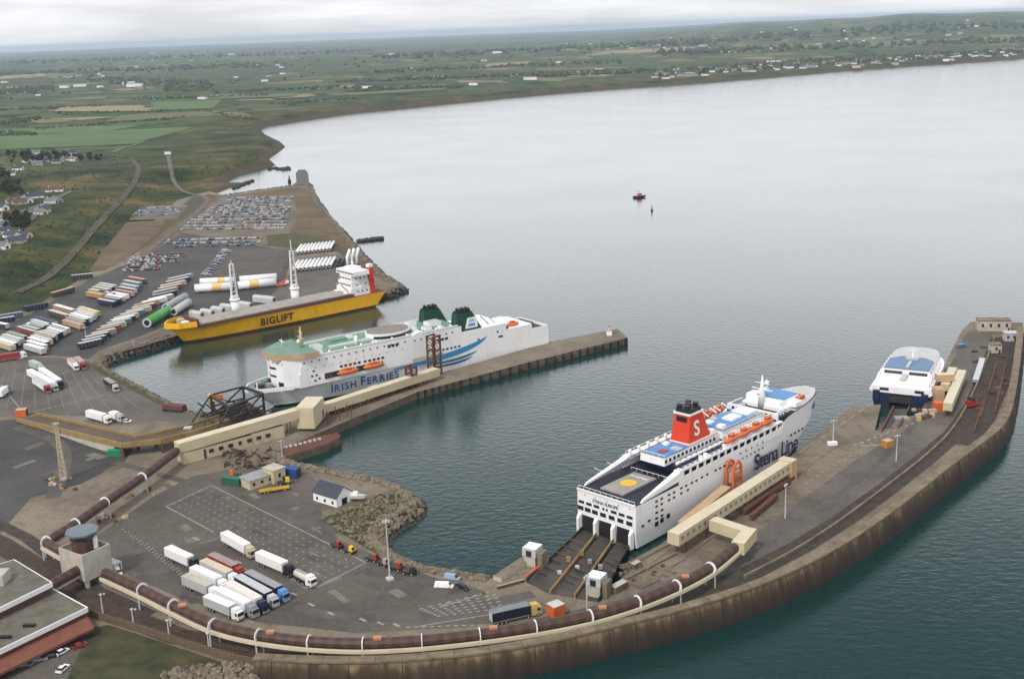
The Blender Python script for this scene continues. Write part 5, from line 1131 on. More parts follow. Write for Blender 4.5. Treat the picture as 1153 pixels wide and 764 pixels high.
# fence along the railway
t = thing('boundary_wall', 'brown panelled boundary wall with posts above the green verge', 'wall', P(190,718,QZ))
fp = smooth([p.xy for p in PX([(96,692),(120,700),(160,712),(205,727),(250,741),(286,750)], QZ)], 1)
mb = MB(); mb.wall(fp, .4, QZ, QZ+2.6, mat('wall_panel', (.12,.085,.055), .9, .25, .6)); fin(mb, 'panel', t)
mb = MB()
for a, b_ in zip(fp, fp[1:]):
    for k in range(4): p = a.lerp(b_, k/4); mb.bar((p.x,p.y,QZ),(p.x,p.y,QZ+2.8), .45, GRAVEL)
fin(mb, 'post', t)
mb = MB(); mb.sheet([p.xy for p in PX([(104,706),(122,703),(160,715),(205,730),(250,745),(284,753),(284,800),(60,800),(84,745)], QZ)], QZ+.06, mat('verge_grass', (.018,.028,.010), .95, c2=(.075,.062,.026), scale=.16)); struct(mb, 'grass_verge')
mb = MB(); mb.sheet([p.xy for p in PX([(104,706),(84,745),(60,800),(-60,800),(-40,776)], QZ)], QZ+.05, ASPH); struct(mb, 'car_park')

# breakwater buildings and gear
def shed(name, label, cat, u0, v0, u1, v1, wd, h, m, top=None, win=3, group=None):
    a, b_ = P(u0,v0,QZ), P(u1,v1,QZ); d_ = b_-a; L_ = d_.length; t = thing(name, label, cat, a.lerp(b_,.5), math.atan2(d_.y,d_.x), group)
    mb = MB(); mb.box(-L_/2,L_/2,-wd/2,wd/2,0,h, m); mb.build('wall', t); mb = MB(); mb.box(-L_/2-.3,L_/2+.3,-wd/2-.3,wd/2+.3,h,h+.35, top or ROOFF); mb.build('roof', t)
    for k in range(win): mb = MB(); x = -L_/2+L_*(k+.5)/win; mb.box(x-.6,x+.6,-wd/2-.08,-wd/2+.05,h*.4,h*.72, GLASS); mb.build('window', t)
    mb = MB(); mb.box(L_/2-1.6,L_/2-.6,-wd/2-.09,-wd/2+.05,0,2.1, DARKG); mb.build('door', t); return t
shed('store_building', 'long low tan concrete store across the far end of the breakwater', 'store', 1100,371,1136,371, 7, 6, PALEC, TOPW, 4)
shed('store_building', 'small white cabin with dark windows at the far end of the breakwater', 'cabin', 1130,383,1144,383, 5, 4.5, LGREY, LGREY, 2)
shed('store_building', 'square tan concrete store in the sunken strip near the breakwater end', 'store', 1114,396,1126,396, 6, 4.5, PALEC, TOPW, 1)
t = thing('passenger_gallery', 'pair of cream covered walkways with an orange stair tower next to the catamaran', 'gallery', P(1072,450,QZ))
for a, b_ in (((1083,420),(1067,458)),((1073,417),(1064,436))):
    A, B = P(*a,9), P(*b_,9); mb = MB(); boxrun(mb, A, B, 4.0, 7.2, 10.8, CREAMW, CREAMR); fin(mb, 'gallery_span', t); mb = MB()
    for k in range(4): p = A.lerp(B, (k+.3)/3.6); mb.bar((p.x,p.y,QZ),(p.x,p.y,7.2), .8, RUSTR)
    fin(mb, 'support_frame', t)
c_ = P(1058,452,QZ); mb = MB(); mb.box(c_.x-3,c_.x+1,c_.y-3,c_.y+3,QZ,QZ+7, TAN); fin(mb, 'stair_tower', t); c_ = P(1057,462,QZ); mb = MB(); mb.box(c_.x-2.4,c_.x+2,c_.y-2.2,c_.y+2,QZ,QZ+4.2, ORANGE); fin(mb, 'machine_box', t)
c_ = P(1060,444,QZ); mb = MB(); mb.box(c_.x-3,c_.x+5,c_.y-2,c_.y+2,QZ+7.1,QZ+10.4, TAN, 0, CREAMR); fin(mb, 'link_box', t)
t = thing('linkspan', 'narrow dark ramp with rusty girders at the stern of the catamaran', 'ramp', P(1006,478,QZ)); mb = MB(); a = [P(993,486,4),P(1012,482,4),P(1024,460,3),P(1006,460,3)]; mb.add(a+[p-Vector((0,0,1)) for p in a], [(0,1,2,3),(0,4,5,1),(1,5,6,2),(2,6,7,3),(3,7,4,0)], RDK); fin(mb, 'ramp_deck', t); mb = MB(); mb.bar(a[0]+Vector((0,0,.8)), a[3]+Vector((0,0,.8)), .7, RUSTR, 1.6); mb.bar(a[1]+Vector((0,0,.8)), a[2]+Vector((0,0,.8)), .7, RUSTR, 1.6); fin(mb, 'side_girder', t); mb = MB(); c_ = P(1015,472,QZ); mb.box(c_.x-3,c_.x+3,c_.y-2,c_.y+2,QZ-.4,QZ+1.2, GREY); fin(mb, 'platform', t)
mb = MB()
for k in range(16):
    p = P(rnd.uniform(1028,1052), rnd.uniform(462,474), QZ); mb.box(p.x-1,p.x+1,p.y-.8,p.y+.8,QZ,QZ+rnd.uniform(.6,2), (RUSTR,TAN,PALEC)[k % 3])
for k in range(20):
    u = rnd.uniform(1096,1140); v = rnd.uniform(385,470); p = P(u, v, QZ); mb.box(p.x-1.4,p.x+1.4,p.y-1,p.y+1,QZ,QZ+rnd.uniform(.4,1.6), (RUSTR,DARKC,BALLAST)[k % 3])
tag(mb.build('debris'), kind='stuff')
A, B = P(1098,460,QZ), P(1108,402,QZ); t = thing('flat_wagon', 'grey flat wagon standing on the rusty track of the breakwater', 'wagon', A.lerp(B,.5)); mb = MB(); p, q = P(1098,433,QZ), P(1106,408,QZ); boxrun(mb, p, q, 2.8, QZ+1.2, QZ+2.6, GREY, SILVER); fin(mb, 'deck', t); mb = MB()
for k in range(6): c_ = p.lerp(q, (k+.4)/5.8); mb.bar((c_.x-1.2,c_.y,QZ+.6),(c_.x+1.2,c_.y,QZ+.6), 1.0, DARKG)
fin(mb, 'wheelset', t)
c_ = P(1093,458,QZ); t = thing('machine', 'small red machine in the sunken strip beside the breakwater road', 'machine', c_, R(20)); mb = MB(); mb.box(-2.4,2.4,-1.6,1.6,.8,3.4, RED, .2); mb.build('body', t); mb = MB(); mb.box(-1,1,-1.7,1.7,3.4,4.8, DARKG, .2); mb.build('hood', t); mb = MB()
for x in (-1.6,1.6): mb.bar((x,-1.7,.5),(x,1.7,.5), 1.0, TYRE)
mb.build('wheel', t)
mb = MB(); 
for a, b_ in (((1122,410),(1104,470)),((1132,412),(1120,466)),((1112,440),(1096,488))): mb.bar(P(*a,QZ)+Vector((0,0,.5)), P(*b_,QZ)+Vector((0,0,.5)), .8, RUSTR, .9)
tag(mb.build('steel_rails'), 'long rusty steel rails laid along the sunken strip of the breakwater', 'rails')

# lamp masts
def lamp_mast(label, u, v, h, m=LGREY, heads=6, base=True, group=None, lattice=False):
    c_ = P(u,v,QZ); t = thing('light_mast', label, 'light mast', c_, rnd.uniform(0,1), group); mb = MB()
    if lattice:
        for k in range(4): a = k*math.pi/2; mb.bar((1.5*math.cos(a),1.5*math.sin(a),0),(.5*math.cos(a),.5*math.sin(a),h), .28, m)
        for z in np.arange(0, h-2, 2.2):
            r0 = 1.5-z/h; r1 = 1.5-(z+2.2)/h
            for k in range(4): a = k*math.pi/2; b_ = a+math.pi/2; mb.bar((r0*math.cos(a),r0*math.sin(a),z),(r1*math.cos(b_),r1*math.sin(b_),z+2.2), .18, m)
    else: mb.tube([(0,0,0),(0,0,h)], [.32,.14], m, 8)
    mb.build('mast_pole', t); mb = MB(); mb.tube([(0,0,h),(0,0,h+.3)], .5, m, 8)
    for k in range(heads): a = 2*math.pi*k/heads; mb.bar((0,0,h+.1),(1.1*math.cos(a),1.1*math.sin(a),h+.1), .12, GREY); mb.box(1.1*math.cos(a)-.26,1.1*math.cos(a)+.26,1.1*math.sin(a)-.26,1.1*math.sin(a)+.26,h-.25,h+.2, LGREY)
    mb.build('lamp_head', t)
    if base: mb = MB(); mb.box(-1.1,1.1,-1.1,1.1,0,.8, LGREY); mb.build('base_block', t)
    return t
lamp_mast('tall pale light mast with white base beside the red tractors', 439,652,21)
lamp_mast('tall beige lattice light mast among junk on the bare ground by the ochre ramp', 72,540,25, CREAM, 6, True, None, True)
lamp_mast('slim light mast on the breakwater road beside the rusty beams', 884,583,13, LGREY, 2, False)
lamp_mast('slim light mast on the breakwater road below the catamaran ramp', 1009,519,11, LGREY, 2, False)
lamp_mast('slim light mast on the quay tip beside the white box', 938,496,9, LGREY, 2, False)
lamp_mast('slim light mast at the edge of the inner basin beside the trailer rows', 98,388,11, LGREY, 3, False)
lamp_mast('slim light mast behind the dark ramp between winch tower and tube walkway', 661,688,12, LGREY, 2, False)
lamp_mast('slim light mast on the rough shore beside the low brown ramp', 318,516,8, LGREY, 2, False)
for u, v, lab in ((116,690,'first from the terminal'),(151,707,'second from the terminal'),(191,720,'third from the terminal'),(236,735,'nearest the sea wall')):
    lamp_mast('short lamp post on the boundary wall, '+lab, u, v, 6.5, LGREY, 1, False, 'lamp posts along the boundary wall')

# workshop yard and small house
def house(name, label, cat, u, v, L_, wd, h, rh, rz, wm_, rm_, chim=False, group=None, z=None, parts=True, win=2):
    c_ = P(u,v,QZ) if z is None else ground(u,v); t = thing(name, label, cat, c_, rz, group)
    mb = MB(); mb.box(-L_/2,L_/2,-wd/2,wd/2,-1.5,h, wm_)
    for x in (-L_/2, L_/2): mb.add([(x,-wd/2,h),(x,wd/2,h),(x,0,h+rh)], [(0,1,2)], wm_)
    mb.build('wall', t); mb = MB(); e = .4
    for s_ in (-1,1): a = [(-L_/2-e,s_*(wd/2+e),h-.25),(L_/2+e,s_*(wd/2+e),h-.25),(L_/2+e,0,h+rh+.12),(-L_/2-e,0,h+rh+.12)]; mb.add(a+[(x,y,z_-.25) for x, y, z_ in a], [(0,1,2,3),(7,6,5,4),(0,4,5,1),(1,5,6,2),(3,2,6,7),(0,3,7,4)], rm_)
    r_ = mb.build('roof', t)
    if chim: mb = MB(); mb.box(-L_*.3-.4,-L_*.3+.4,-.5,.5,h+rh-.4,h+rh+1.0, wm_); mb.build('chimney', r_)
    if parts:
        for k in range(win): mb = MB(); x = -L_/2+L_*(k+.5)/win; mb.box(x-.55,x+.55,-wd/2-.07,-wd/2+.1,.9,2.1, GLASS); mb.build('window', t)
        mb = MB(); mb.box(L_/2-.1,L_/2+.08,-1.4,1.4,0,2.6, BLACK); mb.build('door', t)
    return t
h_ = house('boat_house', 'white walled boat house with a dark slate roof on the small headland', 'house', 375,563,13,8.5,4.0,3.4,R(-38),WHITE,SLATE,False,win=3)
c_ = P(401,563,QZ); t = thing('boat_trailer', 'white covered boat on a trailer beside the slate roofed boat house', 'boat', c_, R(-10)); hull_mb([(1.0,-3.5,3.4,.9,2.2),(2.4,-3.6,4.4,1.5,2.4)], [WHITE], 10, LGREY).build('hull', t); mb = MB(); mb.box(-2.4,1,-1.2,1.2,2.4,3.6, WHITE, .25); mb.build('cover', t); mb = MB(); mb.box(-3,3,-1.1,1.1,.5,.9, RUSTR); 
for y in (-1.2,1.2): mb.tube([(0,y-.15,.45),(0,y+.15,.45)], .45, TYRE, 8)
mb.build('trailer', t)
shed('work_shop', 'low flat roofed beige workshop in the cluttered middle yard', 'workshop', 276,549,303,540, 8, 3.6, CREAM, GREY, 3)
shed('work_shop', 'taller beige shed with a pale roof at the right end of the workshop', 'shed', 303,543,316,538, 7, 5.6, CREAM, PALEC, 1)
def cabinbox(name, label, cat, u, v, L_, wd, h, m, rz, top=None):
    c_ = P(u,v,QZ); t = thing(name, label, cat, c_, rz); mb = MB(); mb.box(-L_/2,L_/2,-wd/2,wd/2,.15,h, m, 0, top); 
    for k in range(int(L_/.9)): x = -L_/2+.45+k*.9; mb.box(x-.12,x+.12,-wd/2-.06,wd/2+.06,.3,h-.2, m)
    mb.build('body', t); mb = MB(); mb.box(L_/2,L_/2+.08,-wd/2+.2,wd/2-.2,.3,h-.3, DARKG if m not in (LGREY,WHITE) else GREY); mb.build('door', t); return t
cabinbox('shipping_container', 'green shipping container beside the workshop yard', 'container', 262,545,9,3,3.2,mat('container_green',(.02,.12,.07),.6,.2),R(-25))
cabinbox('shipping_container', 'blue shipping container behind the workshop at the water edge', 'container', 326,536,9,4,4,mat('container_blue',(.015,.06,.22),.6,.2),R(-20))
cabinbox('shipping_container', 'green container standing under the bend of the ochre ramp', 'container', 131,513,7.5,3,3,mat('container_leaf',(.02,.24,.11),.6,.2),R(5))
cabinbox('equipment_cabin', 'orange cabin with a pale grey roof beside the tube walkway hoops', 'cabin', 626,692,4.4,4.0,4.0,ORANGE,R(35),LGREY)
cabinbox('equipment_cabin', 'yellow and tan equipment cabin at the inner corner of the catamaran dock', 'cabin', 999,503,4,3.4,3.2,mat('cabin_tan',(.42,.21,.05),.6,.2),R(30),TAN)
cabinbox('equipment_cabin', 'white equipment box with dark front on the quay tip', 'cabin', 937,501,4,2,1.6,WHITE,R(5))
cabinbox('equipment_cabin', 'orange cabin at the low end of the ochre ramp', 'cabin', 25,468,5,4,3.6,ORANGE,R(10),TAN)
mb = MB()
for k in range(70):
    p = P(rnd.uniform(250,310), rnd.uniform(505,528), QZ)
    mb.bar(p+Vector((0,0,.2)), p+Vector((rnd.uniform(-3,3),rnd.uniform(-3,3),rnd.uniform(.4,2.4))), rnd.uniform(.2,.7), (RUSTR,DARKG,BALLAST)[k % 3])
tag(mb.build('scrap_pile'), kind='stuff')
mb = MB()
for k in range(26):
    u, v = rnd.choice(((72,540),(165,556),(122,583),(70,548))); p = P(u+rnd.uniform(-22,22), v+rnd.uniform(-4,5), QZ); mb.box(p.x-.7,p.x+.7,p.y-.6,p.y+.6,QZ,QZ+rnd.uniform(.5,1.8), (RUSTR,LGREY,TAN,OCHRE)[k % 4])
tag(mb.build('junk_pile'), kind='stuff')
# ------------------------------------------------------------------ vehicles
def wheel_mesh(r, wd):
    mb = MB(); mb.tube([(0,-wd/2,0),(0,wd/2,0)], r, TYRE, 10); mb.tube([(0,-wd/2-.02,0),(0,-wd/2-.01,0)], r*.5, LGREY, 8); mb.tube([(0,wd/2+.01,0),(0,wd/2+.02,0)], r*.5, LGREY, 8); return mb.mesh('wheel')
WH_T = wheel_mesh(.55,.6); WH_C = wheel_mesh(.34,.24)
def trailer_parts(t, x0, x1, wd, h, side, top, wheels=True, ribs=True):
    mb = MB(); mb.box(x0,x1,-wd/2,wd/2,1.15,h, side, 0, top)
    if ribs:
        for s_ in (-1,1): mb.box(x0+.02,x1-.02,s_*wd/2-.03,s_*wd/2+.03,h-.18,h+.03, top); mb.box(x0+.02,x1-.02,s_*wd/2-.03,s_*wd/2+.03,1.12,1.4, GREY)
    mb.build('trailer_body', t); mb = MB(); mb.box(x0-.04,x0-.0,-wd/2+.1,wd/2-.1,1.3,h-.15, LGREY if side is not WHITE else WHITE); mb.build('rear_door', t)
    mb = MB(); mb.box(x0+.4,x1-.3,-wd*.3,wd*.3,.75,1.14, DARKG); mb.build('chassis', t)
    if wheels:
        for x in (x0+1.6,x0+3.0,x0+4.4):
            for y in (-wd/2+.3, wd/2-.3): put('wheel', WH_T, t, (x,y,.55))
def lorry(rear, front, side, top, cab, label, tanker=False, group='lorries waiting on the apron', z=QZ, cabdark=None):
    a, b_ = P(*rear, z), P(*front, z); d = b_-a; L = d.length; t = thing('tanker_lorry' if tanker else 'lorry', label, 'lorry', (a.x,a.y,z), math.atan2(d.y,d.x), group); wd = 3.0
    xc = L-3.2
    if tanker:
        mb = MB(); n = 10; mb.tube([(.2,0,2.5),(xc-.4,0,2.5)], 1.35, top, 12); mb.build('tank', t, True); mb = MB(); mb.box(.2,xc,-1.1,1.1,.7,1.3, DARKG); mb.build('chassis', t); mb = MB(); mb.box(.6,xc-.8,-.5,.5,3.8,4.0, GREY); mb.build('catwalk', t)
        for x in (1.4,2.8):
            for y in (-1.1,1.1): put('wheel', WH_T, t, (x,y,.55))
    else: trailer_parts(t, 0, xc-.7, wd, 4.5, side, top)
    mb = MB(); mb.box(xc,L,-1.3,1.3,.6,3.3, cab, 0); mb.box(xc,L-.7,-1.25,1.25,3.3,4.1, cab, .12); cb = mb.build('cab', t)
    mb = MB(); mb.box(L-.02,L+.05,-1.15,1.15,1.9,3.0, GLASS); mb.build('windscreen', cb)
    for s_ in (-1,1): mb = MB(); mb.box(L-1.3,L-.3,s_*1.31-.03,s_*1.31+.03,2.0,2.9, GLASS); mb.build('side_window', cb)
    mb = MB(); mb.box(L-.02,L+.1,-1.25,1.25,.5,1.0, GREY if cab is not BLACK else BLACK); mb.build('bumper', cb)
    for s_ in (-1,1): mb = MB(); mb.box(L,L+.12,s_*.95-.2,s_*.95+.2,1.05,1.3, LGREY); mb.build('headlight', cb)
    mb = MB(); mb.box(xc-1.6,xc,-1.0,1.0,.7,1.0, DARKG); mb.build('tractor_frame', t)
    for x in (xc-1.2, L-1.0):
        for y in (-1.05,1.05): put('wheel', WH_T, t, (x,y,.55))
    return t
lorry((190,627.5),(223,642.5), WHITE, WHITE, BLACK, 'white lorry with a black cab parked alone at the left of the apron')
lorry((239,635.5),(274,652.5), RED, mat('red_grey_top',(.30,.22,.21),.6,.15), RED, 'dark red lorry with a greyish roof, farthest of the double row')
lorry((230,642.5),(267.5,660), LGREY, BEIGE, WHITE, 'beige roofed lorry with a white cab between the red lorry and a white one')
lorry((218.5,650),(256,667), WHITE, WHITE, WHITE, 'bright white lorry second from the near end of the left row')
lorry((209.5,659.5),(246,675.5), LGREY, PALEC, WHITE, 'pale grey lorry nearest to the tube walkway in the left row')
lorry((234,683),(272,699), LGREY, WHITE, WHITE, 'grey sided white lorry partly behind the tube walkway')
lorry((246.5,675),(289,696), WHITE, WHITE, GREY, 'white lorry with a grey cab second from the tube walkway in the right row')
lorry((258,667.5),(300,691), WHITE, mat('pinkish_top',(.70,.62,.58),.6,.1), NAVY, 'pinkish white lorry with a navy cab in the middle of the right row')
lorry((269,660.5),(311.5,684.5), NAVY, LGREY, LGREY, 'navy sided lorry with a light roof, second from far end of the right row')
lorry((280,655.5),(323.5,678), NAVY, mat('dull_grey_top',(.27,.27,.29),.6,.12), LBLUE, 'navy sided lorry with a dull grey roof at the far end of the right row')
lorry((253.5,610.5),(286,629), WHITE, WHITE, CREAM, 'white lorry with a cream cab first in the line on the parking grid')
lorry((292,633),(330,649.5), WHITE, WHITE, BLACK, 'white lorry with a black cab second in the line on the parking grid')
lorry((334,651.5),(354,661.5), CREAM, mat('tank_cream',(.55,.55,.45),.4,.1), WHITE, 'cream tanker lorry last in the line on the parking grid', True)
t = lorry((553,703),(608,690.5), mat('dark_navy',(.010,.013,.030),.6,.2), mat('bluegrey_top',(.18,.19,.22),.6,.15), M_YE, 'dark navy trailer with a yellow tractor behind the tube walkway near the ferry ramp')
G2 = 'lorries in the upper yard'
lorry((100,471),(124,477.5), WHITE, WHITE, WHITE, 'long white lorry parked along the ochre ramp', group=G2)
lorry((126,472.5),(139,475.5), WHITE, WHITE, LGREY, 'short white lorry ahead of the long white one along the ochre ramp', group=G2)
lorry((34,424),(64,441), WHITE, WHITE, LGREY, 'long white lorry in the middle of three angled lorries of the upper yard', group=G2)
lorry((40,433),(55,443), WHITE, PALEGR, RED, 'white lorry with a red cab beside the long white one in the upper yard', group=G2)
lorry((47,422),(70,438), WHITE, WHITE, BLACK, 'white lorry with a dark cab beside the long white one in the upper yard', group=G2)
lorry((36,413.5),(48,419), PALEGR, PALEGR, LGREY, 'short pale green lorry behind the three angled lorries', group=G2)
lorry((120,434),(132,442), DARKG, HATCH, LGREY, 'small dark lorry standing alone near the basin edge', group=G2)
lorry((79.5,411),(87,418), WHITE, PINK, WHITE, 'short white box lorry, left one of the pair on the painted lanes', group=G2)
lorry((87,409.5),(95,416.5), LGREY, PINK, RED, 'short pinkish box lorry, right one of the pair on the painted lanes', group=G2)
lorry((-14,410),(30,402.5), RED, RED, WHITE, 'long bright red lorry with a white cab at the edge of the upper yard', group=G2)
lorry((0,449),(10,441), WHITE, WHITE, GREY, 'white lorry tilted towards the ochre ramp at the edge of the yard', group=G2)

# parked trailers: one mesh set per trailer, tops surveyed 4 m above the ground
def trailer(u, v, hx, hy, side, top, label, group):
    a, b_ = P(u-hx, v-hy, QZ+4.2), P(u+hx, v+hy, QZ+4.2); d = b_-a; L = d.length; t = thing('parked_trailer', label, 'trailer', (a.x,a.y,QZ), math.atan2(d.y,d.x), group); wd = 3.5
    mb = MB(); mb.box(0,L,-wd/2,wd/2,1.1,4.2, side, 0, top); mb.build('trailer_body', t)
    mb = MB(); mb.box(L-.02,L+.06,-wd/2+.15,wd/2-.15,1.3,4.0, LGREY if rnd.random() < .5 else side); mb.build('rear_door', t)
    mb = MB(); mb.box(.4,L-.4,-1,1,.7,1.1, DARKG); mb.build('chassis', t)
    for x in (L-1.6,L-3.0):
        for y in (-1.4,1.4): put('wheel', WH_T, t, (x,y,.55))
    mb = MB()
    for k in range(int(L/2.4)): x = 1.0+k*2.4; mb.box(x,x+.16,-wd/2-.05,wd/2+.05,1.3,4.1, GREY)
    mb.build('strap_rib', t)
    return t
cn = {NAVY:'navy', LGREY:'light grey', WHITE:'white', PINK:'faded red', TEAL:'teal blue', BEIGE:'beige', PALEGR:'pale green', GREY:'grey', YELLOW:'yellow', ORANGE:'orange', RED:'red', BLUE:'blue', TAN:'tan', HATCH:'dull grey', CREAM:'cream', DARKG:'dark', BROWN:'brown', BLACK:'black', M_OR:'faded orange', M_YE:'faded yellow', M_RE:'dull red', M_TE:'dull teal', M_BL:'dull blue'}
ordn = ['first','second','third','fourth','fifth','sixth','seventh','eighth','ninth','tenth','eleventh','twelfth','thirteenth','fourteenth','fifteenth','sixteenth','seventeenth','eighteenth','nineteenth','twentieth','twenty-first','twenty-second']
rowA = [(101,383.5,DARKG,LGREY),(109,376,NAVY,LGREY),(122,368,M_RE,PINK),(134,360.5,M_TE,LGREY),(142,354.5,CREAM,BEIGE),(156,347,BEIGE,LGREY),(165,340,TAN,HATCH),(181,333.5,CREAM,WHITE),(186,325.5,GREY,LGREY),(195,318,BEIGE,BEIGE),(203,310.5,GREY,LGREY)]
SP = [(NAVY,LGREY),(GREY,BEIGE),(CREAM,LGREY),(DARKG,WHITE),(M_TE,LGREY),(BROWN,BEIGE),(WHITE,WHITE),(NAVY,HATCH),(M_RE,LGREY)]
def between(row, k0):
    q = []
    for i, r_ in enumerate(row):
        q.append(r_)
        if i+1 < len(row): n_ = row[i+1]; s2, t2 = SP[(i+k0) % len(SP)]; q.append(((r_[0]+n_[0])/2+rnd.uniform(-1,1), (r_[1]+n_[1])/2, s2, t2))
    return q
for i, (u, v, s_, tp) in enumerate(between(rowA, 0)): trailer(u, v, 13, -2.9, s_, tp, f'{cn[s_]} trailer with {cn[tp]} roof, {ordn[i]} from the basin in the long row', 'trailers in the long row by the green tower section')
rowB = [(52,359,NAVY,NAVY),(43.6,364.7,GREY,PALEGR),(40.6,367.6,DARKG,LGREY),(31.2,369.5,M_RE,LGREY),(72,345.3,M_OR,WHITE),(66,351.2,BROWN,LGREY),(100,347.7,M_YE,BEIGE),(95.4,352.4,NAVY,LGREY),(87,356.5,NAVY,LGREY),(82.5,362,TAN,PINK),(66,366.5,WHITE,WHITE),(61,369.5,LGREY,WHITE),(54,373,NAVY,PALEGR),(49.5,377,NAVY,HATCH),(43,381.8,M_RE,WHITE),(39,389.3,LGREY,WHITE),(19,375.5,NAVY,HATCH),(10,381,GREY,PALEGR),(4.5,385.5,CREAM,BEIGE)]
where = ['at the far end of the second block','second in the far line of the second block','third in the far line of the second block','fourth in the far line of the second block','at the top of the middle cluster','just below the orange one in the middle cluster','at the right top of the middle cluster','under the yellow one in the middle cluster','in the right line of the middle cluster','at the near end of the middle cluster','at the far end of the near line','second in the near line','third in the near line','fourth in the near line','fifth in the near line','at the near end of the near line','leading the leftmost line','second in the leftmost line','last in the leftmost line']
for (u, v, s_, tp), wh in zip(rowB, where): trailer(u, v, 10, 2.9, s_, tp, f'{cn[s_]} trailer with {cn[tp]} roof {wh}', 'trailers in the crowded blocks of the left lot')
rowC = [(154,312.5,M_RE,PINK),(146,320.5,M_TE,LGREY),(140,327,M_RE,PINK),(129.5,332.5,CREAM,WHITE),(120,337.5,NAVY,LGREY),(121,319.5,DARKG,LGREY),(114.5,323.5,GREY,BEIGE),(107.5,329.5,M_OR,M_YE)]
for li, (i0, i1, nm) in enumerate(((0,4,'far line'),(6,10,'right line'),(10,16,'near line'),(16,19,'leftmost line'))):
    for k, (u, v, s_, tp) in enumerate(between(rowB[i0:i1], li*3+2)):
        if k % 2: trailer(u, v, 10, 2.9, s_, tp, f'{cn[s_]} trailer with {cn[tp]} roof wedged in after the {ordn[k//2]} of the {nm}', 'trailers in the crowded blocks of the left lot')
for i, (u, v, s_, tp) in enumerate(between(rowC, 4)): trailer(u, v, 9, 1.6, s_, tp, f'{cn[s_]} sided trailer with {cn[tp]} roof, {ordn[i]} in the far middle row', 'trailers in the far middle row')
for u, v, hx, hy, s_, tp, wh in ((40,342.5,13,-2.4,NAVY,NAVY,'with its nose to the grass bank'),(12,352.5,13,-2,M_BL,HATCH,'parked below the grass bank'),(6,357,10,-1.5,NAVY,LGREY,'tucked under the blue one'),(2,363.5,6,1,DARKG,WHITE,'at the left edge by the bank'),(92,308.5,12,-1.2,DARKG,LGREY,'alone at the top edge by the dirt field'),(70,326,12,-3.4,BROWN,TAN,'alone beside the grass bank')):
    trailer(u, v, hx, hy, s_, tp, f'{cn[s_]} trailer with {cn[tp]} roof {wh}', 'trailers along the grass bank')

# cars
PAINTS = {'white':WHITE,'silver':SILVER,'blue':mat('car_blue',(.06,.13,.28),.3,.1),'dark':mat('car_dark',(.02,.022,.03),.3,.2),'red':mat('car_red',(.30,.025,.02),.3,.1),'light blue':mat('car_light_blue',(.26,.36,.47),.3,.1),'grey':mat('car_grey',(.17,.18,.19),.3,.1)}
def car_shape(mb, m, L=4.5, wd=1.9, van=False):
    hw = wd/2; h1 = .95; h2 = 1.5 if not van else 2.0
    prof = [(-L/2,.35),(-L/2,h1),(L/2-.1,h1*.86),(L/2,.35)]
    for s_ in (1,): 
        v = [(x,-hw,z) for x, z in prof]+[(x,hw,z) for x, z in prof]; mb.add(v, [(3,2,1,0),(4,5,6,7),(0,1,5,4),(1,2,6,5),(2,3,7,6)], m)
    a0, a1, b0, b1 = (-L/2+.15,L/2-.9,-L/2+.3,L/2-1.6) if van else (-L/2+.35,L/2-1.1,-L/2+.95,L/2-1.95)
    q = hw-.06; r = hw-.28; v = [(a0,-q,h1),(a1,-q,h1*.9),(a1,q,h1*.9),(a0,q,h1),(b0,-r,h2),(b1,-r,h2),(b1,r,h2),(b0,r,h2)]
    mb.add(v, [(0,1,5,4),(2,3,7,6),(1,2,6,5),(3,0,4,7)], m if van else GLASS); mb.add(v[4:], [(0,1,2,3)], m)
    if van: mb.quadbox(((a1+b1)/2+.03,0,1.5), (.28,0,-.35), (0,q*.85,0), (.02,0,.02), GLASS)
CARM = {}
def far_car(name_):
    if name_ not in CARM:
        mb = MB(); car_shape(mb, PAINTS[name_], 5.0, 2.1)
        for x in (-1.5,1.5): mb.box(x-.35,x+.35,-1.06,1.06,0,.66, TYRE)
        CARM[name_] = mb.mesh('parked_car')
    return CARM[name_]
def near_car(u, v, rz, paint, label, L=4.5, van=False, name='parked_car', cat='car', group=None):
    c_ = P(u,v,QZ); t = thing(name, label, cat, c_, rz, group); mb = MB(); car_shape(mb, PAINTS[paint], L, 1.95, van); mb.build('body', t)
    for x in (-L*.31, L*.31):
        for y in (-.88,.88): put('wheel', WH_C, t, (x,y,.34))
    for s_ in (-1,1): mb = MB(); mb.box(L/2-.06,L/2+.03,s_*.66-.16,s_*.66+.16,.55,.72, LGREY); mb.build('headlight', t)
    mb = MB(); mb.quadbox((L/2-1.5 if not van else L/2-1.2,0,1.24 if not van else 1.5), (.38,0,-.24), (0,.72,0), (.03,0,.05), GLASS); mb.build('windscreen', t)
    return t
near_car(500,661,R(-8),'white','white van parked on the apron near the rocky shore',6.4,True,'parked_van','van')
near_car(521,662,R(-50),'dark','dark blue pickup with a white front parked beside the white van',5.6,False,'parked_pickup','pickup')
near_car(509,652,R(-20),'light blue','light blue van parked behind the white van by the shore',5.5,True,'parked_van','van')
near_car(70,735,R(60),'white','white car at the end of the row under the red canopy')
near_car(59,739,R(20),'dark','dark car second in the row under the red canopy')
near_car(45,743,R(20),'silver','silver car third in the row under the red canopy')
near_car(29,749,R(10),'grey','grey car fourth in the row under the red canopy')
near_car(90,728,R(45),'red','dark red car at the edge of the green verge')
near_car(71,754,R(75),'white','white car standing apart on the car park beside the verge')
near_car(143,475,R(-8),'white','white car just ahead of the two white lorries along the ochre ramp')
near_car(1083,391,R(20),'blue','blue van on the breakwater edge beyond the cream walkways',6,True,'parked_van','van')
near_car(133,645,R(-60),'white','white van beside the control tower',5.6,True,'parked_van','van')
near_car(20,404,R(0),'white','white car between the red lorry and the trailers',4.6)
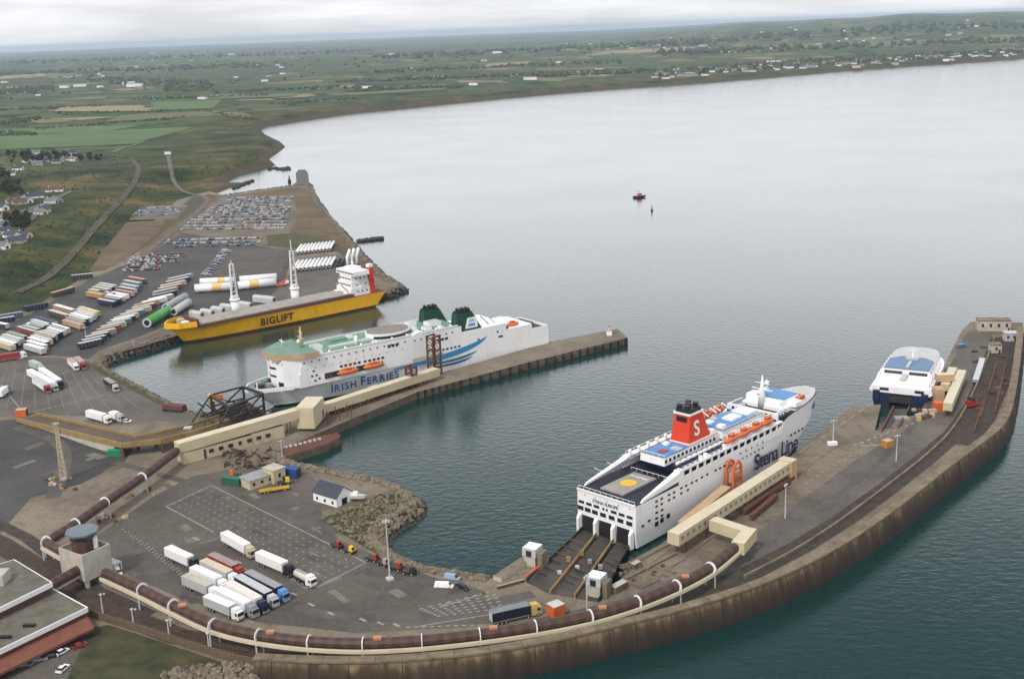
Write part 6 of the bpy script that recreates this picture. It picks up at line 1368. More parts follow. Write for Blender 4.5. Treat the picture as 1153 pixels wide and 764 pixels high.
# yard tractors
def tug(u, v, rz, m, label):
    t = thing('yard_tractor', label, 'tractor', P(u,v,QZ), rz, 'yard tractors along the rocky shore'); mb = MB(); mb.box(-2.6,2.4,-1.2,1.2,.6,1.3, DARKG); mb.build('chassis', t)
    mb = MB(); mb.box(.6,2.3,-1.2,.3,1.3,3.1, m, .1); mb.build('cab', t); mb = MB(); mb.box(2.18,2.32,-1.0,.1,1.9,2.8, GLASS); mb.build('windscreen', t); mb = MB(); mb.box(.7,2.2,.4,1.2,1.3,1.9, m); mb.build('engine_cover', t)
    for x in (-1.6,1.5):
        for y in (-1.05,1.05): put('wheel', WH_T, t, (x,y,.55))
    return t
for u, v, m, lab in ((380,616,RED,'red yard tractor at the upper end of the row beside the scrub'),(394,622,YELLOW,'yellow yard tractor next to the upper red one'),(420,631,RED,'red yard tractor first in the near group of four'),(432,636,PINK,'faded red yard tractor second in the near group'),(446,641,RED,'dark red yard tractor behind the tall light mast'),(461,646,DARKG,'dark yard tractor at the lower end of the row')): tug(u, v, R(rnd.uniform(-50,-20)), m, lab)
t = tug(320,545,R(15),YELLOW,'yellow tractor beside the blue container'); t['group'] = 'yard machines'
t = tug(265,537,R(190),ORANGE,'orange machine with a white front behind the workshop'); t['group'] = 'yard machines'
t = thing('flatbed_trailer', 'long yellow flatbed trailer parked in front of the workshop', 'trailer', P(309,553,QZ), R(18)); mb = MB(); mb.box(-6,6,-1.4,1.4,.9,1.4, mat('flatbed_yellow',(.42,.25,.02),.6,.2)); mb.build('bed', t)
for x in (-4,-2.6,4):
    for y in (-1.1,1.1): put('wheel', WH_T, t, (x,y,.5))
# tugs at the basin
t = thing('tracked_machine', 'rusty brown tracked machine beside the inner basin', 'machine', P(197,462,QZ), R(-20)); mb = MB(); mb.box(-6,6,-2,2,.8,3.2, RUSTR, .3); mb.build('body', t); mb = MB(); mb.box(-5.5,5.5,-2.6,-1.7,0,1.2, DARKG); mb.box(-5.5,5.5,1.7,2.6,0,1.2, DARKG); mb.build('track', t)

def row_cars(pts, n, mix, label, group, skip=.08, rot=0.0, jit=.3):
    A, B = P(*pts[0], QZ), P(*pts[1], QZ); d = (B-A).normalized(); rz = math.atan2(d.y,d.x)+R(90)+rot
    for k in range(n):
        if rnd.random() < skip: continue
        p = A.lerp(B, k/max(1, n-1)); nm = rnd.choices(list(mix), list(mix.values()))[0]
        o = put('parked_car', far_car(nm), None, (p.x+rnd.uniform(-jit,jit), p.y+rnd.uniform(-jit,jit), QZ+.1), rz+rnd.uniform(-.04,.04)); tag(o, f'{nm} car {label}', 'car', group)
M1 = {'white':5,'silver':3,'light blue':3,'blue':1.5,'dark':1.5,'red':.6,'grey':1}; M2 = {'white':6,'silver':2,'light blue':1,'red':.7,'dark':1}; M3 = {'red':3,'white':4,'dark':2,'silver':1,'grey':1}
for i in range(7): row_cars(((153-i*2.2,287.5+i*2.9),(192-i*2.2+ (16 if i < 4 else 0),286+i*2.9)), 12 if i < 4 else 9, M3, 'in the crowded lot between the dirt field and the trailers', 'cars in the crowded lot', .15, .5, 1.0)
row_cars(((253,282),(231,309)), 12, M1, 'in the slanting row beside the ribbed field', 'cars in the slanting row', .05, 0); row_cars(((257,283),(235,310)), 12, {'dark':3,'blue':2,'silver':2,'white':1}, 'in the slanting row beside the ribbed field', 'cars in the slanting row', .1, 0)
row_cars(((190,271),(298,268)), 33, M2, 'in the pale van row nearest the ribbed field', 'cars in the pale van rows', .12); row_cars(((187,274.5),(292,272.5)), 32, M1, 'in the second row before the ribbed field', 'cars in the pale van rows', .2); row_cars(((200,278),(285,276)), 22, {'blue':3,'silver':2,'dark':2,'light blue':2}, 'in the row bordering the ribbed field', 'cars in the pale van rows', .3)
fld = [(258.5,206,318),(255,209,321),(251.5,213,322),(248,217,323)]
for j, (v, u0, u1) in enumerate(fld): row_cars(((u0,v),(u1,v-1.2)), int((u1-u0)/3.4), M2 if j == 1 else M1, f'in the {ordn[j]} row from the quay of the large gravel car park', 'cars in the large car park', .12)
# the rest of the far car park reads as one mass
mb = MB(); protos = {}
far_rows = [(v, 217+(248-v)*1.75*.95, 323+(248-v)*.25, M1) for v in (245,242.2,239.6,237,234.5,232,229.6,227.4,225.2,223.2)]
far_rows += [(v, a, b_, {'light blue':3,'blue':2,'silver':3,'white':2}) for v, a, b_ in ((235,160,207),(237.5,157,204),(240,154,201),(243,151,197))]
for v, u0, u1, mix in far_rows:
    A, B = P(u0,v,QZ), P(u1,v-1.2,QZ); n = int((B-A).length/2.65); d = (B-A).normalized(); ang = math.atan2(d.y,d.x)+R(90); ca_, sa_ = math.cos(ang), math.sin(ang)
    zt = QZ+.1
    if u1 < 210: zt = None
    for k in range(n):
        if rnd.random() < .08: continue
        p = A.lerp(B, k/max(1,n-1)); nm = rnd.choices(list(mix), list(mix.values()))[0]; tmp = MB(); car_shape(tmp, PAINTS[nm], 4.8, 2.0)
        z_ = zt if zt is not None else 4.3
        o_ = len(mb.v); mb.v += [(p.x+x*ca_-y*sa_, p.y+x*sa_+y*ca_, z_+z) for x, y, z in tmp.v]
        ids = [mb.mi(tmp.mats[i]) for i in range(len(tmp.mats))]
        mb.f += [[o_+q for q in f] for f in tmp.f]; mb.m += [ids[i] for i in tmp.m]
tag(mb.build('parked_cars'), kind='stuff')
mb = MB(); mb.sheet([p.xy for p in PX([(160,232),(212,231),(199,247),(145,248)], 4)], 4.22, GRAVEL); struct(mb, 'car_park')

# wind turbine parts on the storage quay
def tower(label, a, b_, r, m, band=None, cat='tower section', name='tower_section', group=None, zr=None, cap=LGREY):
    A, B = P(*a, QZ), P(*b_, QZ); t = thing(name, label, cat, (A.x,A.y,QZ), 0, group); zr = zr or r+.6; A.z = B.z = QZ+zr
    mb = MB(); mb.tube([A,B], r, m, 14); fin(mb, 'tube', t, True)
    d = (B-A).normalized()
    for e_, s_ in ((A,-1),(B,1)):
        mb = MB(); mb.tube([e_-d*s_*.3, e_+d*s_*.06], r*1.03, cap, 14, True); mb.tube([e_+d*s_*.06, e_+d*s_*.12], r*.62, BLACK, 12); fin(mb, 'end_flange', t)
    if band:
        for f0, f1 in band: mb = MB(); mb.tube([A.lerp(B,f0), A.lerp(B,f1)], r*1.015, mat('yellow_wrap',(.68,.48,.20),.6,.12), 14, False); fin(mb, 'wrapping', t, True)
    mb = MB()
    for f_ in (.15,.85): c_ = A.lerp(B,f_); mb.box(c_.x-.8,c_.x+.8,c_.y-r*.8,c_.y+r*.8,QZ,QZ+zr-r*.7, DARKG)
    fin(mb, 'cradle', t); return t
GT = 'white tower sections of the long double line'
tower('white tower section with yellow wrapping at the front left of the double line', (220,330),(263,327.5), 3.0, WHITE, ((.45,.72),), group=GT); tower('white tower section with yellow wrapping at the front right of the double line', (268,327),(311,322.5), 3.0, WHITE, ((.30,.55),), group=GT)
tower('white tower section behind the front left one', (226,322.5),(266,320.5), 2.8, WHITE, ((.5,.7),), group=GT); tower('white tower section behind the front right one', (270,320),(312,316.5), 2.8, WHITE, group=GT)
tower('bright green wrapped tower section with a pale end beside the cargo ship bow', (166,369.5),(190,355), 3.0, BGREEN, group='tower sections by the cargo ship bow'); tower('grey tower section lying behind the bright green one', (187,351),(209,338.5), 2.6, mat('tower_grey',(.30,.34,.36),.5,.1), group='tower sections by the cargo ship bow'); tower('light grey tower section next to the grey one behind the cargo ship bow', (196,356),(213,345), 2.6, LGREY, group='tower sections by the cargo ship bow')
tb = MB(); A, B = Vector((0,0,2.2)), Vector((0,36,2.2)); tb.tube([A,B], 1.2, WHITE, 12); tubeme = tb.mesh('tube', True)
eb = MB(); eb.tube([(0,-.3,2.2),(0,-.02,2.2)], 1.3, LGREY, 12); eb.tube([(0,-.34,2.2),(0,-.31,2.2)], .85, BLACK, 12); endme = eb.mesh('end_flange')
cb_ = MB()
for y in (4,30): cb_.box(-1.6,1.6,y-.5,y+.5,0,1.2, RUSTR)
crme = cb_.mesh('cradle')
for r_, (a, b_, n, wh) in enumerate((((333.5,287.5),(371,283.5),10,'far'),((329.5,307),(371.5,302.5),10,'near'))):
    A, B = P(*a,QZ), P(*b_,QZ); e_ = P(a[0]+8,a[1]-11,QZ); dr = e_-A; rz = math.atan2(dr.y,dr.x)-R(90)
    for k in range(n):
        p = A.lerp(B,k/(n-1)); t = thing('tower_section', f'white tube section in the {wh} bundle behind the cargo ship, {ordn[k]} from the crane mast', 'tower section', (p.x,p.y,QZ+.08), rz, f'white tube sections in the {wh} bundle'); put('tube', tubeme, t); put('end_flange', endme, t); put('cradle', crme, t)
def nacelle(u, v, rz, label):
    t = thing('turbine_nacelle', label, 'nacelle', P(u,v,QZ), rz, 'turbine nacelles along the cargo ship'); mb = MB(); L_, W_, H_ = 9.0, 4.6, 4.6
    prof = [(-W_/2,.9),(-W_/2,H_),(-W_/2+.9,H_+1.0),(W_/2-.9,H_+1.0),(W_/2,H_),(W_/2,.9)]; n = len(prof)
    mb.add([(-L_/2,y,z) for y, z in prof]+[(L_/2,y*.86,.9+(z-.9)*.9) for y, z in prof], [(i,(i+1) % n,n+(i+1) % n,n+i) for i in range(n)]+[tuple(range(n))[::-1],tuple(range(n,2*n))], LGREY); mb.build('housing', t)
    mb = MB(); mb.tube([(L_/2,0,3.1),(L_/2+.25,0,3.1)], 1.5, GREY, 12); mb.tube([(L_/2+.25,0,3.1),(L_/2+.3,0,3.1)], 1.05, BLACK, 12); mb.build('shaft_opening', t); mb = MB(); mb.box(-3.6,3.6,-1.9,1.9,0,.9, RUSTR); mb.build('frame', t); return t
for (u, v), lab in zip(((222,359),(234,357),(246,354),(256,351),(277,348.5),(293,341),(303,342)), ('leftmost grey nacelle beside the cargo ship bow','second grey nacelle from the cargo ship bow','third grey nacelle from the cargo ship bow','grey nacelle just behind the left crane mast','large grey nacelle right of the left crane mast','pale nacelle standing farther back behind the hatch covers','pale nacelle right of the farther one between the crane masts')): nacelle(u, v, R(-25), lab)
for k, (u, v) in enumerate(((391,300),(396,299),(401,298))):
    c_ = P(u,v,QZ); t = thing('blade_root', ['leftmost','middle','rightmost'][k]+' of three white blade roots standing behind the ship accommodation', 'blade root', c_, 0, 'white blade roots'); mb = MB(); mb.tube([(0,0,0),(.5,1.5,7),(2.4,4,13)], [1.6,1.6,1.1], WHITE, 10); mb.build('shell', t, True); mb = MB(); mb.box(-2,2,-2,2,0,.8, DARKG); mb.build('stand', t)
c_ = P(385,298,QZ); t = thing('rock_heap', 'dark heap of steel plates behind the white tube bundles', 'heap', c_); mb = MB()
for k in range(12): a = Vector((rnd.uniform(-8,8),rnd.uniform(-14,14),0)); mb.bar(a, a+Vector((rnd.uniform(2,7),rnd.uniform(4,10),rnd.uniform(.5,3))), rnd.uniform(.6,1.6), DARKG)
mb.build('plate', t)
t = thing('site_vehicle', 'orange and white crane vehicle at the end of the long double line of tower sections', 'crane', P(318,322,QZ), R(30)); mb = MB(); mb.box(-5,5,-1.5,1.5,.8,2.0, ORANGE); mb.build('chassis', t); mb = MB(); mb.box(2.6,4.9,-1.4,1.4,2,3.8, WHITE, .1); mb.build('cab', t); mb = MB(); mb.bar((-3,0,2.4),(4,0,4.6), .8, ORANGE); mb.build('boom', t)
for x in (-3.6,-2,3):
    for y in (-1.2,1.2): put('wheel', WH_T, t, (x,y,.55))
# ------------------------------------------------------------------ rocks, houses, trees
def rock(mb, c, r, m):
    k = 6; vs = []; ph = rnd.uniform(0,6)
    for z, rr in ((-.55,.75),(.15,1.0),(.62,.6)):
        for i in range(k): a = ph+2*math.pi*i/k; q = r*rr*rnd.uniform(.72,1.2); vs.append((c[0]+q*math.cos(a), c[1]+q*math.sin(a), c[2]+r*z*rnd.uniform(.8,1.15)))
    vs.append((c[0],c[1],c[2]+r*.85)); fs = [(i,(i+1) % k,k+(i+1) % k,k+i) for i in range(k)]+[(k+i,k+(i+1) % k,2*k+(i+1) % k,2*k+i) for i in range(k)]+[(2*k+i,2*k+(i+1) % k,3*k) for i in range(k)]
    mb.add(vs, fs, m)
ROCKL = mat('rock_light', (.10,.080,.056), .9, c2=(.25,.205,.15), scale=.5); ROCKD = mat('rock_dark', (.022,.018,.014), .85, c2=(.07,.058,.045), scale=.4)
def bank(path, n, w_in, w_out, r0, r1, name='rock_armour', lighttop=.5, ztop=QZ):
    """riprap tumbling from the quay edge down to the water; water lies to the right-hand side of the path"""
    pts = PX(path, QZ); seg = [(b_-a).length for a, b_ in zip(pts, pts[1:])]; tot = sum(seg); mb = MB()
    for _ in range(n):
        s_ = rnd.uniform(0, tot); i = 0
        while s_ > seg[i]: s_ -= seg[i]; i += 1
        d = (pts[i+1]-pts[i]).normalized(); nn = Vector((d.y,-d.x,0)); q = rnd.uniform(-w_in, w_out); p = pts[i]+d*s_+nn*q
        z = ztop+.1 if q < 0 else ztop-(ztop+.8)*q/w_out; r = rnd.uniform(r0, r1)
        rock(mb, (p.x,p.y,z), r, ROCKD if z < 1.0 else (ROCKL if rnd.random() < lighttop else ROCK))
    return tag(mb.build(name), kind='stuff')
bank([(312,508),(322,518),(365,528),(395,534),(420,538),(445,546),(464,557),(467,566),(458,574),(442,582),(428,592),(423,601),(428,612),(442,624),(468,635),(490,640),(520,645),(552,649)][::-1], 2300, 3.5, 5, .5, 1.3, lighttop=.65)
bank([(112,409),(128,420),(160,436),(200,458),(217,464),(262,472)][::-1], 520, 2.5, 4, .5, 1.2)
bank([(192,378),(160,388),(120,401),(112,409)][::-1], 420, 4, 4, .5, 1.3, lighttop=.3)
bank([(330,209),(334,206),(346,205),(350,216),(366,240),(386,262),(406,285),(426,305),(453,322),(430,329)][::-1], 1100, 3, 6, .8, 2.0, lighttop=.25)
bank([(250,220),(290,214),(330,209)][::-1], 160, 3, 5, .8, 1.8, lighttop=.6)
mb = MB()   # scrubby rocks on the headland behind the bay
HP = [p.xy for p in PX([(360,584),(376,578),(400,570),(428,556),(452,556),(462,566),(440,580),(424,592),(420,602),(426,614),(440,626),(425,624),(398,608),(378,596)], QZ)]
mb.sheet(HP, QZ+.1, SCRUB); struct(mb, 'scrub_bank')
mb = MB(); xs = [p.x for p in HP]; ys = [p.y for p in HP]; hp = [(p.x,p.y) for p in HP]; c_ = 0
while c_ < 900:
    x, y = rnd.uniform(min(xs),max(xs)), rnd.uniform(min(ys),max(ys))
    if poly_sd(np.array([x]), np.array([y]), hp)[0] > .5: rock(mb, (x,y,QZ+.15), rnd.uniform(.4,1.1), rnd.choice((ROCKL,ROCK,mat('bramble',(.045,.05,.018),.95,.3,.6),mat('lichen_rock',(.13,.11,.05),.9,.3,.6),mat('bramble',(.045,.05,.018),.95,.3,.6)))); c_ += 1
tag(mb.build('rock_armour'), kind='stuff')
mb = MB()
for _ in range(420):
    u = rnd.uniform(184,292); v = rnd.uniform(745,775); p = P(u, v, QZ)
    if v > 742+(292-u)*.11: rock(mb, (p.x,p.y,QZ+.2), rnd.uniform(.5,1.2), rnd.choice((ROCKL,ROCKL,ROCK)))
tag(mb.build('rock_armour'), kind='stuff')
# mole head and finger jetty
t = thing('mole', 'short grey stone mole sticking out at the tip of the reclaimed land', 'mole', P(340,205,0)); mb = MB(); mb.prism([p.xy for p in PX([(334,208),(333,195),(336,191),(344,191),(347,195),(347,208)], 5)], -3, 5, mat('mole_stone',(.09,.085,.08),.9,.25,.15)); fin(mb, 'stone_body', t)
t = thing('jetty', 'dark rocky finger jetty pointing out from the storage quay into the bay', 'jetty', P(415,270,0)); mb = MB()
for k in range(60): p = P(404+k*.44, 271.5-k*.05, .5); rock(mb, (p.x,p.y+rnd.uniform(-2,2),.6), rnd.uniform(1.6,3), ROCKD)
fin(mb, 'rock_body', t)
mb = MB()
for k in range(50): p = P(303+rnd.uniform(0,24), 190+rnd.uniform(-1,1)-.03*k*0, .3); rock(mb, (p.x,p.y,.2), rnd.uniform(1.5,4), ROCKD)
for k in range(40): p = P(262+k*.6, 212-k*.22, .4); rock(mb, (p.x+rnd.uniform(-3,3),p.y+rnd.uniform(-3,3),.4), rnd.uniform(1.5,3.2), ROCKD)
tag(mb.build('shore_rocks'), kind='stuff')
c_ = P(326,205,0); t = thing('beacon', 'small dark beacon structure in the shallows beside the mole', 'beacon', c_); mb = MB(); mb.tube([(0,0,-1),(0,0,3)], 2.2, DARKG, 8); mb.build('base', t); mb = MB(); mb.tube([(0,0,3),(0,0,9)], [1.2,.4], DARKG, 6); mb.build('mast_pole', t)

# trees
LEAF = mat('foliage', (.030,.050,.020), .9, c2=(.085,.105,.042), scale=.35); LEAF2 = mat('dark_foliage', (.013,.024,.013), .9, c2=(.040,.055,.028), scale=.35); BARK = mat('bark', (.05,.04,.03), .95, .3, 1)
def tree_meshes(seed, m):
    r = random.Random(seed); mb = MB(); lobes = [(r.uniform(-1.6,1.6),r.uniform(-1.6,1.6),r.uniform(3.2,6.2),r.uniform(1.3,2.2)) for _ in range(7)]+[(0,0,4.6,2.3)]
    for _ in range(260):
        x, y, z, q = r.choice(lobes); a = Vector((r.gauss(0,1),r.gauss(0,1),r.gauss(0,1))).normalized()*q*r.uniform(.6,1.05); c = Vector((x,y,z))+a; s = r.uniform(.3,.62)
        u = Vector((r.gauss(0,1),r.gauss(0,1),r.gauss(0,.6))).normalized(); w_ = u.cross(Vector((r.gauss(0,1),r.gauss(0,1),r.gauss(0,1)))).normalized()
        mb.add([c-u*s-w_*s*.6, c+u*s-w_*s*.5, c+u*s*.7+w_*s, c-u*s*.8+w_*s*.8], [(0,1,2,3)], m)
    tr = MB(); tr.tube([(0,0,-1),(0,0,2),(.2,.1,4.6)], [.34,.26,.1], BARK, 6)
    for x, y, z, q in lobes[:4]: tr.tube([(0,0,2.2),(x*.8,y*.8,z-.4)], [.16,.05], BARK, 5)
    return mb.mesh('crown'), tr.mesh('trunk')
TM = [tree_meshes(11, LEAF2), tree_meshes(12, LEAF), tree_meshes(13, LEAF2)]
def tree(u, v, s, lab, grp):
    c_ = ground(u, v); k = rnd.randrange(3); t = thing('tree', lab, 'tree', c_, rnd.uniform(0,6), grp); s *= .78; t.scale = (s*rnd.uniform(.85,1.3), s*rnd.uniform(.85,1.3), s*rnd.uniform(.8,1.15)); put('crown', TM[k][0], t); put('trunk', TM[k][1], t)
for k in range(34): tree(rnd.gauss(44,18), 178+rnd.uniform(-3,6), rnd.uniform(1.1,2.0), 'dark rounded tree among the upper village houses', 'trees of the upper village')
for k in range(18): tree(rnd.uniform(78,118), 179+rnd.uniform(-2,3), rnd.uniform(1.0,1.7), 'dark rounded tree in the belt right of the upper village', 'trees beside the upper village')
for k in range(16): tree(rnd.uniform(0,26), 216+rnd.uniform(-8,6), rnd.uniform(1.2,2.0), 'dark tree above the lower village', 'trees above the lower village')
for k in range(24): tree(rnd.uniform(8,34), 254+rnd.uniform(-7,7), rnd.uniform(1.1,1.9), 'dark tree in the clump between the lower village houses', 'trees in the lower village')
for k in range(8): tree(rnd.uniform(0,12), 197+rnd.uniform(-5,5), rnd.uniform(1.2,2), 'dark tree at the edge of the rough field', 'trees by the rough field')
# houses
HW = [WHITE, mat('house_cream',(.60,.54,.42),.8,.1), mat('house_grey',(.40,.38,.36),.8,.1)]; HR = [SLATE, mat('roof_brown',(.10,.06,.045),.8,.2), mat('roof_grey',(.14,.14,.15),.8,.2)]
cw = {0:'white',1:'cream',2:'grey'}
def vill(u, v, L_, k, lab, grp, h=3.4, rm=None, wd=9):
    rz = rnd.uniform(-.7,.7); t = house('house', lab, 'house', u, v, L_, wd, h, 3.0, rz, HW[k], rm or HR[rnd.randrange(3)], True, grp, z=0, win=2); return t
V1 = [(40,173.5,14),(30.6,183,12),(42.5,186,14),(20.4,191.5,13),(48.5,181,14),(58,181.5,12),(80,174,14),(83,181,13),(68,182,12),(75,180.5,12),(12,197,12),(63,184,11),(54.5,182,12)]
for i, (u, v, L_) in enumerate(V1): vill(u, v, L_, (0,0,2,0,1,2,0,0,2,0,0,1,2)[i], f'{cw[(0,0,2,0,1,2,0,0,2,0,0,1,2)[i]]} house among dark trees in the upper village', 'houses of the upper village')
V2 = [(61.5,216,20,0,'long white bungalow alone at the corner of the rough field'),(15,229,14,2,'grey house at the top of the lower village'),(22,230,14,2,'grey house at the top of the lower village'),(29,228.5,14,0,'white house at the top of the lower village'),(38.5,223.5,20,0,'long low white house behind the lower village'),(2,236,14,0,'large white gabled house at the left edge of the lower village'),(7,249,16,1,'cream house above the tree clump'),(2,256,13,0,'white house beside the tree clump'),(14,268,18,0,'large white house below the tree clump'),(27,268,13,1,'cream house right of the large white house'),(19,273.5,15,2,'grey house below the large white one'),(3,263,12,0,'small white house left of the large white one'),(2,280,12,0,'white house at the foot of the lower village'),(51,238,12,2,'grey house at the right end of the car row'),(46,241,12,1,'cream house by the car row'),(58,229,12,0,'white house at the right end of the lower village'),(64,228,11,2,'grey house at the right end of the lower village')]
for u, v, L_, k, lab in V2: vill(u, v, L_, k, lab, 'houses of the lower village')
for i in range(10):
    c_ = ground(27+i*3.6, 243-i*1.6); o = put('parked_car', far_car(('white','silver','white','light blue')[i % 4]), None, (c_.x,c_.y,c_.z+1.0), R(40)); tag(o, ('white','silver','white','light blue')[i % 4]+' car in the sloping row of the lower village', 'car', 'cars of the lower village')
for u, v, w_, lab in ((73,99,40,'long white building group on the distant plain'),(90,97.5,50,'long white farm building on the distant plain'),(145,95,50,'tall white building beside a wood on the distant plain'),(152,97.5,60,'wide white building beside a wood on the distant plain'),(113,98.5,26,'small white building on the distant plain'),(228,112,26,'white building at the end of a pale field'),(298,92,26,'white house on the plain above the bay'),(414,99.5,30,'white farm near the bay shore'),(533,96,26,'pale farm above the cliff'),(597,90,40,'white farm near the cliff edge'),(630,71,28,'white house far behind the cliff'),(674,80,30,'white house in the fields before the shore town'),(43,108,16,'small white house by the distant road'),(172,60.5,60,'pale building far out on the plain'),(260,62,60,'white building far out on the plain'),(440,62,60,'white building among far fields'),(560,60,60,'pale building among far fields'),(102,264,1,None),(189,174,9,'small white hut at the end of the winding track')):
    if lab is None: continue
    c_ = ground(u,v); t = thing('farm_building', lab, 'building', c_, rnd.uniform(-.4,.4)); h = w_*.16+3; mb = MB(); mb.box(-w_/2,w_/2,-w_*.2,w_*.2,-3,h, WHITE); mb.build('wall', t); mb = MB(); mb.prism([(-w_/2-1,-w_*.22),(w_/2+1,-w_*.22),(w_/2+1,w_*.22),(-w_/2-1,w_*.22)], h, h+1.2, HR[2] if rnd.random() < .6 else LGREY); mb.build('roof', t)
def coast_v(u):
    for (a, va), (b_, vb) in zip(((1153,66),(1050,73),(960,79),(880,86),(800,92.5),(720,98),(650,103),(580,109)), ((1050,73),(960,79),(880,86),(800,92.5),(720,98),(650,103),(580,109),(500,117))):
        if b_ <= u <= a: return vb+(va-vb)*(u-b_)/(a-b_)
    return 66
HM = []
for k in range(6):
    mb = MB(); L_ = 11+k*3; mb.box(-L_/2,L_/2,-5,5,-3,5.5, HW[k % 3 if k > 2 else 0]); a = [(-L_/2-.5,-5.6,5.3),(L_/2+.5,-5.6,5.3),(L_/2+.5,0,8.8),(-L_/2-.5,0,8.8),(L_/2+.5,5.6,5.3),(-L_/2-.5,5.6,5.3)]
    w_ = mb.mesh('wall'); mb = MB(); mb.add(a, [(0,1,2,3),(3,2,4,5),(0,3,5),(1,4,2)], HR[k % 3]); HM.append((w_, mb.mesh('roof'), cw[k % 3 if k > 2 else 0]))
for k in range(170):
    if k < 110: u = rnd.uniform(735, 985); v = coast_v(u)-rnd.uniform(7,17)*(1 if u < 900 else .75)
    else: u = rnd.uniform(960, 1150); v = coast_v(u)-rnd.uniform(2.5,11)
    c_ = ground(u, v, 4); m_ = HM[rnd.randrange(6)]; t = thing('house', f'small {m_[2]} house among dark trees in the far shore town', 'house', c_, rnd.uniform(-.6,.6), 'houses of the far shore town'); k_ = rnd.uniform(.75,1.25); t.scale = (k_,k_,1.05); put('wall', m_[0], t); put('roof', m_[1], t)
for k in range(90):
    u = rnd.uniform(0,1150); v = 57-.0375*u+rnd.uniform(9,44)*(1 if u < 500 else .75)
    if v > coast_v(u)-8 and u > 480: continue
    c_ = ground(u, v, 4); h_, dc_, df_ = land_height(np.array([c_.x]), np.array([c_.y]))
    if dc_[0] < 80: continue
    m_ = HM[rnd.randrange(3)]; t = thing('house', 'tiny white farmhouse scattered over the distant fields', 'house', c_, rnd.uniform(-.6,.6), 'farmhouses on the distant plain'); k_ = rnd.uniform(1.0,1.9); t.scale = (k_,k_,1.2); put('wall', m_[0], t); put('roof', m_[1], t)
# woods, hedges and copses as one far mass
mb = MB()
def blob(c, r, m):
    k = 5; ph = rnd.uniform(0,6); vs = []
    for z, rr in ((0,.8),(.6,1.0),(1.15,.55)):
        for i in range(k): a = ph+2*math.pi*i/k; q = r*rr*rnd.uniform(.7,1.25); vs.append((c[0]+q*math.cos(a), c[1]+q*math.sin(a), c[2]-.5+r*z*rnd.uniform(.8,1.2)))
    vs.append((c[0],c[1],c[2]+r*1.35)); mb.add(vs, [(i,(i+1) % k,k+(i+1) % k,k+i) for i in range(k)]+[(k+i,k+(i+1) % k,2*k+(i+1) % k,2*k+i) for i in range(k)]+[(2*k+i,2*k+(i+1) % k,3*k) for i in range(k)], m)
B_ = []
def strip(u0, v0, u1, v1, n, dv, r0, r1):
    for _ in range(n): f_ = rnd.random(); B_.append((u0+(u1-u0)*f_+rnd.uniform(-2,2), v0+(v1-v0)*f_+rnd.uniform(-dv,dv), rnd.uniform(r0,r1)))
strip(740,83,985,66,420,3.5,6,12); strip(960,68,1150,58,320,3,6,12)
strip(0,104,60,100,120,3,6,11); strip(100,90,240,96,160,3.5,7,13); strip(185,100,232,100,90,3,6,11); strip(0,140,45,134,60,1.6,4,7); strip(0,150,40,152,50,1.5,4,7)
strip(40,146,210,132,80,.6,3,5); strip(60,128,230,124,80,.6,3,5); strip(0,124,120,120,80,.8,3,6); strip(140,112,300,108,90,.8,4,7); strip(300,118,420,110,60,.8,4,7); strip(230,126,300,135,40,.8,3,5); strip(240,104,420,98,90,1,5,9)
strip(400,102,520,98,120,1.5,5,9); strip(380,92,640,84,200,1.5,6,11); strip(600,86,740,80,140,2,6,11); strip(420,82,700,70,160,1.5,7,13); strip(0,84,300,74,200,2,7,14); strip(0,72,420,58,200,2,10,20); strip(420,66,800,48,200,2,10,20); strip(740,62,1153,46,200,2,10,20); strip(700,52,1153,30,160,3,12,24)
for _ in range(260): B_.append((rnd.uniform(0,1153), 0, rnd.uniform(5,11)))
us = np.array([b_[0] for b_ in B_]); vv = np.array([b_[1] for b_ in B_]); rr_ = np.array([b_[2] for b_ in B_])
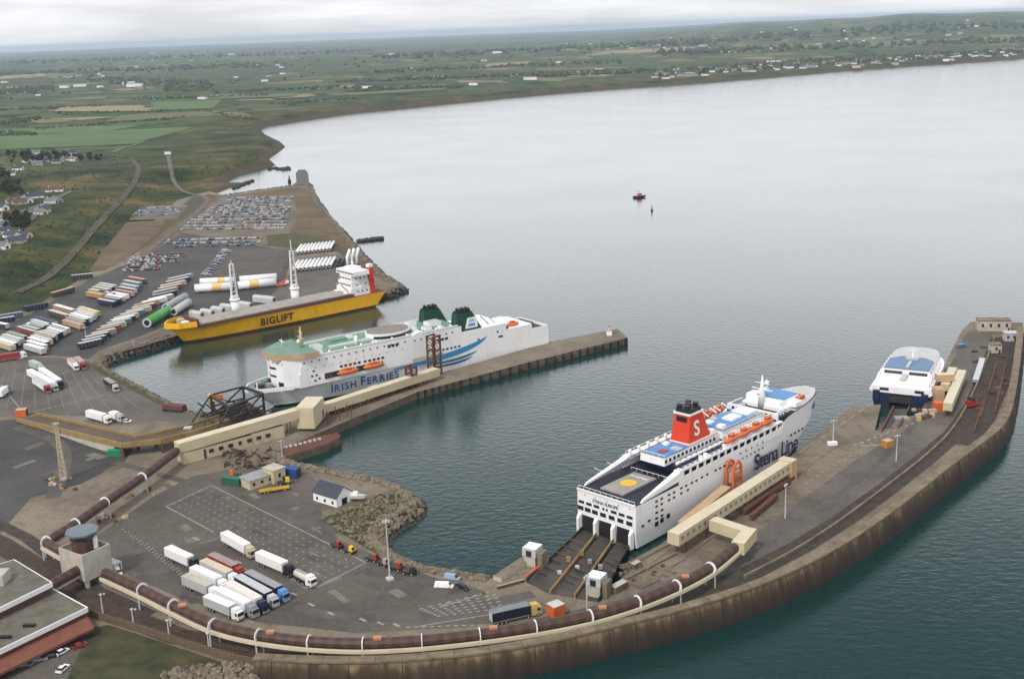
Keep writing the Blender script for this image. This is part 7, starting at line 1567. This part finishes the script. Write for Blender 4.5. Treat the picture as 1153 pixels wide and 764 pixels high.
zr_ = np.where(vv == 0)[0]; vv[zr_] = (57-.0375*us[zr_])+np.random.default_rng(3).uniform(6,60,len(zr_))*np.clip(1-us[zr_]/1500,.3,1)
zz = np.full(len(us), 20.0); 
for _ in range(3):
    xx = us-CX; yy = vv-CY; Xr = xx*_cr+yy*_sr; Yr = -xx*_sr+yy*_cr; d1 = FPX*_cp-Yr*_sp; d2_ = -FPX*_sp-Yr*_cp; tt = (zz-CAM_H)/np.minimum(d2_, -1e-3); px_, py_ = Xr*tt, d1*tt
    hh_, dc_, df_ = land_height(px_, py_); zz = .5*zz+.5*np.clip(hh_, 0, 400)
hh_, dc_, df_ = land_height(px_, py_)
for x, y, h, r, dc, df, d2v in zip(px_, py_, hh_, rr_, dc_, df_, d2_):
    if dc > 45 and df > 100 and d2v < -8 and y < 20000: blob((x,y,h), r*(.72 if y < 6000 else 1.0), LEAF if rnd.random() < .45 else LEAF2)
tag(mb.build('woodland'), kind='stuff')
mb = MB()   # gorse and bramble on the slope above the harbour
n = 900; us = np.array([rnd.uniform(0,300) for _ in range(n)]); vv = np.array([rnd.uniform(175,340) for _ in range(n)])
zz = np.full(n, 12.0)
for _ in range(4):
    xx = us-CX; yy = vv-CY; Xr = xx*_cr+yy*_sr; Yr = -xx*_sr+yy*_cr; d1 = FPX*_cp-Yr*_sp; d2_ = -FPX*_sp-Yr*_cp; tt = (zz-CAM_H)/d2_; px_, py_ = Xr*tt, d1*tt; hh_, dc_, df_ = land_height(px_, py_); zz = .5*zz+.5*np.clip(hh_, 0, 400)
for x, y in zip(px_, py_):
    for _ in range(rnd.randrange(1,4)):
        xx, yy = x+rnd.gauss(0,6), y+rnd.gauss(0,9); h, dc, df = land_height(np.array([xx]), np.array([yy]))
        if dc[0] > 20 and df[0] > 6: blob((xx,yy,float(h[0])-.4), rnd.uniform(.7,2.0), mat('gorse',(.022,.030,.012),.95,c2=(.06,.058,.024),scale=.15) if rnd.random() < .6 else LEAF2)
tag(mb.build('undergrowth'), kind='stuff')
